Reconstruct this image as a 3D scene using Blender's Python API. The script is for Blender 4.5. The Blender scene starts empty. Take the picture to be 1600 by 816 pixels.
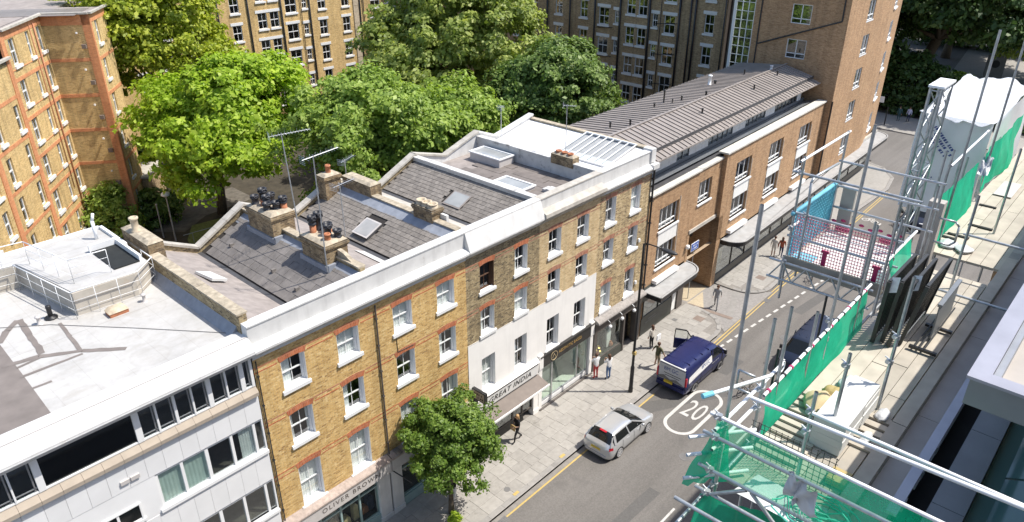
import bpy, bmesh, math, random
import numpy as np
from mathutils import Vector, Matrix
random.seed(11)
R = math.radians
sc = bpy.context.scene
C = sc.collection

# ------------------------------------------------------------------ camera, sky, sun, exposure
YAW, PITCH, ROLL, FPX = R(47.740), R(27.151), R(0.0927), 1164.58
cam = bpy.data.objects.new('camera', bpy.data.cameras.new('camera'))
C.objects.link(cam)
fwd = Vector((math.sin(YAW)*math.cos(PITCH), math.cos(YAW)*math.cos(PITCH), -math.sin(PITCH)))
rgt = Vector((math.cos(YAW), -math.sin(YAW), 0))
upv = rgt.cross(fwd)
r2 = math.cos(ROLL)*rgt + math.sin(ROLL)*upv
u2 = -math.sin(ROLL)*rgt + math.cos(ROLL)*upv
mw = Matrix((r2, u2, -fwd)).transposed().to_4x4()
mw.translation = Vector((0, -21.0, 26.0))
cam.matrix_world = mw
cam.data.sensor_width = 36.0
cam.data.lens = FPX/1600*36.0
cam.data.clip_start = 0.1
cam.data.clip_end = 3000
sc.camera = cam

SUN_EL = R(59.0)
sd = Vector((2.71, -2.96, 0)).normalized()
SUN = Vector((sd.x*math.cos(SUN_EL), sd.y*math.cos(SUN_EL), math.sin(SUN_EL)))
world = bpy.data.worlds.new('World'); sc.world = world; world.use_nodes = True
wn = world.node_tree.nodes; wl = world.node_tree.links
bgn = wn.get('Background') or wn.new('ShaderNodeBackground')
sky = wn.new('ShaderNodeTexSky'); sky.sky_type = 'NISHITA'; sky.sun_disc = False
sky.sun_elevation = SUN_EL; sky.sun_rotation = math.atan2(SUN.x, SUN.y)
sky.altitude = 50; sky.air_density = 1.0; sky.dust_density = 1.5; sky.ozone_density = 1.0
wl.new(sky.outputs[0], bgn.inputs[0]); bgn.inputs[1].default_value = 0.15
sl = bpy.data.objects.new('sun', bpy.data.lights.new('sun', 'SUN')); C.objects.link(sl)
sl.data.energy = 4.3; sl.data.angle = R(0.55); sl.data.color = (1.0, 0.95, 0.87)
sl.rotation_euler = SUN.to_track_quat('Z', 'Y').to_euler(); sl.location = (0, -40, 80)
sc.view_settings.view_transform = 'Standard'; sc.view_settings.look = 'None'
sc.view_settings.exposure = 0.55; sc.view_settings.gamma = 1.0
sc.view_settings.use_curve_mapping = False
sc.render.engine = 'CYCLES'
sc.cycles.max_bounces = 6; sc.cycles.transparent_max_bounces = 12
sc.cycles.use_denoising = True

# ------------------------------------------------------------------ mesh builder
W = {}          # world origin of every object that parents others (unrotated ones)
def off(p):
    return Vector(W.get(p.name, (0, 0, 0))) if p is not None else Vector((0, 0, 0))

class MB:
    def __init__(s): s.v = []; s.f = []
    def add(s, vs, fs):
        n = len(s.v); s.v += [tuple(p) for p in vs]; s.f += [tuple(i+n for i in f) for f in fs]; return s
    def box(s, x0, x1, y0, y1, z0, z1):
        return s.add([(x0,y0,z0),(x1,y0,z0),(x1,y1,z0),(x0,y1,z0),(x0,y0,z1),(x1,y0,z1),(x1,y1,z1),(x0,y1,z1)],
                     [(0,3,2,1),(4,5,6,7),(0,1,5,4),(1,2,6,5),(2,3,7,6),(3,0,4,7)])
    def bar(s, a, b, w, h=None, up=(0,0,1)):
        """square bar from a to b, width w, height h"""
        a = Vector(a); b = Vector(b); h = h or w; d = (b-a).normalized(); up = Vector(up)
        if abs(d.dot(up)) > .98: up = Vector((1,0,0))
        q = d.cross(up).normalized(); u = q.cross(d).normalized()
        vs = []
        for p in (a, b):
            for i, j in ((-1,-1),(1,-1),(1,1),(-1,1)): vs.append(p+q*(i*w/2)+u*(j*h/2))
        return s.add(vs, [(0,1,2,3),(7,6,5,4),(0,4,5,1),(1,5,6,2),(2,6,7,3),(3,7,4,0)])
    def tube(s, a, b, r, r1=None, n=8, cap=True):
        a = Vector(a); b = Vector(b); r1 = r if r1 is None else r1
        d = (b-a).normalized(); up = Vector((0,0,1)) if abs(d.z) < .95 else Vector((1,0,0))
        q = d.cross(up).normalized(); u = q.cross(d)
        vs = []
        for p, rr in ((a, r), (b, r1)):
            for i in range(n):
                t = 2*math.pi*i/n; vs.append(p+(q*math.cos(t)+u*math.sin(t))*rr)
        fs = [(i, (i+1) % n, n+(i+1) % n, n+i) for i in range(n)]
        if cap: fs += [tuple(range(n-1,-1,-1)), tuple(range(n, 2*n))]
        return s.add(vs, fs)
    def path(s, pts, r, n=8):
        for a, b in zip(pts[:-1], pts[1:]): s.tube(a, b, r, n=n)
        return s
    def lathe(s, prof, c=(0,0,0), n=12):
        vs = []; fs = []
        for r, z in prof:
            for i in range(n):
                t = 2*math.pi*i/n; vs.append((c[0]+r*math.cos(t), c[1]+r*math.sin(t), c[2]+z))
        for k in range(len(prof)-1):
            for i in range(n):
                fs.append((k*n+i, k*n+(i+1) % n, (k+1)*n+(i+1) % n, (k+1)*n+i))
        fs.append(tuple(range((len(prof)-1)*n, len(prof)*n)))
        return s.add(vs, fs)
    def prism(s, pts, ax, a0, a1):
        """polygon pts (2d) extruded along axis ax from a0 to a1"""
        n = len(pts)
        def P(p, a):
            return {'x': (a, p[0], p[1]), 'y': (p[0], a, p[1]), 'z': (p[0], p[1], a)}[ax]
        vs = [P(p, a0) for p in pts]+[P(p, a1) for p in pts]
        return s.add(vs, [tuple(range(n-1,-1,-1)), tuple(range(n, 2*n))]+[(i, (i+1) % n, n+(i+1) % n, n+i) for i in range(n)])
    def quad(s, *p): return s.add(p, [tuple(range(len(p)))])
    def sphere(s, c, r, n=10, m=7, sq=(1,1,1)):
        vs = []; fs = []
        for j in range(m+1):
            ph = math.pi*j/m
            for i in range(n):
                t = 2*math.pi*i/n
                vs.append((c[0]+r*sq[0]*math.sin(ph)*math.cos(t), c[1]+r*sq[1]*math.sin(ph)*math.sin(t), c[2]+r*sq[2]*math.cos(ph)))
        for j in range(m):
            for i in range(n):
                fs.append((j*n+i, (j+1)*n+i, (j+1)*n+(i+1) % n, j*n+(i+1) % n))
        return s.add(vs, fs)
    def mesh(s, name, smooth=False):
        me = bpy.data.meshes.new(name); me.from_pydata([tuple(p) for p in s.v], [], s.f); me.update()
        bm = bmesh.new(); bm.from_mesh(me); bmesh.ops.recalc_face_normals(bm, faces=bm.faces); bm.to_mesh(me); bm.free()
        if smooth:
            for p in me.polygons: p.use_smooth = True
        return me
    def build(s, name, m, parent=None, smooth=False, local=False, **kw):
        me = s.mesh(name, smooth)
        return link(name, me, m, parent, local, **kw)

def link(name, me, m, parent=None, local=False, loc=None, rot=None, **kw):
    if m is not None and not me.materials: me.materials.append(MAT(m) if isinstance(m, str) else m)
    o = bpy.data.objects.new(name, me); C.objects.link(o)
    if parent is not None:
        o.parent = parent
        if not local: o.location = -off(parent)
    if loc is not None: o.location = Vector(loc) - (Vector((0,0,0)) if local or parent is None else off(parent))
    if rot is not None: o.rotation_euler = rot
    for k, v in kw.items(): o[k] = v
    if loc is not None: W[o.name] = tuple(Vector(loc))
    return o

def thing(name, label, cat, loc=(0,0,0), rz=0, group=None):
    o = bpy.data.objects.new(name, None); C.objects.link(o)
    o.empty_display_size = .3
    o.location = loc; o.rotation_euler = (0, 0, rz); W[o.name] = tuple(loc)
    o['label'] = label; o['category'] = cat
    if group: o['group'] = group
    return o
def tag(o, label, cat, group=None):
    o['label'] = label; o['category'] = cat
    if group: o['group'] = group
    return o
def struct(o): o['kind'] = 'structure'; return o

def wall_open(mb, u0, u1, z0, z1, ops, T, depth):
    """wall face with rectangular openings and their reveals; T(u, d, z) -> point"""
    us = sorted({u0, u1, *[min(max(a, u0), u1) for o in ops for a in o[:2]]})
    zs = sorted({z0, z1, *[min(max(a, z0), z1) for o in ops for a in o[2:4]]})
    for a, b in zip(us[:-1], us[1:]):
        for c, d in zip(zs[:-1], zs[1:]):
            m, k = (a+b)/2, (c+d)/2
            if any(o[0] < m < o[1] and o[2] < k < o[3] for o in ops): continue
            mb.quad(T(a,0,c), T(b,0,c), T(b,0,d), T(a,0,d))
    for o in ops:
        a, b, c, d = o[:4]
        mb.quad(T(a,0,c), T(a,0,d), T(a,depth,d), T(a,depth,c)); mb.quad(T(b,0,c), T(b,0,d), T(b,depth,d), T(b,depth,c))
        mb.quad(T(a,0,d), T(b,0,d), T(b,depth,d), T(a,depth,d)); mb.quad(T(a,0,c), T(b,0,c), T(b,depth,c), T(a,depth,c))
    return mb

# ------------------------------------------------------------------ materials
_M = {}
_D = {}
def MAT(n):
    if n not in _M: _M[n] = _D[n](n)
    return _M[n]
class N:
    def __init__(s, name):
        s.m = bpy.data.materials.new(name); s.m.use_nodes = True; s.t = s.m.node_tree; s.t.nodes.clear()
        s.out = s.n('ShaderNodeOutputMaterial')
    def n(s, typ, **kw):
        o = s.t.nodes.new(typ)
        for k, v in kw.items(): setattr(o, k, v)
        return o
    def l(s, a, b): s.t.links.new(a, b)
    def noise(s, vec, scale, detail=4, rough=.55):
        t = s.n('ShaderNodeTexNoise'); t.inputs['Scale'].default_value = scale; t.inputs['Detail'].default_value = detail; t.inputs['Roughness'].default_value = rough
        if vec is not None: s.l(vec, t.inputs['Vector'])
        return t.outputs['Fac']
    def streak(s, vec, sc3, detail=5):
        m = s.n('ShaderNodeMapping'); m.inputs['Scale'].default_value = sc3; s.l(vec, m.inputs[0])
        return s.noise(m.outputs[0], 1.0, detail, .6)
    def ramp(s, fac, stops):
        r = s.n('ShaderNodeValToRGB'); e = r.color_ramp.elements
        while len(e) < len(stops): e.new(.5)
        for q, (p, c) in zip(e, stops):
            q.position = p; q.color = (*c, 1) if len(c) == 3 else c
        s.l(fac, r.inputs[0]); return r.outputs[0]
    def mul(s, a, b, f=1.0, typ='MULTIPLY'):
        m = s.n('ShaderNodeMix', data_type='RGBA', blend_type=typ); m.inputs[0].default_value = f
        for k, x in ((6, a), (7, b)):
            if hasattr(x, 'is_output') : s.l(x, m.inputs[k])
            else: m.inputs[k].default_value = (*x, 1)
        return m.outputs[2]
    def mix(s, f, a, b):
        m = s.n('ShaderNodeMix', data_type='RGBA')
        if hasattr(f, 'is_output'): s.l(f, m.inputs[0])
        else: m.inputs[0].default_value = f
        for k, x in ((6, a), (7, b)):
            if hasattr(x, 'is_output'): s.l(x, m.inputs[k])
            else: m.inputs[k].default_value = (*x, 1)
        return m.outputs[2]
    def math(s, op, a, b=None):
        m = s.n('ShaderNodeMath', operation=op)
        for k, x in ((0, a), (1, b)):
            if x is None: continue
            if hasattr(x, 'is_output'): s.l(x, m.inputs[k])
            else: m.inputs[k].default_value = x
        return m.outputs[0]
    def princ(s, col, rough=.7, metal=0., bump=None, bs=.3, bd=.01, **kw):
        p = s.n('ShaderNodeBsdfPrincipled')
        if hasattr(col, 'is_output'): s.l(col, p.inputs['Base Color'])
        else: p.inputs['Base Color'].default_value = (*col, 1)
        if hasattr(rough, 'is_output'): s.l(rough, p.inputs['Roughness'])
        else: p.inputs['Roughness'].default_value = rough
        p.inputs['Metallic'].default_value = metal
        for k, v in kw.items(): p.inputs[k].default_value = v
        if bump is not None:
            b = s.n('ShaderNodeBump'); b.inputs['Strength'].default_value = bs; b.inputs['Distance'].default_value = bd
            s.l(bump, b.inputs['Height']); s.l(b.outputs[0], p.inputs['Normal'])
        return p
    def done(s, p): s.l(p.outputs[0], s.out.inputs[0]); return s.m
    def obj(s): return s.n('ShaderNodeTexCoord').outputs['Object']
    def pos(s): return s.n('ShaderNodeNewGeometry').outputs['Position']
    def rnd(s): return s.n('ShaderNodeObjectInfo').outputs['Random']

def plain(name, col, rough=.6, metal=0., var=.12, scale=3., rnd=0., bs=.0, dirt=None, big=.5, streak=None, **kw):
    def f(n):
        k = N(n); p = k.pos()
        a = k.noise(p, scale, 5); b = k.noise(p, big, 3)
        lo = tuple(c*(1-var) for c in col); hi = tuple(min(1, c*(1+var)) for c in col)
        c = k.ramp(a, [(.3, lo), (.7, hi)])
        c = k.mul(c, k.ramp(b, [(.3, (1-var*.8,)*3), (.7, (1, 1, 1))]))
        if dirt:
            d = k.noise(p, dirt[1], 6, .7)
            c = k.mix(k.ramp(d, [(dirt[2], (0,0,0)), (dirt[2]+.12, (1,1,1))]), c, dirt[0])
        if streak:
            c = k.mul(c, k.ramp(k.streak(p, streak[0]), [(streak[1], (1-streak[2],)*3), (streak[1]+.2, (1,1,1))]))
        if rnd:
            c = k.mul(c, k.ramp(k.rnd(), [(0, (1-rnd,)*3), (1, (1, 1, 1))]))
        return k.done(k.princ(c, rough, metal, bump=(k.noise(p, scale*6, 4) if bs else None), bs=bs, **kw))
    _D[name] = f

def brickmat(name, stops, mortar, bw=.215, rh=.072, stain=.25, soot=None, rough=.85):
    def f(n):
        k = N(n); tc = k.n('ShaderNodeTexCoord')
        so = k.n('ShaderNodeSeparateXYZ'); k.l(tc.outputs['Object'], so.inputs[0])
        sn = k.n('ShaderNodeSeparateXYZ'); k.l(tc.outputs['Normal'], sn.inputs[0])
        ax = k.math('ABSOLUTE', sn.outputs[0]); ay = k.math('ABSOLUTE', sn.outputs[1])
        u = k.math('ADD', k.math('MULTIPLY', so.outputs[0], ay), k.math('MULTIPLY', so.outputs[1], ax))
        cv = k.n('ShaderNodeCombineXYZ'); k.l(u, cv.inputs[0]); k.l(so.outputs[2], cv.inputs[1])
        b = k.n('ShaderNodeTexBrick'); b.inputs['Scale'].default_value = 1; b.inputs['Mortar Size'].default_value = .007
        b.inputs['Brick Width'].default_value = bw; b.inputs['Row Height'].default_value = rh
        b.inputs['Color1'].default_value = (0,0,0,1); b.inputs['Color2'].default_value = (1,1,1,1); b.inputs['Mortar'].default_value = (.5,.5,.5,1)
        k.l(cv.outputs[0], b.inputs['Vector'])
        jit = k.noise(cv.outputs[0], 11, 2)
        fac = k.math('ADD', k.math('MULTIPLY', b.outputs['Color'], .6), k.math('MULTIPLY', k.math('SUBTRACT', jit, .5), 1.3))
        fac = k.math('ADD', fac, .2)
        c = k.ramp(fac, stops)
        c = k.mix(b.outputs['Fac'], c, mortar)
        big = k.noise(k.pos(), .35, 5, .6)
        c = k.mul(c, k.ramp(big, [(.28, (1-stain,)*3), (.62, (1.0,1.0,1.0)), (.8, (1, .98, .95))]))
        c = k.mul(c, k.ramp(k.streak(k.pos(), (2.6,2.6,.22)), [(.34, (1-stain*1.15,)*3), (.56, (1,1,1))]))
        if soot:
            s2 = k.noise(k.pos(), soot[1], 6, .72)
            c = k.mix(k.ramp(s2, [(soot[2], (0,0,0)), (soot[2]+.18, (.75,)*3)]), c, soot[0])
        inv = k.math('SUBTRACT', 1.0, b.outputs['Fac'])
        return k.done(k.princ(c, rough, 0, bump=inv, bs=.5, bd=.006))
    _D[name] = f

brickmat('brick_yellow', [(.0,(.24,.13,.05)),(.22,(.46,.27,.085)),(.45,(.61,.385,.13)),(.7,(.69,.46,.175)),(.95,(.77,.58,.29))], (.52,.40,.23), stain=.14)
brickmat('brick_stock', [(.0,(0.056,0.041,0.027)),(.25,(0.200,0.144,0.075)),(.5,(0.338,0.250,0.125)),(.75,(0.450,0.350,0.188)),(1,(0.575,0.463,0.275))], (0.375,0.325,0.237), stain=.3)
brickmat('brick_pale', [(.0,(0.378,0.252,0.116)),(.35,(0.588,0.420,0.210)),(.7,(0.672,0.504,0.273)),(1,(0.735,0.588,0.357))], (0.525,0.441,0.315), stain=.15)
brickmat('brick_patchy', [(.0,(0.055,0.039,0.024)),(.22,(0.275,0.187,0.088)),(.45,(0.506,0.363,0.176)),(.75,(0.660,0.506,0.275)),(1,(0.748,0.605,0.374))], (0.550,0.473,0.352), stain=.3, soot=((0.308,0.143,0.077),.9,.62))
brickmat('brick_modern', [(.0,(0.246,0.134,0.067)),(.35,(0.403,0.230,0.112)),(.65,(0.482,0.291,0.151)),(1,(0.560,0.358,0.202))], (0.403,0.302,0.202), stain=.18)
brickmat('brick_mansion', [(.0,(0.375,0.235,0.091)),(.35,(0.619,0.411,0.151)),(.7,(0.749,0.514,0.211)),(1,(0.834,0.617,0.287))], (0.576,0.455,0.287), stain=.22)
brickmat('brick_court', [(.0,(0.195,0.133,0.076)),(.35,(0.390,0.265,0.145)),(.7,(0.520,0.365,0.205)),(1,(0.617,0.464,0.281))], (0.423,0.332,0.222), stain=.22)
brickmat('brick_orange', [(.0,(0.531,0.190,0.076)),(.5,(0.708,0.278,0.114)),(1,(0.784,0.354,0.164))], (0.569,0.329,0.190), stain=.15)
brickmat('brick_soldier', [(.0,(0.330,0.083,0.033)),(.5,(0.506,0.143,0.055)),(1,(0.594,0.209,0.099))], (0.462,0.275,0.176), bw=.075, rh=.24, stain=.2)
brickmat('brick_soldier_worn', [(.0,(0.322,0.103,0.057)),(.5,(0.460,0.184,0.103)),(1,(0.575,0.287,0.196))], (0.483,0.345,0.253), bw=.075, rh=.24, stain=.3)
brickmat('brick_chimney', [(.0,(0.057,0.040,0.025)),(.3,(0.196,0.127,0.063)),(.6,(0.345,0.241,0.127)),(1,(0.460,0.345,0.196))], (0.310,0.265,0.196), stain=.35, soot=((0.057,0.048,0.040),1.3,.52))
plain('white_paint', (.64,.635,.62), .55, var=.06, scale=2, dirt=((.46,.43,.39),1.6,.62), streak=((2.6,2.6,.35),.34,.13))
plain('white_clean', (.76,.76,.755), .45, var=.03)
plain('white_grimy', (.55,.54,.52), .6, var=.1, dirt=((.16,.15,.14),1.7,.58))
plain('stucco', (.82,.80,.77), .7, var=.04, scale=1.2, streak=((3.0,3.0,.3),.3,.06))
plain('lilac_shade', (.52,.52,.56), .6, var=.06)
plain('stone_coping', (.46,.43,.38), .85, var=.2, scale=2.5, dirt=((.25,.22,.18),2.2,.62), bs=.2)
plain('mortar_cap', (.42,.36,.27), .9, var=.3, scale=5, dirt=((.12,.1,.08),3,.6), bs=.4)
def _membrane(n):
    k = N(n); p = k.pos(); sp = k.n('ShaderNodeSeparateXYZ'); k.l(p, sp.inputs[0])
    c = k.ramp(k.noise(p, .55, 6, .65), [(.3,(.38,.372,.358)),(.5,(.45,.442,.428)),(.7,(.49,.482,.47))])
    c = k.mul(c, k.ramp(k.noise(p, 3.5, 6, .7), [(.3,(.9,.89,.87)),(.6,(1,1,1))]))
    c = k.mul(c, k.ramp(k.streak(p, (.5,2.2,1)), [(.3,(.90,.885,.86)),(.5,(1,1,1))]))
    fr = k.math('FRACT', k.math('MULTIPLY', sp.outputs[0], .95)); c = k.mul(c, k.ramp(fr, [(0,(.88,.875,.865)),(.012,(.9,.89,.88)),(.024,(1,1,1))]))
    fr = k.math('FRACT', k.math('MULTIPLY', sp.outputs[1], .21)); c = k.mul(c, k.ramp(fr, [(0,(.84,.83,.82)),(.006,(.84,.83,.82)),(.012,(1,1,1))]))
    v = k.n('ShaderNodeTexVoronoi'); v.inputs['Scale'].default_value = .45; k.l(p, v.inputs['Vector'])
    c = k.mul(c, k.ramp(v.outputs['Distance'], [(.28,(.93,.92,.9)),(.31,(.86,.84,.82)),(.34,(1,1,1))]), .5)
    return k.done(k.princ(c, .7, 0, bump=k.noise(p, 2.5, 4), bs=.25, bd=.02))
_D['roof_membrane'] = _membrane
plain('roof_stain', (.185,.16,.145), .8, var=.12, scale=2)
plain('tan_render', (.47,.43,.37), .85, var=.14, scale=1.6, dirt=((.40,.33,.25),1.5,.58))
plain('beige_sill', (.36,.305,.245), .75, var=.08, scale=2)
plain('panel_white', (.74,.74,.74), .5, var=.04, scale=1, rnd=.06)
plain('slate', (.245,.22,.195), .75, var=.18, scale=6, rnd=.28, bs=.2)
plain('slate_big', (.195,.178,.165), .75, var=.2, scale=3, rnd=.16, bs=.2)
plain('felt', (.30,.265,.245), .85, var=.18, scale=2.5, dirt=((.38,.33,.29),1.3,.6))
plain('felt_dark', (.19,.165,.15), .85, var=.15, scale=2.5, rnd=.12)
plain('roof_batten', (.03,.026,.023), .9)
plain('lead', (.27,.29,.33), .5, var=.15, scale=3)
plain('lead_dark', (.07,.07,.075), .6, var=.2)
plain('zinc', (.30,.265,.24), .42, .0, var=.1, scale=1.3, rnd=.1)
plain('terracotta', (.40,.155,.075), .8, var=.25, scale=8)
plain('pot_black', (.025,.025,.03), .5, var=.4, scale=9)
plain('pot_buff', (.52,.43,.31), .8, var=.2, scale=6)
plain('galv', (.47,.49,.51), .42, .6, var=.22, scale=9)
plain('galv_white', (.80,.81,.82), .5, .0, var=.08, scale=9)
plain('alu', (.55,.56,.57), .35, .8, var=.1)
plain('steel_dark', (.045,.045,.045), .5, .2, var=.2)
plain('black_paint', (.018,.018,.02), .35, var=.2)
plain('shop_black', (.03,.028,.026), .4, var=.15)
plain('shop_brown', (.10,.085,.075), .5, var=.15)
plain('shop_green', (.045,.05,.042), .45, var=.2)
plain('teal', (.28,.38,.37), .45, var=.1)
plain('fascia_grey', (.52,.49,.47), .6, var=.08)
plain('timber_weathered', (.40,.325,.28), .8, var=.22, scale=7, dirt=((.36,.28,.24),4,.55))
plain('brown_frame', (.12,.065,.04), .5, var=.2)
plain('awning_brown', (.19,.16,.14), .8, var=.1)
plain('interior', (.10,.09,.075), .9, var=.3, scale=1.3)
plain('interior_dark', (.035,.033,.03), .9, var=.4, scale=1.5)
plain('interior_pale', (.62,.66,.60), .8, var=.1, scale=.8)
plain('curtain', (.88,.88,.86), .9, var=.08)
plain('curtain_green', (.66,.76,.70), .9, var=.06)
plain('asphalt', (.17,.158,.145), .9, var=.16, scale=14, bs=.25, big=.25, dirt=((.135,.126,.117),.5,.58), streak=((.05,.9,1),.38,.16))
plain('asphalt_patch', (.115,.11,.104), .9, var=.12, scale=12, bs=.2)
plain('gutter_strip', (.24,.222,.20), .9, var=.15, scale=5)
plain('ground', (.17,.15,.12), .95, var=.2, scale=2)
plain('paving', (.355,.335,.305), .88, var=.1, scale=4, rnd=.14, bs=.15, dirt=((.25,.235,.21),.9,.58))
plain('paving_bed', (.22,.2,.17), .95, var=.15)
plain('kerb', (.31,.295,.275), .85, var=.12, rnd=.15, bs=.15)
plain('cobble', (.27,.255,.24), .9, var=.15, scale=7)
plain('sand_paving', (.44,.37,.26), .9, var=.14, scale=9)
plain('cover_brown', (.22,.17,.14), .8, var=.15)
plain('cover_grey', (.16,.155,.15), .7, var=.15)
plain('road_white', (.52,.505,.475), .8, var=.12, scale=9, dirt=((.24,.225,.21),6,.6))
plain('road_yellow', (.50,.36,.12), .8, var=.12, scale=8, dirt=((.3,.26,.18),5,.66))
plain('lawn', (.17,.20,.055), .95, var=.35, scale=5)
plain('earth', (.06,.05,.034), .95, var=.35, scale=1.6)  # base colour lowered to stand for shade under the overlapping crowns
plain('garden_path', (.13,.115,.095), .95, var=.3, scale=2)  # darkened as well, tree shade put into the path colour
plain('pale_coping', (.58,.56,.51), .8, var=.12, scale=2, dirt=((.38,.35,.3),1.8,.62))
plain('bark', (.11,.085,.06), .95, var=.35, scale=7, bs=.6)
plain('board', (.50,.45,.375), .8, var=.12, scale=3, rnd=.22, big=1.5)
plain('board_grey', (.38,.355,.32), .85, var=.15, scale=3, rnd=.15)
plain('toe_board', (.33,.30,.25), .85, var=.15, scale=4)
plain('terrace_stone', (.40,.37,.34), .85, var=.1, scale=2, dirt=((.36,.32,.29),1.4,.58))
plain('metal_lilac', (.36,.36,.41), .4, .25, var=.08)
plain('metal_mid', (.23,.245,.26), .4, .3, var=.08)
plain('dark_gap', (.015,.017,.016), .8, var=.3)
plain('foam_white', (.58,.58,.565), .7, var=.03)
plain('sack', (.56,.44,.26), .85, var=.15, scale=4)
plain('sack_dark', (.45,.34,.14), .6, var=.3, scale=6)
plain('wrap_white', (.60,.605,.62), .35, var=.06, scale=1.5, bs=.0)
plain('blue_print', (.02,.05,.22), .5, var=.1)
plain('red_plastic', (.42,.02,.11), .4, var=.15)
plain('net_blue', (.16,.47,.60), .7, var=.2, scale=5)
plain('net_teal', (.06,.46,.36), .7, var=.2, scale=5)
plain('rope', (.10,.50,.38), .7, var=.2)
plain('silver', (.56,.57,.58), .2, .5, var=.02)
plain('navy', (.018,.024,.095), .25, .1, var=.06)
plain('navy_dull', (.02,.03,.06), .4, .1, var=.1)
plain('rubber', (.02,.02,.02), .8, var=.1)
plain('rim', (.62,.62,.63), .3, .5, var=.05)
plain('red_lamp', (.45,.015,.03), .2, var=.05)
plain('plate_yellow', (.62,.45,.04), .5, var=.05)
plain('plastic_black', (.02,.02,.022), .5, var=.1)
plain('graphic_grey', (.46,.47,.49), .4, var=.1, scale=5)
plain('gold', (.70,.46,.16), .35, .6, var=.1)
plain('sign_blue', (.03,.10,.42), .4, var=.05)
plain('sign_white', (.80,.80,.78), .5, var=.04)
plain('sign_grey', (.33,.30,.27), .5, var=.08)
plain('print_black', (.015,.015,.015), .5, var=.1)
plain('lamp_white', (.85,.85,.84), .3, var=.02)
plain('skin', (.50,.32,.23), .6, var=.05)
plain('hair_brown', (.09,.04,.02), .6, var=.2)
plain('hair_fair', (.42,.26,.12), .6, var=.2)
for nm, cc in dict(c_black=(.015,.015,.018), c_white=(.78,.78,.78), c_red=(.50,.06,.06), c_denim=(.10,.17,.32), c_olive=(.10,.10,.05), c_khaki=(.35,.27,.17), c_tan=(.42,.29,.12),
                   c_grey=(.36,.36,.36), c_pale=(.62,.57,.50), c_rust=(.38,.10,.05), c_navy=(.02,.03,.07), c_lilac=(.55,.55,.70), c_teal=(.04,.09,.10)).items():
    plain(nm, cc, .85, var=.12, scale=20)

def _glass(tint, gl, base=.04):
    def f(n):
        k = N(n); t = k.n('ShaderNodeBsdfTransparent'); t.inputs[0].default_value = (*tint, 1)
        g = k.n('ShaderNodeBsdfGlossy'); g.inputs['Roughness'].default_value = .03; g.inputs[0].default_value = (.95,.97,1,1)
        fr = k.n('ShaderNodeLayerWeight'); fr.inputs[0].default_value = .5
        fc = k.math('ADD', k.math('MULTIPLY', k.math('POWER', fr.outputs['Facing'], 4.0), gl), base)
        m = k.n('ShaderNodeMixShader'); k.l(fc, m.inputs[0]); k.l(t.outputs[0], m.inputs[1]); k.l(g.outputs[0], m.inputs[2])
        return k.done(m)
    return f
_D['glass'] = _glass((.88,.92,.91), .9, .13)
_D['glass_shop'] = _glass((.93,.97,.94), .8, .06)
_D['glass_tint'] = _glass((.25,.28,.27), .9, .10)
_D['glass_roof'] = _glass((.85,.88,.88), .5, .08)
def _obsc(n):
    k = N(n); c = k.ramp(k.noise(k.pos(), 1.2, 3), [(.3,(.26,.27,.27)),(.7,(.36,.37,.365))])
    return k.done(k.princ(c, .12, 0))
_D['glass_obscured'] = _obsc
def _net(col, dens, tr):
    def f(n):
        k = N(n); p = k.pos()
        w = k.noise(p, 30, 3); big = k.noise(p, 2.2, 4)
        d = k.n('ShaderNodeBsdfDiffuse'); c = k.ramp(big, [(.3, tuple(x*.75 for x in col)), (.7, col)]); k.l(c, d.inputs[0])
        tl = k.n('ShaderNodeBsdfTranslucent'); k.l(c, tl.inputs[0])
        a = k.n('ShaderNodeMixShader'); a.inputs[0].default_value = .35; k.l(d.outputs[0], a.inputs[1]); k.l(tl.outputs[0], a.inputs[2])
        t = k.n('ShaderNodeBsdfTransparent'); t.inputs[0].default_value = (*tr, 1)
        m = k.n('ShaderNodeMixShader'); fc = k.ramp(k.math('ADD', k.math('MULTIPLY', w, .5), k.math('MULTIPLY', big, .5)), [(.25, (dens-.12,)*3), (.75, (min(1, dens+.1),)*3)])
        k.l(fc, m.inputs[0]); k.l(t.outputs[0], m.inputs[1]); k.l(a.outputs[0], m.inputs[2])
        return k.done(m)
    return f
_D['net_green'] = _net((.04,.62,.35), .88, (.7,1,.85))
def _sheet(n):
    k = N(n); c = k.ramp(k.noise(k.pos(), 2.0, 4), [(.3,(.80,.81,.83)),(.7,(.88,.88,.89))])
    d = k.n('ShaderNodeBsdfDiffuse'); k.l(c, d.inputs[0]); t = k.n('ShaderNodeBsdfTranslucent'); k.l(c, t.inputs[0])
    m = k.n('ShaderNodeMixShader'); m.inputs[0].default_value = .45; k.l(d.outputs[0], m.inputs[1]); k.l(t.outputs[0], m.inputs[2])
    return k.done(m)
_D['wrap_side'] = _sheet  # paler copy of the wrap colour, brightening the side sheets that lie in shade
plain('cornice_grey', (.30,.275,.255), .8, var=.2, scale=6)
plain('faded_letter', (.10,.085,.075), .7)
_D['net_green_thin'] = _net((.015,.60,.32), .5, (.75,.95,.85))
def _leaf(stops, trans=.3, rough=.5):
    def f(n):
        k = N(n); g = k.n('ShaderNodeNewGeometry')
        c = k.ramp(g.outputs['Random Per Island'], stops)
        big = k.noise(g.outputs['Position'], .55, 3)
        c = k.mul(c, k.ramp(big, [(.3, (.72,.78,.7)), (.7, (1.1,1.08,1.0))]))
        p = k.princ(c, rough); p.inputs['Specular IOR Level'].default_value = .35
        t = k.n('ShaderNodeBsdfTranslucent'); k.l(k.mul(c, (1.25,1.3,.6)), t.inputs[0])
        m = k.n('ShaderNodeMixShader'); m.inputs[0].default_value = trans
        k.l(p.outputs[0], m.inputs[1]); k.l(t.outputs[0], m.inputs[2])
        return k.done(m)
    return f
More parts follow.
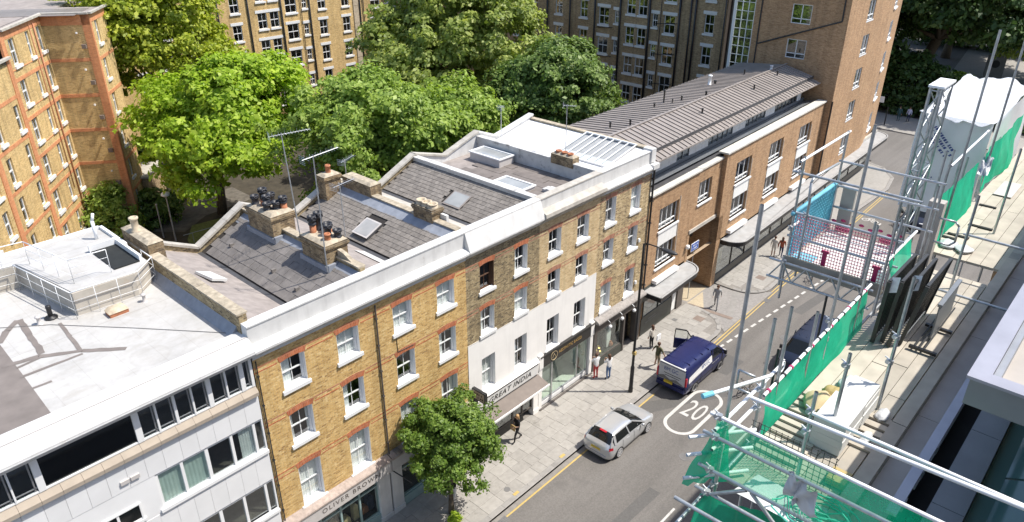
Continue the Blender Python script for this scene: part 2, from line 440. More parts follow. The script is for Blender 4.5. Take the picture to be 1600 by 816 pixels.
_D['leaf_lime'] = _leaf([(0,(.22,.34,.02)),(.5,(.36,.50,.04)),(1,(.50,.60,.09))], 0.45)
_D['leaf_mid'] = _leaf([(0,(.17,.26,.04)),(.5,(.29,.40,.075)),(1,(.42,.52,.14))], 0.42)
_D['leaf_plane'] = _leaf([(0,(.18,.24,.05)),(.5,(.31,.37,.09)),(1,(.46,.50,.17))], 0.42)
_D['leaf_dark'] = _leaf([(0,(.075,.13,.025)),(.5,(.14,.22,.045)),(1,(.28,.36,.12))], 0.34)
_D['leaf_locust'] = _leaf([(0,(.20,.26,.02)),(.5,(.36,.42,.04)),(1,(.56,.58,.09))], 0.42)
_D['leaf_street'] = _leaf([(0,(.07,.13,.02)),(.5,(.13,.22,.03)),(1,(.26,.36,.08))], 0.38)
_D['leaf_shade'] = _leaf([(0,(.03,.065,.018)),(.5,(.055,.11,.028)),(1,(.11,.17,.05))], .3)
plain('orange_pipe', (.40,.16,.08), .6)
plain('canopy_top', (.36,.36,.355), .6, var=.12, scale=2, dirt=((.34,.33,.31),1.6,.56))
plain('red_wire', (.62,.22,.28), .5)
_D['glass_green'] = lambda n: (lambda k: k.done(k.princ((.10,.20,.18), .08, 0)))(N(n))
_D['glass_car'] = lambda n: (lambda k: k.done(k.princ((.012,.014,.015), .06, 0)))(N(n))
# ------------------------------------------------------------------ ground, road, pavements
ZR = -.12
struct(MB().quad((-400,-400,-.2),(700,-400,-.2),(700,700,-.2),(-400,700,-.2)).build('ground', 'ground'))
road = struct(MB().quad((-40,-15.6,ZR),(80,-15.6,ZR),(80,1,ZR),(-40,1,ZR)).quad((80,-60,ZR),(320,-60,ZR),(320,40,ZR),(80,40,ZR)).build('road', 'asphalt'))
def mark(mb, name, m='road_white'): return mb.build(name, m, road)
def flat(mb, pts, z): return mb.add([(x, y, z) for x, y in pts], [tuple(range(len(pts)))])
def strip(mb, a, b, w, z=ZR+.006):
    a = Vector(a); b = Vector(b); d = (b-a).normalized(); n = Vector((-d.y, d.x))*w/2
    return flat(mb, [(a-n).to_tuple(), (b-n).to_tuple(), (b+n).to_tuple(), (a+n).to_tuple()], z)
# kerb line of the far side, bending slightly after the side entry
KERB = [(-20,-3.6),(47,-3.42),(66,-2.85)]
mark(strip(MB(), (-20,-3.74), (39.2,-3.74), .24, ZR+.003), 'gutter', 'gutter_strip')
mark(strip(MB(), (-20,-3.92), (30.9,-3.92), .09), 'yellow_line', 'road_yellow')
for dy in (0, .2):
    mark(strip(strip(MB(), (33.5,-3.95-dy), (47,-3.62-dy), .075), (47,-3.62-dy), (72,-3.15-dy), .075), 'yellow_line', 'road_yellow')
for x0 in (22.0, 26.1, 30.2, 34.4, 38.6, 42.8, 47):
    mark(strip(MB(), (x0,-9.36), (x0+2.1,-9.36), .11), 'centre_dash')
for i in range(17):
    x0 = 37.6+i*.92; y0 = -4.32-(x0-37.6)*.098
    mark(strip(MB(), (x0,y0), (x0+.55,y0-.054), .16), 'cycle_lane_dash')
for x0 in (62.5, 69.5): mark(strip(MB(), (x0,-5.2), (x0+1.6,-5.25), .12), 'lane_dash')
# 20 roundel
def stadium(cx, cy, hl, hw, n=16):
    p = []
    for i in range(n+1):
        t = -math.pi/2+math.pi*i/n; p.append((cx+(hl-hw)+hw*math.cos(t), cy+hw*math.sin(t)))
    for i in range(n+1):
        t = math.pi/2+math.pi*i/n; p.append((cx-(hl-hw)+hw*math.cos(t), cy+hw*math.sin(t)))
    return p
o_, i_ = stadium(31.0,-6.38,2.3,.92), stadium(31.0,-6.38,2.11,.73)
rm = MB(); n_ = len(o_); rm.add([(x,y,ZR+.006) for x,y in o_]+[(x,y,ZR+.006) for x,y in i_], [(i,(i+1)%n_,n_+(i+1)%n_,n_+i) for i in range(n_)])
mark(rm, 'speed_roundel')
def text_mesh(txt, size, ext=.004, name='lettering', sx=1., shear=0, space=1.0):
    cu = bpy.data.curves.new(name, 'FONT'); cu.body = txt; cu.size = size; cu.extrude = ext; cu.align_x = 'CENTER'; cu.align_y = 'CENTER'
    cu.shear = shear; cu.space_character = space; cu.resolution_u = 3
    ob = bpy.data.objects.new(name, cu); C.objects.link(ob)
    dg = bpy.context.evaluated_depsgraph_get(); me = bpy.data.meshes.new_from_object(ob.evaluated_get(dg))
    bpy.data.objects.remove(ob); bpy.data.curves.remove(cu)
    if sx != 1.:
        for v in me.vertices: v.co.x *= sx
    me.materials.clear(); return me
def text(txt, size, m, parent, loc, rot, sx=1., name='lettering', local=False, **kw):
    me = text_mesh(txt, size, sx=sx, **kw)
    return link(name, me, m, parent, local, loc=loc, rot=rot)
def scribble(parent, m, c, ux, uz, w, rows, h, gap, seed, nrm, local=False, name='small_print'):
    """rows of short illegible strokes, like print too small to read"""
    rn = random.Random(seed); c = Vector(c); ux = Vector(ux); uz = Vector(uz); nrm = Vector(nrm); mb = MB()
    for r in range(rows):
        x = -w/2*rn.uniform(.8,1); lim = w/2*rn.uniform(.8,1); z = ((rows-1)/2-r)*(h+gap)
        while x < lim:
            l = h*rn.uniform(.35,.75); p = c+ux*x+uz*z
            mb.quad(p-uz*h/2, p+ux*l-uz*h/2*rn.uniform(.6,1), p+ux*l+uz*h/2, p+uz*h/2*rn.uniform(.5,1)); x += l+h*(.28 if rn.random() < .8 else .8)
    return mb.build(name, m, parent, False, local)
for pts in ([(20.0,-7.6),(24.5,-7.75),(24.5,-8.35),(20.0,-8.2)], [(35.2,-4.6),(37.4,-4.7),(37.3,-6.2),(35.3,-6.1)], [(45,-5.8),(52,-6.6),(52,-7.3),(45,-6.5)], [(56,-4.2),(58.5,-4.3),(58.3,-7.5),(56.1,-7.4)]):
    mark(flat(MB(), pts, ZR+.002), 'tarmac_patch', 'asphalt_patch' if pts[0][0] != 24.0 else 'gutter_strip')
for (x, y, r_) in ((27.5,-7.9,.3),(41.5,-6.9,.32)): mark(MB().lathe([(.001,-.02),(r_,-.02),(r_,.007),(.001,.007)], (x,y,ZR), 18), 'manhole_cover', 'cover_grey')
text('20', 2.3, 'road_white', road, (31.05,-6.38,ZR+.005), (0,0,R(-90)), sx=.52, name='speed_number')
# cycle symbol
cy = MB()
for dx in (-.42,.42):
    for k in range(14):
        t0 = 2*math.pi*k/14; t1 = 2*math.pi*(k+1)/14
        strip(cy, (64.1+.28*math.cos(t0), -4.35+dx*.9+.28*math.sin(t0)), (64.1+.28*math.cos(t1), -4.35+dx*.9+.28*math.sin(t1)), .09)
for a, b in (((64.1,-4.73),(64.6,-4.5)),((64.6,-4.5),(64.6,-4.1)),((64.6,-4.1),(64.1,-3.97)),((64.1,-4.73),(64.1,-4.4)),((64.1,-4.4),(64.6,-4.1)),((64.1,-4.4),(64.75,-4.52))): strip(cy, a, b, .09)
mark(cy, 'cycle_symbol')
mark(flat(MB(), [(27.9,-3.95),(31.6,-5.9),(33.6,-7.2),(34.4,-7.0),(31.5,-5.0),(29.9,-3.95)], ZR+.003), 'tarmac_patch', 'asphalt_patch')
for (x, y, sx, sy) in ((45.2,-3.95,.55,.4),(18.2,-3.98,.5,.35)):
    d = MB().box(x-sx/2,x+sx/2,y-sy/2,y+sy/2,ZR-.02,ZR+.008)
    for k in range(5): d.box(x-sx/2+.03+k*sx/5.2,x-sx/2+.08+k*sx/5.2,y-sy/2+.03,y+sy/2-.03,ZR+.008,ZR+.014)
    mark(d, 'drain_grate', 'cover_grey')

slab_cache = {}
def slabmesh(lx, ly, h=.05, m='paving'):
    k = (round(lx,3), round(ly,3), m)
    if k not in slab_cache:
        b = .006
        mb = MB().add([(0,0,-h),(lx,0,-h),(lx,ly,-h),(0,ly,-h),(0,0,-b),(lx,0,-b),(lx,ly,-b),(0,ly,-b),(b,b,0),(lx-b,b,0),(lx-b,ly-b,0),(b,ly-b,0)],
            [(8,9,10,11),(0,1,5,4),(1,2,6,5),(2,3,7,6),(3,0,4,7),(4,5,9,8),(5,6,10,9),(6,7,11,10),(7,4,8,11)])
        me = mb.mesh('paving_slab'); me.materials.append(MAT(m)); slab_cache[k] = me
    return slab_cache[k]
def arc(cx, cy, r, a0, a1, n=8): return [(cx+r*math.cos(R(a0+(a1-a0)*i/n)), cy+r*math.sin(R(a0+(a1-a0)*i/n))) for i in range(n+1)]
def inside(poly, x, y):
    c = False
    for (x1,y1),(x2,y2) in zip(poly, poly[1:]+poly[:1]):
        if (y1 > y) != (y2 > y) and x < (x2-x1)*(y-y1)/(y2-y1)+x1: c = not c
    return c
def pavement(outline, kerb, x0, x1, yrows, lens, seed, name='pavement'):
    rn = random.Random(seed)
    bed = MB().prism(outline, 'z', -.2, -.014)
    p = struct(bed.build(name, 'gutter_strip'))
    # kerb stones along the polyline kerb
    pts = [Vector(q) for q in kerb]; seg = []
    L = 0; s = .9
    for a, b in zip(pts[:-1], pts[1:]):
        d = (b-a); n = max(1, round(d.length/s)); 
        for i in range(n):
            p0 = a+d*(i/n); p1 = a+d*((i+1)/n); seg.append((p0, p1))
    for p0, p1 in seg:
        if p1.x < 10: continue
        d = (p1-p0).normalized(); nn = Vector((-d.y, d.x))*.28; g = d*.004
        q = [p0+g, p1-g, p1-g+nn, p0+g+nn]
        kb = MB().add([(v.x,v.y,-.22) for v in q]+[(q[0].x,q[0].y,-.02),(q[1].x,q[1].y,-.02),(q[2].x,q[2].y,.003),(q[3].x,q[3].y,.003)]+[((q[0]+nn*.1).x,(q[0]+nn*.1).y,.003),((q[1]+nn*.1).x,(q[1]+nn*.1).y,.003)],
                      [(0,1,5,4),(4,5,9,8),(8,9,6,7),(1,2,6,9,5),(3,0,4,8,7)])
        kb.build('kerb_stone', 'kerb', p)
    nmax = 0
    for y0, y1 in zip(yrows[:-1], yrows[1:]):
        x = x0+rn.random()*.5
        while x < x1:
            l = rn.choice(lens)
            cs = [(x+.1,y0+.1),(x+l-.1,y0+.1),(x+l-.1,y1-.1),(x+.1,y1-.1)]
            if all(inside(outline, *c) for c in cs):
                bad = False
                for p0, p1 in seg:          # keep clear of the kerb stones
                    m = (p0+p1)/2
                    if abs(m.x-(x+l/2)) < l/2+.5 and abs(m.y-(y0+y1)/2) < (y1-y0)/2+.02: bad = True; break
                if not bad:
                    link('paving_slab', slabmesh(l-.009, y1-y0-.009), None, p, loc=(x, y0, rn.uniform(-.003, .002)))
                    nmax += 1
            x += l
    return p
out1 = [(-20,.4),(-20,-3.6),(38.7,-3.6)]+arc(38.7,-1.3,2.3,-90,0)[1:]+[(41.0,.4)]
k1 = [(6,-3.6),(38.7,-3.6)]+arc(38.7,-1.3,2.3,-90,0,5)[1:]
pav1 = pavement(out1, k1, 11.5, 41, [-3.31,-2.66,-2.0,-1.34,-.68,-.02], [.6,.75,.9,.9,1.05], 3)
out2 = [(44.9,.6)]+arc(46.9,-1.45,2.0,180,270)+[(66,-2.85),(72.5,-3.1),(76,-2.5),(78.4,-.8),(79.3,1.5),(80,7),(62,7),(62,.6)]
k2 = arc(46.9,-1.45,2.0,180,270,5)+[(66,-2.85),(72.5,-3.1),(76,-2.5),(78.4,-.8),(79.3,1.5)]
pav2 = pavement(out2, k2, 45, 60, [-3.0,-2.35,-1.7,-1.05,-.4,.25], [.6,.75,.9,.9], 5)
flat(MB(), [(60.2,-2.7),(66,-2.5),(72.5,-2.75),(75.8,-2.2),(78,-.7),(78.9,1.5),(60.2,1.5)], -.002).build('paved_area', 'paving', pav2)
for (x, y, s, mt, pv) in ((39.7,-1.72,.62,'cover_brown',pav1),(47.87,-2.17,.62,'cover_brown',pav2),(38.5,-.6,.3,'cover_grey',pav1)):
    MB().box(x-s/2,x+s/2,y-s/2,y+s/2,-.02,.006).build('access_cover', mt, pv)
MB().lathe([(.001,-.02),(.16,-.02),(.16,.007),(.001,.007)], (19.65,-2.85,0), 18).build('round_cover', 'cover_grey', pav1)
for x in (16.2, 19.75, 23.25, 26.6): MB().box(x-.17,x+.17,-3.42,-3.26,-.02,.009).build('kerb_blip', 'road_yellow', pav1)
# side entry with pale strips
entry = struct(flat(MB(), [(39.5,-3.7),(46.6,-3.7),(45.1,-2.2),(45.0,1.2),(44.6,9),(40.7,9),(41.1,1.2),(41.0,-2)], -.1).build('side_entry', 'cobble'))
flat(MB(), [(41.3,.1),(44.4,.1),(44.2,8),(41.0,8)], -.092).build('sand_strip', 'sand_paving', entry)
flat(MB(), [(41.1,-1.3),(41.1,.0),(43.3,.0)], -.09).build('sand_strip', 'sand_paving', entry)
flat(MB(), [(41.15,-2.0),(44.85,-.35),(44.85,-.05),(41.15,-1.65)], -.088).build('paved_strip', 'kerb', entry)
flat(MB(), [(41.6,-3.2),(45.0,-1.9),(45.0,-1.5),(41.3,-2.9)], -.088).build('paved_strip', 'kerb', entry)
flat(MB(), [(40.9,-.1),(41.2,-.1),(41.5,-3.3),(41.15,-3.3)], -.086).build('drain_channel', 'cover_brown', entry)
# near side pavement and the far side of the cross street
struct(MB().box(-40,62,-19.7,-15.6,-.3,0).build('near_pavement', 'paving'))
struct(MB().box(92,99,-60,34,-.3,0).build('far_pavement', 'paving'))
struct(flat(MB(), [(118,-3),(150,-6),(150,9),(120,5)], -.1).build('far_forecourt', 'paving'))
# garden behind the terrace
struct(flat(MB(), [(-30,9.3),(67,9.3),(67,59),(-30,59)], -.03).build('garden_ground', 'earth'))
struct(flat(MB(), [(21.5,31),(27.2,31),(28.5,36.8),(24.2,37.4),(22.6,35)], -.01).build('garden_lawn', 'lawn'))
struct(flat(MB(), [(23.2,36.6),(26,38.5),(31,39),(31,43),(25,42.5),(21.5,38.5)], -.012).build('garden_path', 'garden_path'))
# ------------------------------------------------------------------ windows
win_cache = {}
def sash_mesh(w, h, d, bars, split=.5, fw=.07, sw=.05):
    k = ('sash', w, h, d, bars, split)
    if k in win_cache: return win_cache[k]
    mb = MB(); y0, y1 = d, d+.11
    mb.box(0,fw,y0,y1,0,h); mb.box(w-fw,w,y0,y1,0,h); mb.box(fw,w-fw,y0,y1,h-fw,h); mb.box(fw,w-fw,y0,y1,0,.05)
    if bars: mb.box(0,.012,.004,y0,0,h).box(w-.012,w,.004,y0,0,h).box(.012,w-.012,.03,y0,h-.012,h)
    zm = h*split; panes = []
    for (a, b, y) in ((zm-.02, h-fw, d+.025), (.05, zm+.02, d+.06)):
        mb.box(fw,fw+sw,y,y+.035,a,b); mb.box(w-fw-sw,w-fw,y,y+.035,a,b); mb.box(fw+sw,w-fw-sw,y,y+.035,b-sw,b); mb.box(fw+sw,w-fw-sw,y,y+.035,a,a+sw)
        xs = [fw+sw+(w-2*fw-2*sw)*i/bars for i in range(bars+1)]
        for x in xs[1:-1]: mb.box(x-.013,x+.013,y+.004,y+.03,a+sw,b-sw)
        for xa, xb in zip(xs[:-1], xs[1:]): panes.append((xa+(.013 if xa > xs[0] else 0), xb-(.013 if xb < xs[-1] else 0), a+sw, b-sw, y+.017))
    win_cache[k] = (mb.mesh('window'), panes); return win_cache[k]
pane_cache = {}
def pane_obj(parent, p, m='glass', name='pane'):
    a, b, c, d, y = p; k = (round(b-a,3), round(d-c,3), m)
    if k not in pane_cache:
        me = MB().quad((0,0,0),(b-a,0,0),(b-a,0,d-c),(0,0,d-c)).mesh('pane'); me.materials.append(MAT(m)); pane_cache[k] = me
    return link(name, pane_cache[k], None, parent, True, loc=(a, y, c), rot=None)
def curtain_mesh(w, h, n=9, amp=.012):
    mb = MB(); m = n*4
    vs = []
    for i in range(m+1):
        y = amp*math.sin(i*math.pi/2)
        vs += [(w*i/m, y, 0), (w*i/m, y*.7, h)]
    mb.add(vs, [(2*i, 2*i+2, 2*i+3, 2*i+1) for i in range(m)]); return mb.mesh('curtain', True)
cur_cache = {}
def curtain(parent, x, y, z, w, h, m='curtain', n=9):
    k = (w, h, m, n)
    if k not in cur_cache:
        me = curtain_mesh(w, h, n); me.materials.append(MAT(m)); cur_cache[k] = me
    return link('curtain', cur_cache[k], None, parent, True, loc=(x, y, z))
def sash(parent, x, z, w, h, y0=0., d=.15, bars=2, frame='white_clean', split=.5, sill=.1, cur=None, rnd=None, shutopen=0):
    me, panes = sash_mesh(w, h, d, bars, split)
    key = (me.name, frame)
    if key not in win_cache:
        m2 = me.copy(); m2.materials.clear(); m2.materials.append(MAT(frame)); win_cache[key] = m2
    o = link('window', win_cache[key], None, parent, loc=(x, y0, z))
    for p in panes: pane_obj(o, p)
    if sill:
        k = ('sill', w, d, sill)
        if k not in win_cache:
            m3 = MB().prism([(-.08,-.14),(-.08,.004),(d+.02,.045),(d+.02,-.14)], 'x', -sill, w+sill).mesh('sill'); m3.materials.append(MAT('white_clean')); win_cache[k] = m3
        link('sill', win_cache[k], None, o, True)
    if cur:
        for (a, b, kind) in cur: curtain(o, a*w+.08, d+.115, .06, (b-a)*w-.16, h-.14, kind, max(4, int(9*(b-a))))
    return o
def arch(parent, x, z, w, h=.27, m='brick_soldier', y0=0., rise=.07):
    n = 8; b = []; t = []
    for i in range(n+1):
        s = i/n; c = 1-(2*s-1)**2
        b.append((x-.02+(w+.04)*s, z-.05+rise*c)); t.append((x-.11+(w+.22)*s, z+h-.07+rise*c))
    return MB().prism(b+t[::-1], 'y', y0-.008, y0+.06).build('brick_arch', m, parent)
def chimney(parent, x0, x1, y0, y1, z0, z1, pots, cap=True, m='brick_chimney', band=True):
    mb = MB().box(x0,x1,y0,y1,z0,z1-.24)
    if band:
        mb.box(x0-.04,x1+.04,y0-.04,y1+.04,z1-.24,z1-.16); mb.box(x0-.07,x1+.07,y0-.07,y1+.07,z1-.16,z1-.06); mb.box(x0-.04,x1+.04,y0-.04,y1+.04,z1-.06,z1)
    else: mb.box(x0,x1,y0,y1,z1-.24,z1)
    o = mb.build('chimney', m, parent)
    if cap:
        c = MB(); c.add([(x0-.02,y0-.02,z1),(x1+.02,y0-.02,z1),(x1+.02,y1+.02,z1),(x0-.02,y1+.02,z1),(x0+.15,y0+.15,z1+.1),(x1-.15,y0+.15,z1+.1),(x1-.15,y1-.15,z1+.1),(x0+.15,y1-.15,z1+.1)],
              [(4,5,6,7),(0,1,5,4),(1,2,6,5),(2,3,7,6),(3,0,4,7)]).build('flaunching', 'mortar_cap', o)
    for (px_, py_, h, r, kind) in pots:
        zb = z1+(.06 if cap else 0)
        if kind == 'roll':
            MB().lathe([(r*1.12,0),(r,.05),(r*.9,h*.8),(r*1.15,h*.82),(r*1.15,h*.9),(r,h*.92),(r*.95,h),(r*.72,h),(r*.7,h*.6)], (px_,py_,zb), 12).build('chimney_pot', 'terracotta', o, True)
        elif kind == 'buff':
            MB().lathe([(r*1.25,0),(r*1.2,.06),(r*.9,.1),(r*.95,h*.8),(r*1.2,h*.85),(r*1.25,h*.97),(r*1.0,h),(r*.8,h),(r*.75,h*.5)], (px_,py_,zb), 14).build('chimney_pot', 'pot_buff', o, True)
        else:
            if kind == 'mix': MB().lathe([(r*1.1,0),(r*.95,.04),(r*.95,h*.55)], (px_,py_,zb), 12).build('chimney_pot', 'terracotta', o, True)
            b = .5*h if kind == 'mix' else 0
            mb = MB().lathe([(r*1.15,b),(r*1.2,b+.05),(r*.95,b+.07),(r*1.0,h*.7),(r*1.35,h*.74),(r*1.35,h*.8),(r,h*.84),(r*1.25,h*.92),(r*1.2,h),(r*.8,h),(r*.75,h*.6)], (px_,py_,zb), 12)
            for q in range(6):
                t = q*math.pi/3; mb.box(px_+r*1.15*math.cos(t)-.03,px_+r*1.15*math.cos(t)+.03,py_+r*1.15*math.sin(t)-.03,py_+r*1.15*math.sin(t)+.03,zb+h*.8,zb+h*.95)
            mb.build('chimney_pot', 'pot_black', o, True)
    return o
slate_cache = {}
def slates(roof, xv, zv, xt, zt, y0, y1, e, w, m, seed, skip=()):
    """slates climbing from the valley (xv, zv) to (xt, zt)"""
    rn = random.Random(seed); L = math.hypot(xt-xv, zt-zv); ang = math.atan2(zt-zv, abs(xt-xv)); sg = 1 if xt > xv else -1
    k = (e, w, m)
    if k not in slate_cache:
        l = e+.06
        me = MB().add([(0,.009,0),(l,.009,0),(l,w-.009,0),(0,w-.009,0),(0,.009,.04),(l,.009,.012),(l,w-.009,.012),(0,w-.009,.04)],
            [(4,5,6,7),(0,1,5,4),(1,2,6,5),(2,3,7,6),(3,0,4,7)]).mesh('slate'); me.materials.append(MAT(m)); slate_cache[k] = me
    nr = int((L-.02)/e); cnt = 0
    for r in range(nr):
        s = .04+r*e; y = y0+(w/2 if r % 2 else 0)
        while y+w < y1+.01:
            if not any(a < y < b and c < s < d for a, b, c, d in skip):
                tilt = rn.gauss(0, .012)
                link('slate', slate_cache[k], None, roof, loc=(xv+sg*s*math.cos(ang), y, zv+s*math.sin(ang)+.008+rn.uniform(0,.006)),
                     rot=(rn.gauss(0,.006), -ang*1.0+tilt*.3-.03 if sg > 0 else ang, rn.gauss(0,.008)))
                cnt += 1
            y += w
    return cnt
def slab_between(mb, xa, za, xb, zb, y0, y1, t=.12):
    return mb.add([(xa,y0,za),(xb,y0,zb),(xb,y1,zb),(xa,y1,za),(xa,y0,za-t),(xb,y0,zb-t),(xb,y1,zb-t),(xa,y1,za-t)],
                  [(0,1,2,3),(7,6,5,4),(0,4,5,1),(1,5,6,2),(2,6,7,3),(3,7,4,0)])
def rear_wall(h, x0, x1, xv, zl, zv, zr, y=9.0, m='brick_stock', cm='stone_coping', cw=.4):
    MB().prism([(x0,-.1),(x1,-.1),(x1,zr),(xv,zv),(x0,zl)], 'y', y, y+.24).build('rear_wall', m, h)
    cp = MB()
    for (a, za, b, zb) in ((x0,zl,xv,zv),(xv,zv,x1,zr)):
        n = 5
        for i in range(n):
            p = Vector((a+(b-a)*i/n, y+.12, za+(zb-za)*i/n+.045)); q = Vector((a+(b-a)*(i+.985)/n, y+.12, za+(zb-za)*(i+.985)/n+.045))
            cp.bar(p, q, cw, .1)
    cp.build('rear_coping', cm, h)
def party(h, x, y0, y1, z0, z1, w=.24, cap='stone_coping', m='brick_stock', zc=.06):
    MB().box(x-w/2,x+w/2,y0,y1,z0,z1).build('party_wall', m, h)
    c = MB(); n = max(1, int((y1-y0)/.9))
    for i in range(n): c.box(x-w/2-.05,x+w/2+.05,y0+(y1-y0)*i/n+.004,y0+(y1-y0)*(i+1)/n-.004,z1,z1+zc+random.uniform(0,.012))
    return c.build('wall_coping', cap, h)
def interior(h, x0, x1, levels, m='interior', y=1.5):
    mb = MB().quad((x0,y,levels[0]),(x1,y,levels[0]),(x1,y,levels[-1]),(x0,y,levels[-1]))
    for z in levels: mb.quad((x0,.34,z),(x1,.34,z),(x1,y,z),(x0,y,z))
    for x in (x0, (x0+x1)/2, x1): mb.quad((x,.34,levels[0]),(x,y,levels[0]),(x,y,levels[-1]),(x,.34,levels[-1]))
    return mb.build('interior', m, h)
def string_course(h, x0, x1, z, m='brick_soldier', gaps=()):
    for dz in (0, .19):
        xs = [x0]+[g for p in gaps for g in p]+[x1]
        for a, b in zip(xs[::2], xs[1::2]): MB().box(a,b,-.006,.03,z+dz,z+dz+.05).build('string_course', m, h)

T0 = lambda u, d, z: (u, d, z)
def house(label, x0, x1, rows, wx, ww, brick, levels, stucco=None, stm='stucco', shop_top=3.5, d=.15, archm='brick_soldier', name='terraced_house'):
    h = thing(name, label, 'house', ((x0+x1)/2, 0, 0))
    ops = [(x, x+w, r[0], r[1]) for r in rows for x, w in zip(wx, ww)]
    top = 11.18
    if stucco:
        wall_open(MB(), x0, x1, stucco, top, [o for o in ops if o[2] > stucco-.2], T0, d+.14).build('brick_front', brick, h)
        wall_open(MB(), x0, x1, shop_top, stucco, [o for o in ops if o[3] < stucco], lambda u, dd, z: (u, dd-.02 if dd == 0 else dd, z), d+.14).build('rendered_front', stm, h)
        MB().box(x0,x1,-.02,0,stucco-.02,stucco).build('render_edge', stm, h)
    else: wall_open(MB(), x0, x1, shop_top, top, ops, T0, d+.14).build('brick_front', brick, h)
    interior(h, x0+.03, x1-.03, levels)
    return h, ops
RL = [3.42, 6.2, 8.75, 11.1]
RB = [(9.3,10.6),(6.75,8.2),(3.62,5.62)]
# ---------------------------------------------------------- houses 1 and 2 (yellow brick pair)
def cornice_a(h, x0, x1):
    MB().prism([(0.0,11.78),(-.16,11.72),(-.32,11.62),(-.32,11.53),(-.2,11.5),(-.12,11.36),(-.05,11.28),(-.05,11.18),(.1,11.18),(.1,11.78)], 'x', x0, x1).build('cornice', 'white_paint', h)
def parapet(h, x0, x1, z0=11.18, z1=12.46, m='white_paint', cm='white_paint', y=0.):
    MB().box(x0,x1,y,.36,z0,z1).build('parapet', m, h)
    n = max(1, round((x1-x0)/1.0)); c = MB()
    for i in range(n): c.box(x0+(x1-x0)*i/n+.002,x0+(x1-x0)*(i+1)/n-.002,y-.03,.41,z1,z1+.055+random.uniform(0,.006))
    c.build('parapet_coping', cm, h)
def pipe(h, pts, r=.04, m='steel_dark', name='drainpipe'):
    mb = MB().path(pts, r)
    for a, b in zip(pts[:-1], pts[1:]):
        a = Vector(a); b = Vector(b); n = int((b-a).length/1.2)
        for i in range(n): 
            c = a+(b-a)*(i+.5)/max(1,n); mb.box(c.x-r*1.5,c.x+r*1.5,c.y-r*1.3,c.y+r*1.5,c.z-.03,c.z+.03)
    return mb.build(name, m, h)

wxs1, wxs2 = [10.77, 13.18], [15.92, 18.33]
h1, o1 = house('yellow brick terraced house with white cornice beside the white office building', 9.76, 14.93, RB, wxs1, [1.0,1.02], 'brick_yellow', RL)
h2, o2 = house('yellow brick terraced house behind the street tree, next to the white rendered restaurant', 14.93, 20.06, RB, wxs2, [1.0,1.02], 'brick_yellow', RL)
rc = random.Random(5)
for h, wx, ww, xx0, xx1 in ((h1, wxs1, [1.0,1.02], 9.76, 14.93), (h2, wxs2, [1.0,1.02], 14.93, 20.06)):
    for ri, (za, zb) in enumerate(RB):
        for x, w in zip(wx, ww):
            cu = {0: [(0,1,'curtain')] if h is h2 or x > 12 else [(0,.55,'curtain')], 1: [None,[(.0,.45,'curtain')],[(.05,.3,'curtain'),(.72,.98,'curtain')]][rc.randrange(3)], 2: [(0,1,'curtain')] if x < 18 else [(0,.4,'curtain'),(.6,1,'curtain')]}[ri]
            sash(h, x, za, w, zb-za, cur=cu)
            arch(h, x, zb, w)
    for (za, zb) in RB:
        g = []
        for x, w in zip(wx, ww): g += [(x-.13, x+w+.13)]
        string_course(h, xx0, xx1, zb-.02, gaps=g)
    cornice_a(h, xx0, xx1); parapet(h, xx0, xx1)
pipe(h2, [(15.05,-.06,11.1),(15.05,-.06,3.55)], .035, 'shop_brown')
pipe(h1, [(9.85,-.05,11.1),(9.85,-.05,3.5)], .025, 'steel_dark', 'cable')
MB().path([(16.0,-.02,9.2),(16.02,-.02,8.4),(16.9,-.02,8.35)], .012).build('cable', 'steel_dark', h2)
MB().box(15.92,16.14,-.12,0,4.15,4.5).build('alarm_box', 'lamp_white', h2)
# roofs of the pair
party(h1, 9.88, .36, 9.0, 11.0, 12.82, .3, 'mortar_cap')
party(h1, 14.93, .36, 9.0, 11.0, 12.66, .24, 'mortar_cap')
ra = slab_between(MB(), 10.0, 12.45, 12.5, 11.25, .36, 9.0).build('roof', 'felt', h1)
rb = slab_between(MB(), 12.5, 11.25, 14.8, 12.42, .36, 9.0).build('roof', 'roof_batten', h1)
slates(rb, 12.62, 11.31, 14.8, 12.42, .38, 8.98, .40, .46, 'slate_big', 1)
MB().box(12.36,12.62,.36,9.0,11.24,11.30).build('valley_gutter', 'lead_dark', h1)
slab_between(MB(), 14.35, 12.22, 14.81, 12.5, .4, 8.9, .02).build('lead_flashing', 'lead', h1)
rear_wall(h1, 9.76, 14.93, 12.5, 12.85, 11.5, 12.85)
v = MB(); v.box(-.35,.35,-.55,.55,0,.1); lv = v.build('roof_vent', 'foam_white', h1); lv.location = Vector((11.2,5.3,11.93))-off(h1); lv.rotation_euler = (0, R(25), R(8))
for (x, y) in ((13.3,7.6),(13.25,4.2),(13.1,2.3)): MB().box(x,x+.18,y,y+.12,11.62+(x-12.5)*.5-.3,11.75+(x-12.5)*.5-.28).build('loose_slate', 'slate_big', h1)
chimney(h1, 9.74, 10.36, 7.0, 9.4, 11.5, 13.3, [(9.98,8.5,.62,.15,'buff')], m='brick_chimney', band=False)
chimney(h1, 14.34, 15.42, 5.65, 7.6, 11.9, 13.38, [(14.62,7.3,.42,.15,'black'),(15.05,7.35,.6,.16,'black'),(15.2,6.95,.45,.14,'black'),(14.85,6.75,.5,.15,'mix'),(14.62,6.35,.34,.16,'black'),(14.95,6.15,.36,.17,'black'),(15.2,6.0,.55,.15,'mix'),(14.75,6.85,.3,.13,'roll')])
chimney(h1, 14.34, 15.38, 1.85, 3.5, 11.9, 13.28, [(14.72,3.15,.75,.14,'mix'),(15.05,3.2,.8,.15,'black'),(14.95,2.45,.5,.13,'black'),(15.15,2.75,.42,.16,'mix'),(14.7,2.15,.3,.13,'roll'),(15.15,2.1,.34,.14,'black')])
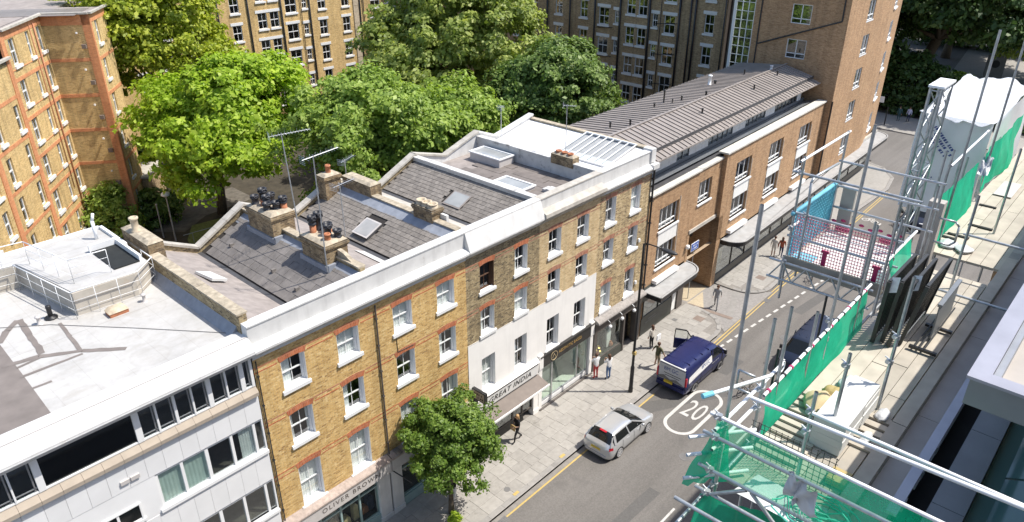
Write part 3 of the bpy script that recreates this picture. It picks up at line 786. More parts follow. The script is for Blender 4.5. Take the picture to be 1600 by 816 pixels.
for (ya, yb) in ((5.5,7.75),(1.7,3.65)):
    MB().box(14.27,14.34,ya,yb,12.1,12.42).box(14.3,14.85,ya-.02,ya+.1,12.15,12.5).build('lead_apron', 'lead', h1)
MB().prism([(.5,12.46),(1.8,12.46),(1.8,13.0),(1.4,12.95),(.9,12.72)], 'x', 14.85, 15.02).build('wall_ramp', 'mortar_cap', h1)
rc_ = slab_between(MB(), 15.05, 12.5, 17.5, 11.35, .36, 9.0).build('roof', 'felt', h2)
rd_ = slab_between(MB(), 17.5, 11.35, 19.93, 12.42, .36, 9.0).build('roof', 'roof_batten', h2)
slates(rd_, 17.62, 11.42, 19.95, 12.42, .38, 8.98, .242, .285, 'slate', 2, skip=[(3.9,5.1,.55,1.55)])
slab_between(MB(), 16.75, 11.75, 17.25, 11.52, .4, 3.4, .02).build('valley_flashing', 'white_grimy', h2)
MB().box(17.38,17.64,.36,9.0,11.34,11.40).build('valley_gutter', 'lead_dark', h2)
slab_between(MB(), 19.42, 12.24, 19.93, 12.52, .4, 8.9, .03).build('lead_flashing', 'lead', h2)
party(h2, 20.05, .36, 9.0, 11.0, 12.52, .26, 'mortar_cap')
rear_wall(h2, 14.93, 20.06, 17.5, 12.8, 11.6, 12.75)
chimney(h2, 18.85, 19.75, 8.3, 8.95, 11.3, 13.2, [(19.3,8.62,.42,.13,'roll')])
chimney(h2, 19.85, 20.5, 6.1, 8.3, 12.0, 13.05, [], band=False)
chimney(h2, 19.82, 20.42, 1.75, 3.0, 12.2, 13.1, [(20.1,2.0,.18,.2,'buff'),(20.1,2.38,.18,.2,'buff'),(20.1,2.75,.18,.2,'buff')], cap=False)
MB().box(20.3,20.44,1.35,1.75,12.3,12.8).build('chimney_render', 'white_paint', h2)
def rooflight(h, xc, yc, z, lx, ly, tilt, hgt=.16, m='foam_white', pm='glass_obscured'):
    o = MB().box(-lx/2,lx/2,-ly/2,ly/2,0,hgt).build('skylight', 'lead_dark', h)
    o.location = Vector((xc,yc,z))-off(h); o.rotation_euler = (0, tilt, 0)
    MB().box(-lx/2-.03,lx/2+.03,-ly/2-.03,ly/2+.03,hgt,hgt+.035).build('skylight_frame', m, o, local=True)
    if pm: MB().box(-lx/2+.05,lx/2-.05,-ly/2+.05,ly/2-.05,hgt+.036,hgt+.042).build('pane', pm, o, local=True)
    return o
rooflight(h2, 18.35, 4.5, 11.80, .95, 1.0, R(-24), .14, 'fascia_grey', 'canopy_top')
# ---------------------------------------------------------- house 3: restaurant
RC3 = [(9.15,10.55),(6.82,8.22),(3.55,5.5)]
h3, o3 = house('dark brick terraced house, white below, with the restaurant sign', 20.06, 25.1, RC3, [20.95,23.3], [.92,.92], 'brick_stock', RL, stucco=6.66, stm='stucco', shop_top=3.45)
for ri, (za, zb) in enumerate(RC3):
    for q, x in enumerate([20.95,23.3]):
        sash(h3, x, za, .92, zb-za, frame='brown_frame' if ri == 0 and q == 0 else 'white_clean', cur=[(0,.5,'curtain')] if (ri+q) % 2 else ([(0,1,'curtain')] if ri else None), bars=2)
        if ri < 2: arch(h3, x, zb, .92)
for (za, zb) in RC3[:2]: string_course(h3, 20.06, 25.1, zb-.02, 'brick_soldier_worn', gaps=[(20.82,22.0),(23.17,24.35)])
MB().prism([(0,12.46),(-.03,12.46),(-.34,11.62),(-.34,11.55),(-.3,11.55),(-.02,11.2),(0,11.2)], 'x', 20.06, 25.1).build('cornice', 'white_paint', h3)
parapet(h3, 20.06, 25.1)
ra = slab_between(MB(), 20.18, 12.35, 22.6, 11.25, .36, 9.0).build('roof', 'stone_coping', h3)
rb = slab_between(MB(), 22.6, 11.25, 24.98, 12.3, .36, 9.0).build('roof', 'roof_batten', h3)
slates(rb, 22.72, 11.31, 25.0, 12.3, .38, 8.98, .242, .285, 'slate', 3, skip=[(3.4,4.8,.45,1.45)])
MB().box(22.46,22.74,.36,9.0,11.24,11.31).build('valley_gutter', 'lead_dark', h3)
rooflight(h3, 23.65, 4.15, 11.68, .95, 1.15, R(-24), .1, 'zinc', 'glass_obscured')
party(h3, 25.12, .36, 9.0, 11.0, 12.5, .26, 'white_grimy', 'white_grimy')
slab_between(MB(), 24.72, 12.16, 24.99, 12.32, .4, 8.9, .03).build('lead_flashing', 'lead_dark', h3)
rear_wall(h3, 20.06, 25.1, 22.6, 12.55, 11.5, 12.6)
# ---------------------------------------------------------- house 4: flat roof behind parapets
h4, o4 = house('pale brick terraced house, cream below, with black and gold shop fascia', 25.1, 30.03, RC3, [25.82,28.12], [.98,1.0], 'brick_pale', RL, stucco=6.66, stm='stucco', shop_top=3.5)
for ri, (za, zb) in enumerate(RC3):
    for q, x in enumerate([25.82,28.12]):
        sash(h4, x, za, .98, zb-za, cur=[(0,.4,'curtain')] if q == 0 else None)
        if ri < 2: arch(h4, x, zb, .98, m='brick_soldier_worn')
for (za, zb) in RC3[:2]: string_course(h4, 25.1, 30.03, zb-.02, 'brick_soldier_worn', gaps=[(25.69,26.93),(27.99,29.23)])
MB().prism([(0,11.95),(-.05,11.95),(-.4,11.8),(-.42,11.62),(-.36,11.55),(-.3,11.45),(-.05,11.2),(0,11.2)], 'x', 25.1, 30.03).build('cornice', 'stone_coping', h4)
parapet(h4, 25.1, 30.03, cm='stone_coping')
rf = slab_between(MB(), 25.24, 11.62, 29.9, 11.66, .36, 9.0).build('roof', 'felt', h4)
rn = random.Random(9)
for i in range(9):
    for j in range(4):
        y0 = .5+j*2.15+(i % 2)*.5; x = 25.4+i*.5
        if y0+2.1 < 9: MB().box(x,x+.49,y0,y0+2.1,11.66,11.685+(.012 if (i+j) % 2 else 0)).build('roof_sheet', 'felt_dark', rf)
party(h4, 30.05, .36, 9.0, 11.0, 12.5, .26, 'white_grimy', 'white_grimy')
rear_wall(h4, 25.1, 30.03, 27.4, 12.62, 11.95, 12.75, m='white_paint', cm='stone_coping')
def lantern(h, x0, x1, y0, y1, z0, z1):
    o = MB().box(x0,x1,y0,y1,z0,z1).build('skylight', 'fascia_grey', h)
    MB().box(x0-.06,x1+.06,y0-.06,y0+.06,z1,z1+.06).box(x0-.06,x1+.06,y1-.06,y1+.06,z1,z1+.06).box(x0-.06,x0+.06,y0+.06,y1-.06,z1,z1+.06).box(x1-.06,x1+.06,y0+.06,y1-.06,z1,z1+.06).build('skylight_frame', 'white_clean', o)
    MB().box(x0+.06,x1-.06,y0+.06,y1-.06,z1+.005,z1+.02).build('pane', 'glass_obscured', o)
lantern(h4, 28.55, 29.7, 5.9, 8.2, 11.66, 12.12)
lantern(h4, 26.55, 27.5, 2.4, 4.4, 11.66, 11.86)
MB().box(27.5,28.0,1.0,1.9,11.66,11.85).box(27.4,27.9,1.3,1.6,11.85,11.95).build('roof_box', 'white_grimy', h4)
# ---------------------------------------------------------- house 5: white roof with patent glazing
RC5 = [(9.25,10.8),(6.85,8.3),(3.83,5.55)]
h5, o5 = house('patchy brick terraced house above the dark shopfront with globe lamps', 30.03, 34.95, RC5, [30.58,32.96], [.94,.94], 'brick_patchy', RL, shop_top=3.6)
for ri, (za, zb) in enumerate(RC5):
    for q, x in enumerate([30.58,32.96]):
        sash(h5, x, za, .94, zb-za, cur=[(0,1,'curtain')] if (ri*2+q) % 3 == 1 else None)
        arch(h5, x, zb, .94, m='brick_soldier_worn')
for (za, zb) in RC5[:2]: string_course(h5, 30.03, 34.95, zb-.02, 'brick_soldier_worn', gaps=[(30.45,31.65),(32.83,34.03)])
cornice_a(h5, 30.03, 35.0); parapet(h5, 30.03, 34.95)
MB().box(34.6,35.02,-.1,.5,11.85,12.62).box(34.5,35.1,-.36,.5,11.5,11.78).build('parapet_block', 'white_paint', h5)
slab_between(MB(), 30.15, 12.3, 31.7, 11.95, .36, 9.0).build('roof', 'white_clean', h5)
slab_between(MB(), 31.7, 11.95, 34.85, 12.5, .36, 9.0).build('roof', 'white_clean', h5)
party(h5, 34.86, .36, 9.0, 0.0, 12.55, .24, 'mortar_cap')
rear_wall(h5, 30.03, 34.95, 31.7, 12.75, 12.1, 12.75, m='white_paint', cm='white_paint')
pg = MB()
for i in range(8):
    y = 1.05+i*.5; a = Vector((31.9,y,12.06)); b = Vector((34.7,y,12.62)); pg.bar(a, b, .06, .06)
pg.bar((31.9,1.0,12.06),(31.9,4.6,12.06),.08,.08); pg.bar((34.7,1.0,12.62),(34.7,4.6,12.62),.08,.08)
pgo = pg.build('patent_glazing', 'white_clean', h5)
for i in range(7):
    y = 1.05+i*.5
    MB().add([(31.93,y+.03,12.07),(34.68,y+.03,12.62),(34.68,y+.47,12.62),(31.93,y+.47,12.07)], [(0,1,2,3)]).build('pane', 'glass_roof', pgo)
MB().add([(31.93,1.0,11.98),(34.68,1.0,12.5),(34.68,4.6,12.5),(31.93,4.6,11.98)], [(0,1,2,3)]).build('glazing_lining', 'fascia_grey', h5)
chimney(h5, 29.85, 30.4, 1.8, 3.3, 12.3, 12.85, [(30.1,2.15,.12,.16,'roll'),(30.1,2.55,.12,.16,'roll'),(30.1,2.95,.12,.16,'roll')], band=False)
pipe(h5, [(34.98,-.12,11.5),(34.98,-.12,3.2)], .06, 'black_paint')
MB().box(34.05,34.17,-.1,0,7.1,7.3).box(34.05,34.17,-.1,0,4.3,4.5).build('flood_lamp', 'lamp_white', h5)
# ------------------------------------------------------------------ shopfronts
ROTF = (R(90), 0, 0)
def glazing(h, xs, z0, z1, y, m='white_clean', t=.06, transom=None, gm='glass_shop', name='shop_window'):
    mb = MB()
    for x in xs: mb.box(x-t/2,x+t/2,y-.05,y+.05,z0,z1)
    for z in [z0+t/2, z1-t/2]+([transom] if transom else []):
        for a, b in zip(xs[:-1], xs[1:]): mb.box(a+t/2,b-t/2,y-.045,y+.045,z-t/2,z+t/2)
    o = mb.build(name, m, h)
    zz = [z0, transom, z1] if transom else [z0, z1]
    for a, b in zip(xs[:-1], xs[1:]):
        for c, d in zip(zz[:-1], zz[1:]): MB().box(a+t/2,b-t/2,y-.004,y+.004,c+t/2,d-t/2).build('pane', gm, o)
    return o
def room(h, x0, x1, z1, y0, y1, m):
    return MB().quad((x0,y1,0),(x1,y1,0),(x1,y1,z1),(x0,y1,z1)).quad((x0,y0,.02),(x1,y0,.02),(x1,y1,.02),(x0,y1,.02)).quad((x0,y0,z1),(x1,y0,z1),(x1,y1,z1),(x0,y1,z1)).quad((x0,y0,0),(x0,y1,0),(x0,y1,z1),(x0,y0,z1)).quad((x1,y0,0),(x1,y1,0),(x1,y1,z1),(x1,y0,z1)).build('shop_interior', m, h)
# pair of brick houses: outfitter on the left, second shop behind the street tree
def oliver(h, x0, x1, letters):
    MB().box(x0,x1,-.3,.3,2.74,3.36).build('shop_fascia', 'fascia_grey', h)
    MB().prism([(0,3.6),(-.3,3.48),(-.35,3.43),(-.35,3.36),(0,3.36)], 'x', x0, x1).build('shop_cornice', 'timber_weathered', h)
    if letters: text('OLIVER BROWN', .33, 'faded_letter', h, ((x0+x1)/2+.45,-.306,3.04), ROTF, space=1.3)
    room(h, x0+.02, x1-.02, 3.35, .3, 3.2, 'interior_dark')
    for x in (x0+.35, x1-.3): MB().box(x-.3,x+.3,-.09,.3,0,2.72).box(x-.34,x+.34,-.12,.3,0,.25).build('pilaster', 'white_paint', h)
    MB().box(x0+.66,x1-.6,-.02,.2,0,.5).build('stall_riser', 'teal', h)
    n = 4 if letters else 3; xs = [x0+.66+(x1-.6-x0-.66)*i/n for i in range(n+1)]
    return glazing(h, xs, .5, 2.72, .1, 'teal', .08, 2.12)
oliver(h1, 9.78, 14.95, True); oliver(h2, 15.0, 20.04, False)
for (x, z, s, m) in ((12.9,.9,.5,'sack'),(13.9,.8,.45,'terracotta'),(12.3,1.1,.4,'c_khaki'),(13.4,1.3,.35,'sack'),(14.2,1.2,.5,'c_navy')):
    MB().prism([(x-s*.4,.52),(x+s*.4,.52),(x+s*.33,z),(x+s*.12,z+.12),(x-s*.12,z+.12),(x-s*.33,z)], 'y', .5, .75).build('shop_display', m, h1)
MB().box(15.25,15.5,-.32,-.05,3.6,3.66).box(15.28,15.47,-.5,-.3,3.62,3.68).build('flood_lamp', 'cover_grey', h1)
MB().tube((15.1,-.1,2.6),(15.35,-1.1,2.35),.03).build('awning_arm', 'black_paint', h1)
# restaurant
room(h3, 20.1, 25.05, 3.4, .3, 3.4, 'interior')
MB().prism([(0,3.5),(-.1,3.5),(-.24,3.34),(-.2,3.3),(-.12,2.55),(0,2.55)], 'x', 20.12, 25.05).build('sign_board', 'stucco', h3)
sb = MB().add([(20.9,-.245,3.3),(24.92,-.245,3.3),(24.92,-.165,2.6),(20.9,-.165,2.6),(20.9,-.2,3.3),(24.92,-.2,3.3),(24.92,-.12,2.6),(20.9,-.12,2.6)], [(0,1,2,3),(0,4,5,1),(1,5,6,2),(2,6,7,3),(3,7,4,0)]).build('sign_panel', 'sign_white', h3)
tr = math.atan2(.08, .7)
text('GREAT INDIA', .47, 'print_black', h3, (22.78,-.216,2.95), (R(90)+tr,0,0), sx=1.02, shear=.18, space=1.12)
MB().bar((20.9,-.25,3.31),(24.92,-.25,3.31),.03).bar((20.9,-.17,2.59),(24.92,-.17,2.59),.03).build('sign_edge', 'print_black', h3)
MB().prism([(-.05,2.52),(-.12,2.54),(-.92,2.3),(-.92,2.22),(-.05,2.4)], 'x', 20.3, 25.02).build('awning', 'awning_brown', h3)
MB().box(20.28,25.04,-.97,-.92,2.2,2.31).build('awning_edge', 'white_clean', h3)
MB().box(20.12,20.5,-.12,.2,0,2.5).build('pilaster', 'stucco', h3)
MB().box(24.72,25.1,-.12,.2,0,2.55).box(24.7,25.12,-.15,.2,0,.3).build('pilaster', 'stucco', h3)
MB().box(20.5,24.72,-.02,.1,2.2,2.45).box(20.5,24.0,-.02,.1,0,.45).build('shop_frame', 'print_black', h3)
glazing(h3, [20.5,21.9,23.2,23.95,24.72], .45, 2.2, .04, 'shop_brown', .09, None, 'glass')
for x in (21.2,22.0,22.7): curtain(h3, x-off(h3).x, .25, .5, .45, 1.6, 'curtain')
bs = thing('bracket_sign', 'small grey projecting box sign at the restaurant corner', 'sign', (20.3,-.4,3.65))
MB().box(20.24,20.4,-.9,.0,3.66,4.24).build('sign_box', 'print_black', bs)
MB().box(20.225,20.24,-.84,-.04,3.72,4.18).build('sign_face', 'sign_grey', bs)
scribble(bs, 'print_black', (20.221,-.44,3.95), (0,-1,0), (0,0,1), .62, 2, .12, .07, 3, (-1,0,0))
MB().tube((20.3,0,3.95),(20.3,-.05,3.95),.05).build('bracket', 'black_paint', bs)
MB().box(20.1,20.32,-.28,0,2.7,3.4).box(20.08,20.36,-.32,0,3.4,3.55).build('console_bracket', 'black_paint', h3)
# aesthetics shop
room(h4, 25.15, 29.98, 2.72, .2, 2.1, 'interior_pale')
MB().box(25.2,29.95,-.14,.2,2.72,3.44).box(25.2,29.95,-.2,.0,3.44,3.5).build('shop_fascia', 'shop_black', h4)
text('AESTHETIC BASED', .27, 'gold', h4, (27.78,-.146,3.1), ROTF, sx=.92)
me = MB()
for k in range(20):
    t0 = 2*math.pi*k/20; t1 = 2*math.pi*(k+1)/20; me.bar((26.35+.27*math.cos(t0),-.15,3.08+.27*math.sin(t0)),(26.35+.27*math.cos(t1),-.15,3.08+.27*math.sin(t1)),.04,.02)
me.bar((26.22,-.15,2.97),(26.35,-.15,3.2),.03,.02).bar((26.35,-.15,3.2),(26.48,-.15,2.97),.03,.02)
me.build('shop_emblem', 'sack', h4)
glazing(h4, [25.4,26.4,28.65,29.6], .3, 2.72, .06, 'alu', .09)
MB().box(25.4,29.6,-.0,.14,.06,.3).build('stall_riser', 'white_clean', h4)
for x in (25.28, 29.8): MB().box(x-.13,x+.13,-.12,.3,0,2.72).build('pilaster', 'stucco', h4); MB().box(x-.16,x+.16,-.17,.1,2.73,3.6).build('console_bracket', 'stucco', h4)
MB().box(25.2,29.95,-.22,-.1,0,.05).build('threshold', 'shop_brown', h4)
MB().box(26.6,27.8,1.3,1.7,.03,.8).build('reception_desk', 'white_clean', h4)
# dark shop with globe lamps
room(h5, 30.1, 33.1, 2.66, .35, 1.1, 'shop_brown')
MB().box(30.06,34.9,-.16,.2,2.66,3.36).build('shop_fascia', 'shop_brown', h5)
MB().prism([(0,3.66),(-.36,3.5),(-.42,3.42),(-.42,3.34),(0,3.34)], 'x', 30.05, 34.92).build('shop_cornice', 'cornice_grey', h5)
for a, b, yb in ((30.06,30.34,.3),(33.05,33.2,.5),(34.5,34.9,.3)): MB().box(a,b,-.13,yb,0,2.66).build('pilaster', 'shop_brown', h5)
MB().box(30.34,33.05,-.1,.3,0,.55).build('stall_riser', 'shop_green', h5)
glazing(h5, [30.34,33.05], .55, 2.66, .0, 'shop_brown', .08)
MB().box(33.2,34.5,.5,.56,0,2.66).build('door', 'black_paint', h5)
MB().tube((33.35,.46,1.0),(33.35,.46,1.3),.015).build('door_handle', 'alu', h5)
rn = random.Random(4)
for i in range(11):
    x = 30.6+rn.random()*2.2; s = rn.uniform(.1,.22); y = rn.uniform(.2,.55)
    MB().lathe([(s*.6,0),(s*.9,s*.5),(s*.75,s*1.3),(s*.35,s*1.5),(s*.4,s*1.9)], (x,y,.56), 8).build('shop_display', rn.choice(['c_white','sack','gold','c_pale','terracotta']), h5)
MB().prism([(32.0,.6),(32.35,.6),(32.4,1.6),(32.25,1.95),(32.1,1.95),(31.95,1.6)], 'y', .3, .5).build('shop_display', 'c_white', h5)
MB().box(31.6,31.85,.35,.6,.56,1.9).build('shop_display', 'c_black', h5)
for x in (30.9, 32.1, 33.35):
    lp = MB().path([(x,-.16,3.3),(x,-.42,3.36),(x,-.58,3.26),(x,-.6,3.12)], .016).build('shop_lamp', 'alu', h5)
    MB().sphere((x,-.6,3.0), .115, 12, 8).build('lamp_globe', 'lamp_white', lp, True)
# ------------------------------------------------------------------ white office building (left foreground)
A = thing('office_building', 'white panelled modern office building with flat white roof', 'building', (2,0,0))
AX0, AX1 = -6.0, 9.72
MB().box(AX0,AX1,.5,12.4,11.6,12.0).build('roof', 'roof_membrane', A)
MB().prism([(.62,12.1),(.05,12.12),(.03,12.09),(-.34,11.74),(-.36,11.7),(-.36,11.6),(-.3,11.5),(.62,11.5)], 'x', AX0, AX1+.05).build('roof_edge', 'white_paint', A)
MB().box(AX0,AX1+.05,-.39,-.36,11.53,11.62).build('gutter_trim', 'alu', A)
MB().box(AX0,AX1+.05,.03,.055,12.10,12.128).build('edge_trim', 'fascia_grey', A)
MB().box(AX0,AX1+.05,.62,.66,12.0,12.07).build('edge_trim', 'fascia_grey', A)
MB().box(AX0,AX1,.35,.5,0,11.5).build('back_structure', 'interior_dark', A)
MB().quad((AX0,2.4,3.8),(AX1,2.4,3.8),(AX1,2.4,11.5),(AX0,2.4,11.5)).quad((AX1,.1,0),(AX1,12,0),(AX1,12,11.6),(AX1,.1,11.6)).build('side_wall', 'interior', A)
bs_ = [o for o in A.children if o.name.startswith('back_structure')][0]; bpy.data.objects.remove(bs_)
for z in (10.0, 7.2, 4.4): MB().quad((AX0,.02,z),(AX1,.02,z),(AX1,2.4,z),(AX0,2.4,z)).build('floor_slab', 'interior', A)
# top window band
def band(xs, z0, z1, y, thick, gm='glass', hop=True):
    mb = MB()
    for x, t in xs: mb.box(x-t/2,x+t/2,y-.05,y+.07,z0,z1)
    mb.box(xs[0][0],xs[-1][0],y-.04,y+.06,z0,z0+.05); mb.box(xs[0][0],xs[-1][0],y-.04,y+.06,z1-.06,z1)
    o = mb.build('window_band', 'white_clean', A)
    for (a, ta), (b, tb) in zip(xs[:-1], xs[1:]):
        if b-a > 2: continue
        MB().box(a+ta/2,b-tb/2,y,y+.006,z0+.05,z1-.06).build('pane', gm, o)
        if hop:
            MB().box(a+ta/2,b-tb/2,y-.015,y+.03,z0+.16,z0+.19).box(b-tb/2-.09,b-tb/2-.05,y-.015,y+.03,z0+.05,z1-.06).build('sash_rail', 'alu', o)
    return o
xs = [(x,.05) for x in (-.95,-.33,.29,.91,1.53,2.16)]+[(2.86,.2),(5.72,.2),(6.34,.06),(6.94,.09),(7.53,.06),(8.12,.16),(8.72,.06),(9.3,.16),(9.66,.1)]
band(xs, 10.13, 11.5, .04, .1)
MB().box(2.96,5.62,.05,.08,10.15,11.46).build('dark_infill', 'glass_tint', A)
MB().box(2.9,5.7,.3,.32,10.1,11.5).build('infill_back', 'interior', A)
n = 27
for i in range(n):
    x = AX1-.585*(i+1)
    MB().prism([(-.16,9.79),(-.16,9.93),(.03,10.12),(.06,10.12),(.06,9.79)], 'x', x+.004, x+.581).build('sill_tile', 'beige_sill', A)
pm = MB().box(.004,.581,-.03,.02,0,1.06).mesh('cladding_panel'); pm.materials.append(MAT('panel_white'))
pm2 = MB().box(.004,.581,-.03,.02,0,1.24).mesh('cladding_panel'); pm2.materials.append(MAT('panel_white'))
for i in range(18): link('cladding_panel', pm, None, A, loc=(AX1-.585*(i+1), 0, 8.71))
for i in range(8): link('cladding_panel', pm2, None, A, loc=(AX1-.585*(i+1), 0, 5.86))
for i in range(8): link('cladding_panel', pm2, None, A, loc=(AX1-.585*(i+1), 0, 2.9))
MB().box(AX0,5.8,-.02,.03,3,8.7).box(AX0,AX1,.03,.08,8.66,9.8).box(5.8,AX1,.03,.08,5.8,7.2).box(5.8,AX1,.03,.08,0,4.3).box(AX0,5.8,-.02,.03,0,3).build('rendered_wall', 'panel_white', A)
xs = [(5.84,.1),(6.69,.1),(7.57,.12),(8.49,.1),(9.36,.1),(9.7,.06)]
w2 = band(xs, 7.28, 8.66, .06, .1, hop=False)
MB().box(5.7,AX1,-.1,.06,7.14,7.27).build('window_sill', 'white_clean', A)
band(xs, 4.35, 5.8, .06, .1, hop=False)
MB().box(5.7,AX1,-.1,.06,4.2,4.33).build('window_sill', 'white_clean', A)
for (x, w) in ((5.9,.78),(6.75,.8)): curtain(A, x-off(A).x, .13, 7.34, w, 1.26, 'curtain_green', 6)
curtain(A, 8.8-off(A).x, .13, 7.34, .5, 1.26, 'curtain', 5)
def small_win(x0, x1, z0, z1):
    o = MB().box(x0-.12,x1+.12,-.08,.0,z0-.14,z0-.02).box(x0-.06,x0,-.07,.0,z0,z1).box(x1,x1+.06,-.07,.0,z0,z1).box(x0-.06,x1+.06,-.07,.0,z1,z1+.06).box((x0+x1)/2-.04,(x0+x1)/2+.04,-.05,.0,z0,z1).box(x0,x1,-.05,.0,z0-.02,z0+.04).build('window', 'white_clean', A)
    MB().box(x0,x1,-.035,-.028,z0,z1).build('pane', 'glass_tint', o)
small_win(3.75, 5.1, 7.35, 7.95); small_win(2.2, 2.75, 7.7, 8.1)
for x in (4.78, 5.1): MB().box(x,x+.27,-.09,-.03,8.98,9.12).build('wall_vent', 'fascia_grey', A)
# coating repairs on the roof
def patch(pts, z=12.006, m='roof_stain'):
    flat(MB(), pts, z).build('roof_patch', m, A)
patch([(-4,5.9),(3.98,5.9),(3.9,3.3),(3.8,.65),(-4,.65)])
def stroke(pts, w, z=12.011):
    mb = MB(); rn = random.Random(len(pts)*7+int(pts[0][0]*10))
    L = []; Rr = []
    for (a, b) in zip(pts[:-1], pts[1:]):
        a = Vector(a); b = Vector(b); d = (b-a).normalized(); nn = Vector((-d.y, d.x)); k = max(2, int((b-a).length/.25))
        for i in range(k+1):
            p = a+(b-a)*i/k; L.append(p+nn*w/2*rn.uniform(.75,1.3)); Rr.append(p-nn*w/2*rn.uniform(.75,1.3))
    for i in range(len(L)-1): flat(mb, [L[i].to_tuple(), L[i+1].to_tuple(), Rr[i+1].to_tuple(), Rr[i].to_tuple()], z)
    mb.build('roof_patch', 'roof_stain', A)
stroke([(3.6,4.45),(4.6,4.2),(5.7,3.5),(6.75,2.55)], .2); stroke([(4.95,7.2),(4.85,5.8),(4.75,4.3)], .2, 12.014); stroke([(5.85,5.9),(5.75,4.7),(5.68,3.5)], .13, 12.014)
stroke([(3.8,3.35),(5.65,3.3)], .12, 12.014); stroke([(3.9,4.0),(4.7,4.1)], .1, 12.017); stroke([(3.85,2.45),(4.4,2.42)], .1); stroke([(4.9,7.2),(4.4,6.7),(4.0,6.0)], .22, 12.018)
# raised plant block with walkway rails
blk = [(2.0,10.4),(5.9,9.75),(6.5,5.95),(8.65,5.85),(9.45,6.5),(9.45,10.5),(9.35,10.8),(2.0,10.9)]
MB().prism(blk, 'z', 11.99, 12.9).build('plant_block', 'tan_render', A)
MB().prism([(2.0,10.43),(5.92,9.78),(6.53,6.0),(8.64,5.9),(9.42,6.5),(9.42,10.5),(9.32,10.77),(2.0,10.87)], 'z', 12.9, 12.94).build('plant_block_top', 'roof_membrane', A)
MB().box(8.25,9.2,6.6,8.75,12.94,12.99).build('stair_hatch', 'dark_gap', A)
MB().box(8.2,9.25,8.75,8.85,12.94,13.25).box(9.2,9.3,6.6,8.75,12.94,13.2).build('hatch_upstand', 'white_clean', A)
MB().box(AX0,9.5,10.85,10.95,12.9,13.06).box(9.38,9.5,8.4,10.95,12.9,13.06).build('block_kerb', 'white_clean', A)
def railing(pts, z0, h, step=1.0, r=.013, mid=2, top=.02):
    mb = MB()
    for a, b in zip(pts[:-1], pts[1:]):
        a = Vector((*a, z0)); b = Vector((*b, z0)); L = (b-a).length; k = max(1, round(L/step))
        mb.tube(a+Vector((0,0,h)), b+Vector((0,0,h)), top)
        for m in range(1, mid+1): mb.tube(a+Vector((0,0,h*m/(mid+1))), b+Vector((0,0,h*m/(mid+1))), r*.6, n=6)
        for i in range(k+1): p = a+(b-a)*i/k; mb.tube(p, p+Vector((0,0,h)), r*.8, n=6)
    return mb.build('railing', 'galv_white', A, True)
railing([(2.0,10.0),(5.75,9.55),(6.38,5.72),(8.7,5.6),(9.55,6.35),(9.55,7.3)], 12.0, 1.08, .9)
railing([(2.0,10.1),(6.28,9.45),(6.83,6.6),(8.1,6.5)], 12.94, .95, .9)
MB().tube((8.9,9.9,12.9),(8.9,9.9,13.75),.07).tube((8.9,9.9,13.7),(8.98,9.85,14.05),.06).build('vent_pipe', 'galv_white', A, True)
MB().lathe([(.22,0),(.22,.05),(.08,.07),(.07,.12),(.085,.14),(.085,.42),(.09,.44),(.09,.5),(.05,.52)], (5.78,6.5,12.0), 12).build('vent_cowl', 'plastic_black', A, True)
for (x, y) in ((5.35,6.35),(8.55,5.2)): MB().lathe([(.12,0),(.07,.03),(.06,.25),(.1,.27),(.1,.31),(.04,.33)], (x,y,12.0), 10).build('vent_stub', 'fascia_grey', A, True)
dm = MB().box(7.2,7.85,4.9,5.35,12.0,12.14).build('rooflight', 'terracotta', A)
MB().add([(7.18,4.88,12.14),(7.87,4.88,12.14),(7.87,5.37,12.14),(7.18,5.37,12.14),(7.3,5.0,12.3),(7.75,5.0,12.3),(7.75,5.25,12.3),(7.3,5.25,12.3)], [(4,5,6,7),(0,1,5,4),(1,2,6,5),(2,3,7,6),(3,0,4,7)]).build('rooflight_dome', 'pot_buff', dm, True)
MB().prism([(9.45,12.0),(9.74,12.0),(9.74,12.32)], 'y', .62, 9.0).build('lead_flashing', 'lead', A)
MB().path([(9.6,.8,12.02),(7.5,3.6,12.02),(5.6,6.0,12.02),(3.0,8.2,12.02)], .01).build('cable', 'cover_grey', A)

# ------------------------------------------------------------------ modern brick building with metal roof (slightly turned with the street)
F = thing('shop_building', 'long brown brick building with dark standing seam roof and canopies', 'building', (35.0,0,0), R(1.4))
def FB(mb, name, m, parent=None, smooth=False): return mb.build(name, m, parent or F, smooth, True)
def cwin(x, z, w, h, y0=0., n=3, d=.16, fm='white_clean', low=.3):
    """white casement window with a low transom row"""
    k = ('cw', w, h, n, d)
    if k not in win_cache:
        mb = MB(); t = .05
        mb.box(0,w,d,d+.07,0,t); mb.box(0,w,d,d+.07,h-t,h); mb.box(0,t,d,d+.07,t,h-t); mb.box(w-t,w,d,d+.07,t,h-t)
        mb.box(t,w-t,d-.01,d+.06,low,low+.06)
        for i in range(1, n): mb.box(w*i/n-.025,w*i/n+.025,d,d+.07,t,h-t)
        win_cache[k] = mb.mesh('window'); win_cache[k].materials.append(MAT('white_clean'))
    o = link('window', win_cache[k], None, F, True, loc=(x, y0, z))
    for i in range(n):
        pane_obj(o, (w*i/n+.04, w*(i+1)/n-.035, low+.06, h-.05, d+.03)); pane_obj(o, (w*i/n+.04, w*(i+1)/n-.035, .05, low, d+.03))
    return o
S1, S2 = 9.1, 26.2          # end of the low section, end of the building (local x)
Ta = lambda u, d, z: (u, d, z); Tb = lambda u, d, z: (u, -.3+d, z)
opsA = [(1.3,3.6,6.95,8.42),(1.3,3.6,4.38,5.9),(6.1,7.85,7.2,8.72),(5.5,9.1,0,5.38)]
wf = wall_open(MB(), 0, S1, 3.5, 9.6, opsA[:3]+[(5.5,9.1,3.4,5.38)], Ta, .25)
FB(wf, 'brick_front', 'brick_modern')
wins = [10.75, 16.15, 21.6]
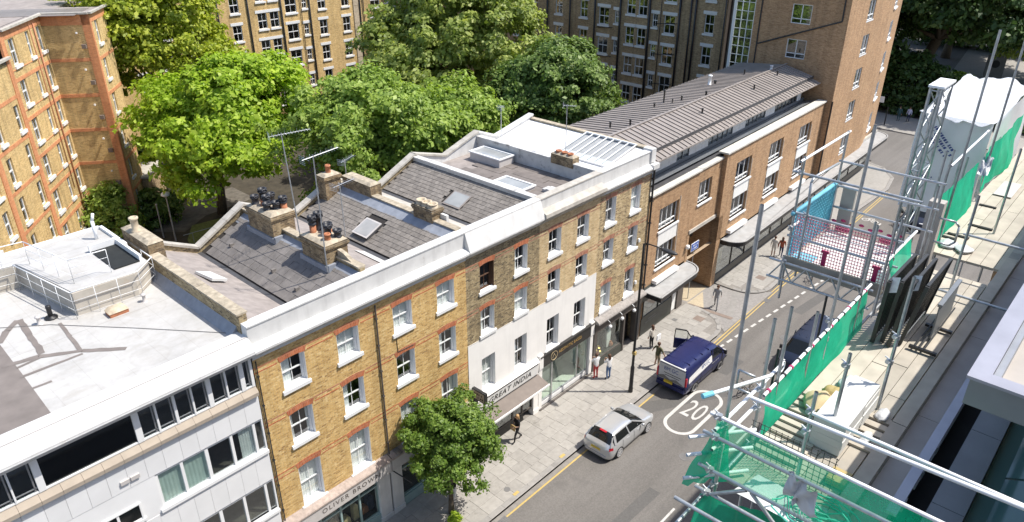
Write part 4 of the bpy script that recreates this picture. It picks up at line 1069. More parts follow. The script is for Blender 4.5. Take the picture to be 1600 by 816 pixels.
opsB = [(x, x+2.35, z0, z1) for x in wins for z0, z1 in ((7.3,8.88),(4.75,6.25))]
FB(wall_open(MB(), S1, S2, 3.6, 9.95, opsB, Tb, .25), 'brick_front', 'brick_modern')
FB(MB().quad((S1,-.3,3.6),(S1,0,3.6),(S1,0,9.95),(S1,-.3,9.95)), 'brick_return', 'brick_modern'); FB(MB().quad((S2,-.3,3.6),(S2,.4,3.6),(S2,.4,9.95),(S2,-.3,9.95)), 'brick_return', 'brick_modern')
for x, z, w, h in ((1.3,6.95,2.3,1.47),(1.3,4.38,2.3,1.52)): cwin(x, z, w, h, 0, 4)
cwin(6.1, 7.2, 1.75, 1.52, 0, 3)
for x in wins: cwin(x, 7.3, 2.35, 1.58, -.3, 3); cwin(x, 4.75, 2.35, 1.5, -.3, 3)
sl_ = MB().box(1.2,3.7,-.1,.15,6.84,6.95).box(1.2,3.7,-.1,.15,4.27,4.38).box(6.0,7.95,-.1,.15,7.09,7.2)
for x in wins: sl_.box(x-.1,x+2.45,-.42,-.15,7.19,7.3).box(x-.1,x+2.45,-.42,-.15,4.64,4.75)
FB(sl_, 'window_sill', 'white_clean')
for x, y, z0, z1 in [(1.34,-.03,5.92,6.84)]+[(x+.04,-.33,6.27,7.19) for x in wins]: FB(MB().box(x,x+2.26,y,y+.05,z0,z1), 'spandrel_panel', 'sign_white')
for x, y in [(1.25,0)]+[(x-.05,-.3) for x in wins]: FB(MB().box(x+2.45,x+2.5,y-.03,y+.02,4.4,8.6), 'window_trim', 'stone_coping')
FB(MB().quad((0,1.5,3.5),(S2,1.5,3.5),(S2,1.5,9.5),(0,1.5,9.5)).quad((0,.2,6.6),(S2,.2,6.6),(S2,1.5,6.6),(0,1.5,6.6)).quad((0,.2,4.0),(5.4,.2,4.0),(5.4,1.5,4.0),(0,1.5,4.0)).quad((9.2,.2,4.2),(S2,.2,4.2),(S2,1.5,4.2),(9.2,1.5,4.2)), 'interior', 'interior')
# brick base, arch passage
for q in ((.0,.35,0,.3,0,3.5),(5.2,5.5,-.02,3,0,5.4),(9.1,9.7,-.3,3,0,5.4)): FB(MB().box(*q), 'brick_pier', 'brick_modern')
FB(MB().box(5.5,9.1,3,6,0,5.38).quad((5.5,0,5.38),(9.1,0,5.38),(9.1,3.0,5.38),(5.5,3.0,5.38)), 'passage', 'shop_brown')
FB(MB().box(5.35,9.1,-.08,.1,5.38,5.62), 'lintel', 'stone_coping')
FB(MB().box(7.3,8.0,2.9,3.0,3.9,4.6), 'passage_vent', 'cover_grey')
FB(MB().lathe([(.03,-.12),(.12,-.12),(.16,0),(.12,.12),(.03,.14)], (5.2,-.14,4.55), 12), 'wall_lamp', 'lamp_white', smooth=True)
# copings
cp = MB(); n = 9
for i in range(n): cp.box(S1*i/n+.003,S1*(i+1)/n-.003,-.1 if i > 5 else -.14,.42,9.6,9.72 if i > 5 else 9.70)
for i in range(17): cp.box(S1-.15+(S2-S1+.2)*i/17+.003,S1-.15+(S2-S1+.2)*(i+1)/17-.003,-.42,.3,9.95,10.06)
FB(cp, 'roof_coping', 'pale_coping')
FB(MB().box(0,S2,.3,1.55,9.5,9.75), 'terrace_gutter', 'lead_dark')
FB(MB().quad((0,1.4,9.75),(S2,1.4,9.75),(S2,.55,9.95),(0,.55,9.95)), 'gutter_slope', 'metal_mid')
# penthouse storey: panels and ribbon windows
FB(MB().quad((0,2.4,9.7),(S2,2.4,9.7),(S2,2.4,11.6),(0,2.4,11.6)).quad((0,1.5,11.55),(S2,1.5,11.55),(S2,2.4,11.55),(0,2.4,11.55)), 'penthouse_interior', 'interior')
pans = [(2.5,5.4),(7.0,9.6),(13.2,15.2),(18.6,20.3),(24.6,25.4)]
FB(MB().box(0,S2,1.46,1.54,9.72,10.0), 'penthouse_base', 'metal_mid')
for a, b in pans:
    k = max(1, round((b-a)/1.0))
    for i in range(k): FB(MB().box(a+(b-a)*i/k+.006,a+(b-a)*(i+1)/k-.006,1.44,1.5,10.0,11.5), 'penthouse_panel', 'panel_white')
gaps = [(.2,2.5),(5.4,7.0),(9.6,13.2),(15.2,18.6),(20.3,24.6)]
for a, b in gaps:
    k = max(2, round((b-a)/.75)); mb = MB()
    for i in range(k+1): mb.box(a+(b-a)*i/k-.03,a+(b-a)*i/k+.03,1.46,1.54,10.0,11.5)
    mb.box(a,b,1.47,1.53,10.72,10.78)
    o = FB(mb, 'ribbon_window', 'metal_mid')
    for i in range(k):
        FB(MB().box(a+(b-a)*i/k+.03,a+(b-a)*(i+1)/k-.03,1.5,1.505,10.0,10.72), 'pane', 'glass', o)
        FB(MB().box(a+(b-a)*i/k+.03,a+(b-a)*(i+1)/k-.03,1.5,1.505,10.78,11.5), 'pane', 'glass', o)
for x in (6.1, 10.4, 11.2, 12.2, 16.0, 17.5, 21, 22.4, 23.6): FB(MB().box(x,x+.5,1.9,2.1,11.0,11.45), 'window_blind', 'c_pale')
# standing seam roof, panel by panel
def seam_strip(x, w, prof):
    mb = MB()
    for (ya, za), (yb, zb) in zip(prof[:-1], prof[1:]):
        mb.add([(x,ya,za),(x+w-.012,ya,za),(x+w-.012,yb,zb),(x,yb,zb)], [(0,1,2,3)])
        mb.add([(x,ya,za),(x+.03,ya,za),(x+.03,yb,zb),(x,yb,zb),(x,ya,za+.06),(x+.03,ya,za+.06),(x+.03,yb,zb+.06),(x,yb,zb+.06)], [(4,5,6,7),(0,1,5,4),(1,2,6,5),(2,3,7,6),(3,0,4,7)])
    return mb
pr = {}
for nm, prof in (('e', [(.35,11.42),(1.05,11.66)]), ('m', [(1.0,11.86),(3.35,12.45)]), ('b', [(3.35,12.45),(7.3,12.05)])):
    me = seam_strip(0, .5, prof).mesh('roof_panel'); me.materials.append(MAT('zinc')); pr[nm] = me
rbase = FB(MB().add([(0,.4,11.38),(S2,.4,11.38),(S2,1.05,11.62),(0,1.05,11.62)], [(0,1,2,3)]).add([(0,1.02,11.8),(S2,1.02,11.8),(S2,3.35,12.4),(0,3.35,12.4)], [(0,1,2,3)]).add([(0,3.35,12.4),(S2,3.35,12.4),(S2,7.3,12.0),(0,7.3,12.0)], [(0,1,2,3)]), 'roof', 'zinc')
nn_ = int(S2/.5)
for i in range(nn_):
    for k in ('e','m','b'): link('roof_panel', pr[k], None, rbase, True, loc=(.05+i*.5, 0, 0))
FB(MB().box(0,S2,.98,1.04,11.6,11.86), 'eaves_upstand', 'lead_dark')
FB(MB().box(0,S2,.32,.4,11.34,11.42), 'eaves_trim', 'zinc')
FB(MB().bar((0,3.35,12.5),(S2,3.35,12.5),.16,.05), 'ridge_cap', 'zinc')
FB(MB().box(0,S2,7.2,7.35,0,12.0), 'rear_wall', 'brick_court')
for (x, y, h, r, m) in ((2.2,4.5,.42,.06,'black_paint'),(3.2,3.7,.42,.06,'black_paint'),(8.2,5.0,.32,.06,'black_paint'),(9.6,5.1,.95,.055,'black_paint'),(9.9,4.6,.3,.04,'black_paint'),(10.8,4.4,.36,.06,'black_paint'),(12.8,3.6,.36,.07,'black_paint'),(9.5,2.1,.38,.06,'black_paint'),(16.4,5.2,.75,.12,'galv_white'),(16.7,4.9,.3,.09,'black_paint'),(17.6,2.2,.4,.06,'black_paint'),(21.0,4.6,.4,.06,'black_paint'),(22.6,2.6,.4,.06,'black_paint'),(23.5,3.5,.35,.1,'galv_white')):
    zz = 12.45-(abs(y-3.35)*(.1 if y > 3.35 else .25))
    FB(MB().lathe([(r*1.8,0),(r,.05),(r,h*.85),(r*1.3,h*.86),(r*1.3,h),(r*.5,h+.01)], (x,y,zz-.03), 10), 'roof_vent', m, smooth=True)
# shop storey and canopies
FB(MB().quad((0,2.6,0),(5.2,2.6,0),(5.2,2.6,3.6),(0,2.6,3.6)).quad((9.7,2.6,0),(S2+17,2.6,0),(S2+17,2.6,3.7),(9.7,2.6,3.7)), 'shop_interior', 'interior_dark')
def fglaz(xs, z0, z1, y, m, gm='glass'):
    mb = MB()
    for x in xs: mb.box(x-.04,x+.04,y-.05,y+.05,z0,z1)
    for a, b in zip(xs[:-1], xs[1:]): mb.box(a+.04,b-.04,y-.045,y+.045,z0,z0+.08).box(a+.04,b-.04,y-.045,y+.045,z1-.08,z1)
    o = FB(mb, 'shop_window', m)
    for a, b in zip(xs[:-1], xs[1:]): FB(MB().box(a+.04,b-.04,y-.004,y+.004,z0+.08,z1-.08), 'pane', gm, o)
FB(MB().box(.2,4.0,-.04,.1,0,1.25).box(.0,4.0,-.06,.1,2.55,3.5), 'shop_front', 'shop_green')
fglaz([.35,2.2,3.9], 1.25, 2.55, .0, 'shop_green')
FB(MB().box(4.05,4.75,.05,.1,.05,2.5), 'door', 'sign_white')
FB(MB().box(3.95,4.05,-.05,.15,0,3).box(4.75,5.5,-.05,.15,0,3), 'door_post', 'shop_brown')
FB(MB().box(.7,2.4,-.048,-.04,.75,.8).box(1.0,2.0,-.048,-.04,.9,.98), 'shop_lettering', 'cover_grey')
fglaz([9.75,12.2,14.5,16.9,19.2,21.5,23.8,26.0,28.5,31,34,37,40,43], .55, 2.8, -.2, 'shop_black', 'glass')
FB(MB().box(9.7,43,-.25,.0,0,.55).box(9.7,43,-.28,.0,2.8,3.3), 'shop_front', 'shop_black')
FB(MB().prism([(10.0,.6),(12.0,.6),(12.0,2.0),(11.2,2.3),(10.0,2.5)], 'y', .4, .5), 'shop_display', 'sack')
def canopy(x0, x1, y0, y1, z, rl, rr, name='canopy'):
    pts = [(x0,y1)]
    pts += arc(x0+rl, y0+rl, rl, 180, 270, 8) if rl > .05 else [(x0,y0)]
    pts += arc(x1-rr, y0+rr, rr, 270, 360, 8) if rr > .05 else [(x1,y0)]
    pts += [(x1,y1)]
    o = FB(MB().prism(pts, 'z', z-.32, z), name, 'black_paint')
    inn = [(x0+.1,y1)]+(arc(x0+rl, y0+rl, rl-.1, 180, 270, 8) if rl > .05 else [(x0+.1,y0+.1)])+(arc(x1-rr, y0+rr, rr-.1, 270, 360, 8) if rr > .05 else [(x1-.1,y0+.1)])+[(x1-.1,y1)]
    FB(MB().prism(inn, 'z', z, z+.02), 'canopy_lead', 'canopy_top', o)
    rim = MB(); 
    for a, b in zip(pts[1:-2] if False else pts[:-1], pts[1:]): rim.bar((*a,z+.03),(*b,z+.03),.1,.05)
    FB(rim, 'canopy_rim', 'canopy_top', o)
    return o
canopy(.1, 5.55, -1.32, 0, 3.32, 0, 1.15)
canopy(9.85, 43.5, -1.75, -.3, 3.45, 1.1, 1.6)
FB(MB().box(1.1,3.9,-.35,0,3.5,3.72), 'canopy_box', 'white_clean')
for x in wins: FB(MB().box(x-.2,x+2.5,-.62,-.3,3.75,3.98), 'canopy_box', 'white_clean')
FB(MB().box(26.3,43,-.5,-.3,3.5,3.75), 'canopy_band', 'stone_coping')

# ------------------------------------------------------------------ tower block
G = thing('tower_block', 'tall brown brick tower block at the end of the metal roof', 'building', (61.4,.4,0), R(1.4))
def GB(mb, name, m, parent=None, smooth=False): return mb.build(name, m, parent or G, smooth, True)
HT = 26.
def gwin(x, y, z, w, h, side):
    """side 's': south front (local x along), 'w': west face (local y along)"""
    d = .1; mb = MB(); t = .055
    def bx(a, b, c, e, dd=0):
        if side == 's': mb.box(a,b,y-.02+dd,y+d,c,e)
        else: mb.box(x-.02+dd,x+d,a,b,c,e)
    a0 = x if side == 's' else y
    bx(a0,a0+w,z,z+t); bx(a0,a0+w,z+h-t,z+h); bx(a0,a0+t,z+t,z+h-t); bx(a0+w-t,a0+w,z+t,z+h-t); bx(a0+w/2-t/2,a0+w/2+t/2,z+t,z+h-t); bx(a0+t,a0+w-t,z+.36,z+.36+t)
    o = GB(mb, 'window', 'white_clean')
    for i in range(2):
        p0 = a0+w*i/2+t*.6; p1 = a0+w*(i+1)/2-t*.6
        if side == 's': GB(MB().box(p0,p1,y+.03,y+.04,z+t,z+h-t), 'pane', 'glass', o)
        else: GB(MB().box(x+.03,x+.04,p0,p1,z+t,z+h-t), 'pane', 'glass', o)
    s_ = MB()
    if side == 's': s_.box(a0-.08,a0+w+.08,y-.1,y,z-.12,z)
    else: s_.box(x-.05,x,a0-.06,a0+w+.06,z-.1,z)
    GB(s_, 'sill', 'white_clean', o)
rowsS = [7.4+2.78*i for i in range(7)]
rowW = [12.95+2.72*i for i in range(5)]
os1 = [(4.5,6.1,z,z+1.6) for z in [4.4]+rowsS]
GB(wall_open(MB(), 0, 10.5, 3.3, HT, os1, lambda u,d,z: (u,-.55+d,z), .12), 'brick_front', 'brick_modern')
def bend(u, d, z): return (10.5+u*math.cos(R(9))-d*math.sin(R(9)), -.55+u*math.sin(R(9))+d*math.cos(R(9)), z)
os2 = [(2.6,4.4,z,z+1.6) for z in [4.4]+rowsS]
GB(wall_open(MB(), 0, 8.5, 3.3, HT, os2, bend, .12), 'brick_front', 'brick_modern')
GB(MB().quad(bend(8.5,0,0),bend(8.5,12,0),bend(8.5,12,HT),bend(8.5,0,HT)), 'brick_side', 'brick_modern')
os3 = [(2.35,3.95,z,z+1.5) for z in rowW]
GB(wall_open(MB(), -.55, 7.05, 3.3, HT, os3, lambda u,d,z: (d,u,z), .12), 'brick_west', 'brick_modern')
for o_1 in os1: gwin(o_1[0], -.47, o_1[2], 1.6, 1.6, 's')
for o_1 in os2:
    wq = GB(MB(), 'window', 'white_clean')
    me = wq.data
    mb = MB()
    a0, z, w, h, t = o_1[0], o_1[2], 1.8, 1.6, .06
    for (a,b,c,e) in ((a0,a0+w,z,z+t),(a0,a0+w,z+h-t,z+h),(a0,a0+t,z,z+h),(a0+w-t,a0+w,z,z+h),(a0+w/2-.03,a0+w/2+.03,z,z+h),(a0,a0+w,z+.36,z+.42)):
        p = [bend(a,.02,c),bend(b,.02,c),bend(b,.02,e),bend(a,.02,e),bend(a,.1,c),bend(b,.1,c),bend(b,.1,e),bend(a,.1,e)]
        mb.add(p, [(0,1,2,3),(0,4,5,1),(1,5,6,2),(2,6,7,3),(3,7,4,0)])
    nm = mb.mesh('window'); nm.materials.append(MAT('white_clean')); wq.data = nm
    GB(MB().quad(bend(a0,.07,z),bend(a0+w,.07,z),bend(a0+w,.07,z+h),bend(a0,.07,z+h)), 'pane', 'glass', wq)
    p = [bend(a0-.1,-.12,z-.14),bend(a0+w+.1,-.12,z-.14),bend(a0+w+.1,-.12,z),bend(a0-.1,-.12,z),bend(a0-.1,.05,z-.14),bend(a0+w+.1,.05,z-.14),bend(a0+w+.1,.05,z),bend(a0-.1,.05,z)]
    GB(MB().add(p, [(0,1,2,3),(0,4,5,1),(1,5,6,2),(2,6,7,3),(3,7,4,0)]), 'sill', 'white_clean', wq)
for o_1 in os3: gwin(.06, o_1[0], o_1[2], 1.6, 1.5, 'w')
GB(MB().quad((.9,-.5,3),(.9,7,3),(.9,7,HT),(.9,-.5,HT)).quad((.1,1.2,3),(18,1.2,3),(18,3.2,HT),(.1,1.2,HT)), 'interior', 'interior')
GB(MB().path([(-.06,6.5,9.5),(-.06,6.5,HT)], .06).path([(-.06,6.4,13.75),(-.06,-.1,16.2)], .06).path([(-.06,-.1,16.2),(-.06,.05,HT)], .06), 'drainpipe', 'steel_dark')
# glazed stair beside the west face
gl = MB()
for y in (7.1,7.65,8.2,8.75): gl.box(.02,.1,y-.03,y+.03,9,HT)
for i in range(24): gl.box(.03,.09,7.1,8.75,9+i*.72-.02,9+i*.72+.02)
go = GB(gl, 'stair_glazing', 'white_clean')
for i in range(23):
    for y in (7.1,7.65,8.2): GB(MB().box(.05,.056,y+.03,y+.52,9+i*.72+.02,9+(i+1)*.72-.02), 'pane', 'glass', go)
GB(MB().box(-.02,.15,8.75,8.95,9,HT), 'stair_edge', 'white_clean')
GB(MB().box(.05,5,8.95,9.1,0,HT).box(1.6,5,7.05,9.0,0,HT), 'stair_wall', 'shop_brown')
GB(MB().box(0,10,6.95,7.1,0,9.2), 'brick_base', 'brick_modern')
GB(MB().box(-.02,.06,-.62,-.5,3.4,10.0), 'corner_strip', 'black_paint')  # narrow dark strip down the tower's front corner
# ------------------------------------------------------------------ mansion blocks round the garden
def msash(root, T, u, z, w, h, bars=2, d=.12, head=True, u0l=None, u1l=None):
    """T(u, d, z) -> local point; sash window with white lintel and sill"""
    def bxf(mb, a, b, c, e, da, db):
        p = [T(a,da,c),T(b,da,c),T(b,da,e),T(a,da,e),T(a,db,c),T(b,db,c),T(b,db,e),T(a,db,e)]
        mb.add(p, [(0,1,2,3),(7,6,5,4),(0,4,5,1),(1,5,6,2),(2,6,7,3),(3,7,4,0)])
    mb = MB(); t = .07
    bxf(mb,u,u+w,z,z+t,d-.04,d+.05); bxf(mb,u,u+w,z+h-t,z+h,d-.04,d+.05); bxf(mb,u,u+t,z+t,z+h-t,d-.04,d+.05); bxf(mb,u+w-t,u+w,z+t,z+h-t,d-.04,d+.05)
    bxf(mb,u+t,u+w-t,z+h/2-.04,z+h/2+.04,d-.03,d+.04)
    for i in range(1, bars): bxf(mb,u+w*i/bars-.018,u+w*i/bars+.018,z+t,z+h-t,d-.02,d+.03)
    o = mb.build('window', 'white_clean', root, False, True)
    mb = MB(); bxf(mb,u+t,u+w-t,z+t,z+h-t,d,d+.01); mb.build('pane', 'glass', o, False, True)
    mb = MB(); bxf(mb,u-.1,u+w+.1,z-.2,z-.005,-.12,d); mb.build('sill', 'white_clean', o, False, True)
    if head:
        a, b = (u-.2 if u0l is None else u0l), (u+w+.2 if u1l is None else u1l)
        mb = MB(); bxf(mb,a,b,z+h+.01,z+h+.32,-.04,.1); mb.build('lintel', 'white_clean', o, False, True)
    return o
# lit block along the back of the garden, facing the street (plane y = 59)
K = thing('mansion_block', 'sunlit yellow brick mansion block with white lintels at the back of the garden', 'building', (50,59,0))
TK = lambda u, d, z: (u-50, d, z)
rowsK = [1.3,4.3,7.3,10.3,13.3,16.3]
colsK = []   # (u, w, h, dz, protrusion)
for base in (45.3, 46.85): colsK.append((base,1.15,1.75,.75))
colsK += [(48.95,1.5,1.75,2.1),(51.2,.65,1.3,2.4),(53.4,1.1,1.75,2.1),(56.8,1.1,1.75,2.05),(61.2,1.5,1.75,1.4),(63.4,.8,1.3,1.75),(65.1,1.1,1.75,2.2),(66.6,1.1,1.75,2.2),(42.1,1.1,1.7,2.8),(39.2,.8,1.6,2.7),(36.6,1.2,1.7,2.2),(33.8,1.2,1.7,2.2),(31.0,.8,1.5,2.4)]
opsK = []
for (u, w, h, dz) in colsK:
    for i in range(-1, 6):
        z = 7.3+3.0*(i-1)+dz-.35
        if z > .5: opsK.append((u, u+w, z, z+h))
wall_open(MB(), 28, 70, 0, 21, opsK, TK, .2).build('brick_front', 'brick_mansion', K, False, True)
MB().quad((-22,1.2,0),(20,1.2,0),(20,1.2,21),(-22,1.2,21)).build('interior', 'interior_dark', K, False, True)
for q, o_1 in enumerate(opsK): msash(K, TK, o_1[0], o_1[2], o_1[1]-o_1[0], o_1[3]-o_1[2], 2, u0l=(45.05 if abs(o_1[0]-45.3) < .01 else None), u1l=(48.2 if abs(o_1[0]-46.85) < .01 else None))
for u, r in ((44.2,.09),(48.35,.1),(52.15,.1),(59.45,.1),(60.0,.06),(64.55,.1),(51.0,.04),(40.6,.08)):
    MB().tube((u-50,-.12,0),(u-50,-.12,20.5), r).build('drainpipe', 'steel_dark', K, True, True)
for i in range(9): MB().box(58.5-50,59.25-50,-.1,0,1.4+i*2.1,3.45+i*2.1).build('duct_panel', 'pot_buff', K, False, True)
MB().box(44.3-50,48.25-50,-.06,0,0,21).build('brick_bay', 'brick_mansion', K, False, True) if False else None
MB().box(-22,20,-.3,.3,21,21.4).build('parapet_coping', 'stone_coping', K, False, True)
# shaded block on the right, facing the garden (plane x = 67)
Q = thing('mansion_block', 'shaded brown brick mansion block behind the metal roof', 'building', (67,25,0))
TQ = lambda u, d, z: (d, u-25, z)
colsQ = [(32.45,1.0,1.75,.75),(29.0,1.0,1.75,.75),(26.2,1.3,1.75,.3),(24.95,.5,1.3,.6),(21.55,1.05,1.75,1.7),(22.95,1.05,1.75,1.7),(20.25,.6,1.3,.75),(18.25,1.25,1.75,.3),(14.05,1.0,1.75,.85),(36,1.0,1.75,.75),(38.6,1.0,1.75,.75),(41.5,1.3,1.75,.3)]
opsQ = []
for (u, w, h, dz) in colsQ:
    for i in range(-3, 4):
        z = 9.1+3.0*i+dz-.12
        if z > .4 and z+h < 21: opsQ.append((u, u+w, z, z+h))
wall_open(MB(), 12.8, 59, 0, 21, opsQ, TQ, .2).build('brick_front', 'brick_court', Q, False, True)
MB().quad((1.2,-13,0),(1.2,34,0),(1.2,34,21),(1.2,-13,21)).build('interior', 'interior_dark', Q, False, True)
MB().quad((0,-12.2,0),(6,-12.2,0),(6,-12.2,21),(0,-12.2,21)).build('brick_return', 'shop_brown', Q, False, True)
for o_1 in opsQ: msash(Q, TQ, o_1[0], o_1[2], o_1[1]-o_1[0], o_1[3]-o_1[2], 2, u0l=(21.35 if abs(o_1[0]-21.55) < .01 else None), u1l=(24.2 if abs(o_1[0]-22.95) < .01 else None))
for u, r in ((31.3,.09),(27.95,.1),(24.72,.11),(21.2,.12),(19.85,.04),(17.75,.11),(16.55,.09),(16.05,.1),(34.5,.1),(12.95,.08)):
    MB().tube((-.14,u-25,0),(-.14,u-25,20.5), r).build('drainpipe', 'black_paint', Q, True, True)
for z in (12.1, 9.1, 15.1):
    MB().tube((-.1,27.6-25,z-.15),(-.1,25.6-25,z+.02),.035).tube((-.1,20.6-25,z-2.0),(-.1,18-25,z-1.75),.035).build('waste_pipe', 'black_paint', Q, True, True)
MB().box(-.3,.3,-12.2,34,21,21.4).build('parapet_coping', 'stone_coping', Q, False, True)
# orange and yellow brick mansion at the left edge
LM = thing('mansion_block', 'orange banded yellow brick mansion block at the left edge', 'building', (15.7,38.0,0), R(90-37.5))
# local x runs along the face (az 37.5), local -y... face normal points to local -y
TL = lambda u, d, z: (u, d, z)
st = 2.64
colsL = [(3.02,.72),(1.05,.62),(-1.75,.95),(-3.75,.75),(-6.75,.75),(-9.3,.8),(-11.6,.8)]
opsL = []
for ci, (u, w) in enumerate(colsL):
    off_ = 0 if ci < 3 else -1.25
    for k in range(-1, 7):
        z = 14.95-st*k+off_+(u-3)*.0
        if 0.6 < z < 15.2 and not (ci >= 3 and z > 13.4): opsL.append((u, u+w, z, z+1.7))
HL = 17.3
wall_open(MB(), -2.6, 4.05, 0, HL, [o for o in opsL if o[0] > -2.6], TL, .22).build('brick_front', 'brick_mansion', LM, False, True)
wall_open(MB(), -13, -2.6, 0, 15.6, [o for o in opsL if o[0] < -2.6], TL, .22).build('brick_front', 'brick_mansion', LM, False, True)
MB().quad((-13,1.0,0),(4,1.0,0),(4,1.0,HL),(-13,1.0,HL)).build('interior', 'interior_dark', LM, False, True)
for q, o_1 in enumerate(opsL): msash(LM, TL, o_1[0], o_1[2], o_1[1]-o_1[0], 1.7, 1 if o_1[1]-o_1[0] < .8 else 2, .16, head=False)
ob = MB()
ob.box(-2.6,4.06,-.02,.1,16.72,HL)
for k in range(0, 6): ob.box(-2.3,4.06,-.02,.1,13.95-st*k,14.2-st*k); ob.box(-7.6,-2.8,-.02,.1,13.1-st*k,13.35-st*k)
ob.box(-2.85,-2.3,-.05,.1,0,HL); ob.box(-8.0,-7.4,-.05,.1,0,15.6); ob.box(3.85,4.06,-.02,.1,0,16.7) if False else None
ob.build('orange_band', 'brick_orange', LM, False, True)
for k in range(0, 6): MB().box(-2.3,4.06,-.03,.05,14.68-st*k,14.74-st*k).build('string_course', 'brick_orange', LM, False, True)
MB().tube((2.55,-.08,0),(2.55,-.08,17),.05).tube((1.9,-.06,5),(1.9,-.06,17),.03).build('drainpipe', 'orange_pipe', LM, True, True)
# return and forward wing
RW = 3.3
MB().quad((4.06,0,0),(4.06,-RW,0),(4.06,-RW,HL),(4.06,0,HL)).build('brick_return', 'brick_mansion', LM, False, True)
rb_ = MB().box(4.0,4.06,-RW,-RW+.55,0,HL-.02).box(4.0,4.058,-RW,0,HL-.75,HL-.01)
for k in range(6): rb_.box(4.02,4.055,-RW,-.02,13.95-st*k,14.2-st*k)
rb_.build('orange_band', 'brick_orange', LM, False, True)
for k in range(5):
    MB().box(3.86,4.0,-RW+1.0,-RW+1.1,15.95-st*k,16.07-st*k).build('wall_lamp', 'lamp_white', LM, False, True)
    MB().box(3.82,4.0,-RW+.6,-RW+.9,14.9-st*k,15.2-st*k).build('wall_vent', 'cover_brown', LM, False, True)
opsW = [(4.95,5.65,15.05-st*k,16.75-st*k) for k in range(6)]
wall_open(MB(), 4.06, 7.6, 0, HL, opsW, lambda u,d,z: (u,-RW+d,z), .22).build('brick_front', 'brick_mansion', LM, False, True)
for o_1 in opsW: msash(LM, lambda u,d,z: (u,-RW+d,z), o_1[0], o_1[2], .7, 1.7, 1, .16, head=False)
ob = MB().box(4.06,7.62,-RW-.02,-RW+.1,16.7,HL).box(4.03,4.3,-RW-.02,-RW+.1,0,16.7)
for k in range(6): ob.box(4.3,7.6,-RW-.02,-RW+.1,13.95-st*k,14.2-st*k)
ob.build('orange_band', 'brick_orange', LM, False, True)
MB().quad((7.6,-RW,0),(7.6,0,0),(7.6,0,HL),(7.6,-RW,HL)).quad((7.6,.5,0),(16,.5,0),(16,.5,HL-1),(7.6,.5,HL-1)).build('brick_side', 'brick_mansion', LM, False, True)
MB().quad((4.3,-RW+1,0),(7.5,-RW+1,0),(7.5,-RW+1,HL),(4.3,-RW+1,HL)).build('interior', 'interior_dark', LM, False, True)
MB().box(-2.7,4.2,-.25,0,HL,HL+.14).box(4.0,7.8,-RW-.22,-RW,HL,HL+.14).box(3.85,4.1,-RW,-.2,HL,HL+.14).box(-13,-2.5,-.25,0,15.6,15.75).build('coping', 'stone_coping', LM, False, True)
MB().box(-2.6,16,.0,9,HL-.3,HL).box(4.1,7.6,-RW,.0,HL-.3,HL).box(-13,-2.6,0,9,15.3,15.6).build('flat_roof', 'felt', LM, False, True)
for i in range(12): MB().box(3.3+i*.3,3.5+i*.3,-2.6,3.5,HL,HL+.04).build('deck_strip', 'zinc', LM, False, True)
MB().box(-2.2,.8,2.2,4.5,HL,HL+2.2).build('roof_stair_house', 'brick_mansion', LM, False, True)
MB().tube((-2,.6,HL+.0),(3.5,.6,HL+.0),.02).build('roof_cable', 'steel_dark', LM, False, True)
# garden annexe wall by the mansion
an = thing('garden_wall', 'low brick annexe with stone coping below the left mansion', 'wall', (22.0,42.0,0), R(-40))
MB().box(-2.5,1.2,0,4,0,3.6).build('brick_wall', 'brick_court', an, False, True)
MB().box(-2.7,1.4,-.15,4.2,3.6,3.75).build('coping', 'stone_coping', an, False, True)
# ------------------------------------------------------------------ trees
def leaves_mesh(name, clumps, per, leaf, seed, mat, flat_=.45):
    rg = np.random.default_rng(seed)
    cs = np.array([c[:3] for c in clumps]); rs = np.array([c[3] for c in clumps]); ctr = cs.mean(0)
    n = len(cs)*per
    idx = np.repeat(np.arange(len(cs)), per)
    d = rg.normal(size=(n,3)); d /= np.linalg.norm(d, axis=1, keepdims=True)
    d[:,2] = np.where(d[:,2] < -.35, -d[:,2], d[:,2])
    rad = rs[idx]*(rg.random(n)**.45)
    pos = cs[idx]+d*rad[:,None]*np.array([1.1,1.1,.8])
    outw = cs[idx]-ctr; outw /= (np.linalg.norm(outw, axis=1, keepdims=True)+1e-6)
    nrm = d*.55+outw*.45+rg.normal(size=(n,3))*flat_+np.array([0,0,.45]); nrm /= np.linalg.norm(nrm, axis=1, keepdims=True)
    t = rg.normal(size=(n,3)); t -= nrm*(t*nrm).sum(1, keepdims=True); t /= np.linalg.norm(t, axis=1, keepdims=True)
    b = np.cross(nrm, t); s = leaf*np.clip(rg.lognormal(0,.32,n),.5,1.9)[:,None]
    droop = nrm*s*.18
    v = np.stack([pos-t*s*.5, pos+b*s*.33-droop*.2, pos+t*s*.62-droop, pos-b*s*.33-droop*.2], 1).reshape(-1,3)
    me = bpy.data.meshes.new(name); me.vertices.add(n*4); me.vertices.foreach_set('co', v.astype(np.float32).ravel())
    me.loops.add(n*4); me.loops.foreach_set('vertex_index', np.arange(n*4, dtype=np.int32))
    me.polygons.add(n); me.polygons.foreach_set('loop_start', np.arange(0, n*4, 4, dtype=np.int32))
    me.update(calc_edges=True); me.materials.append(MAT(mat)); return me
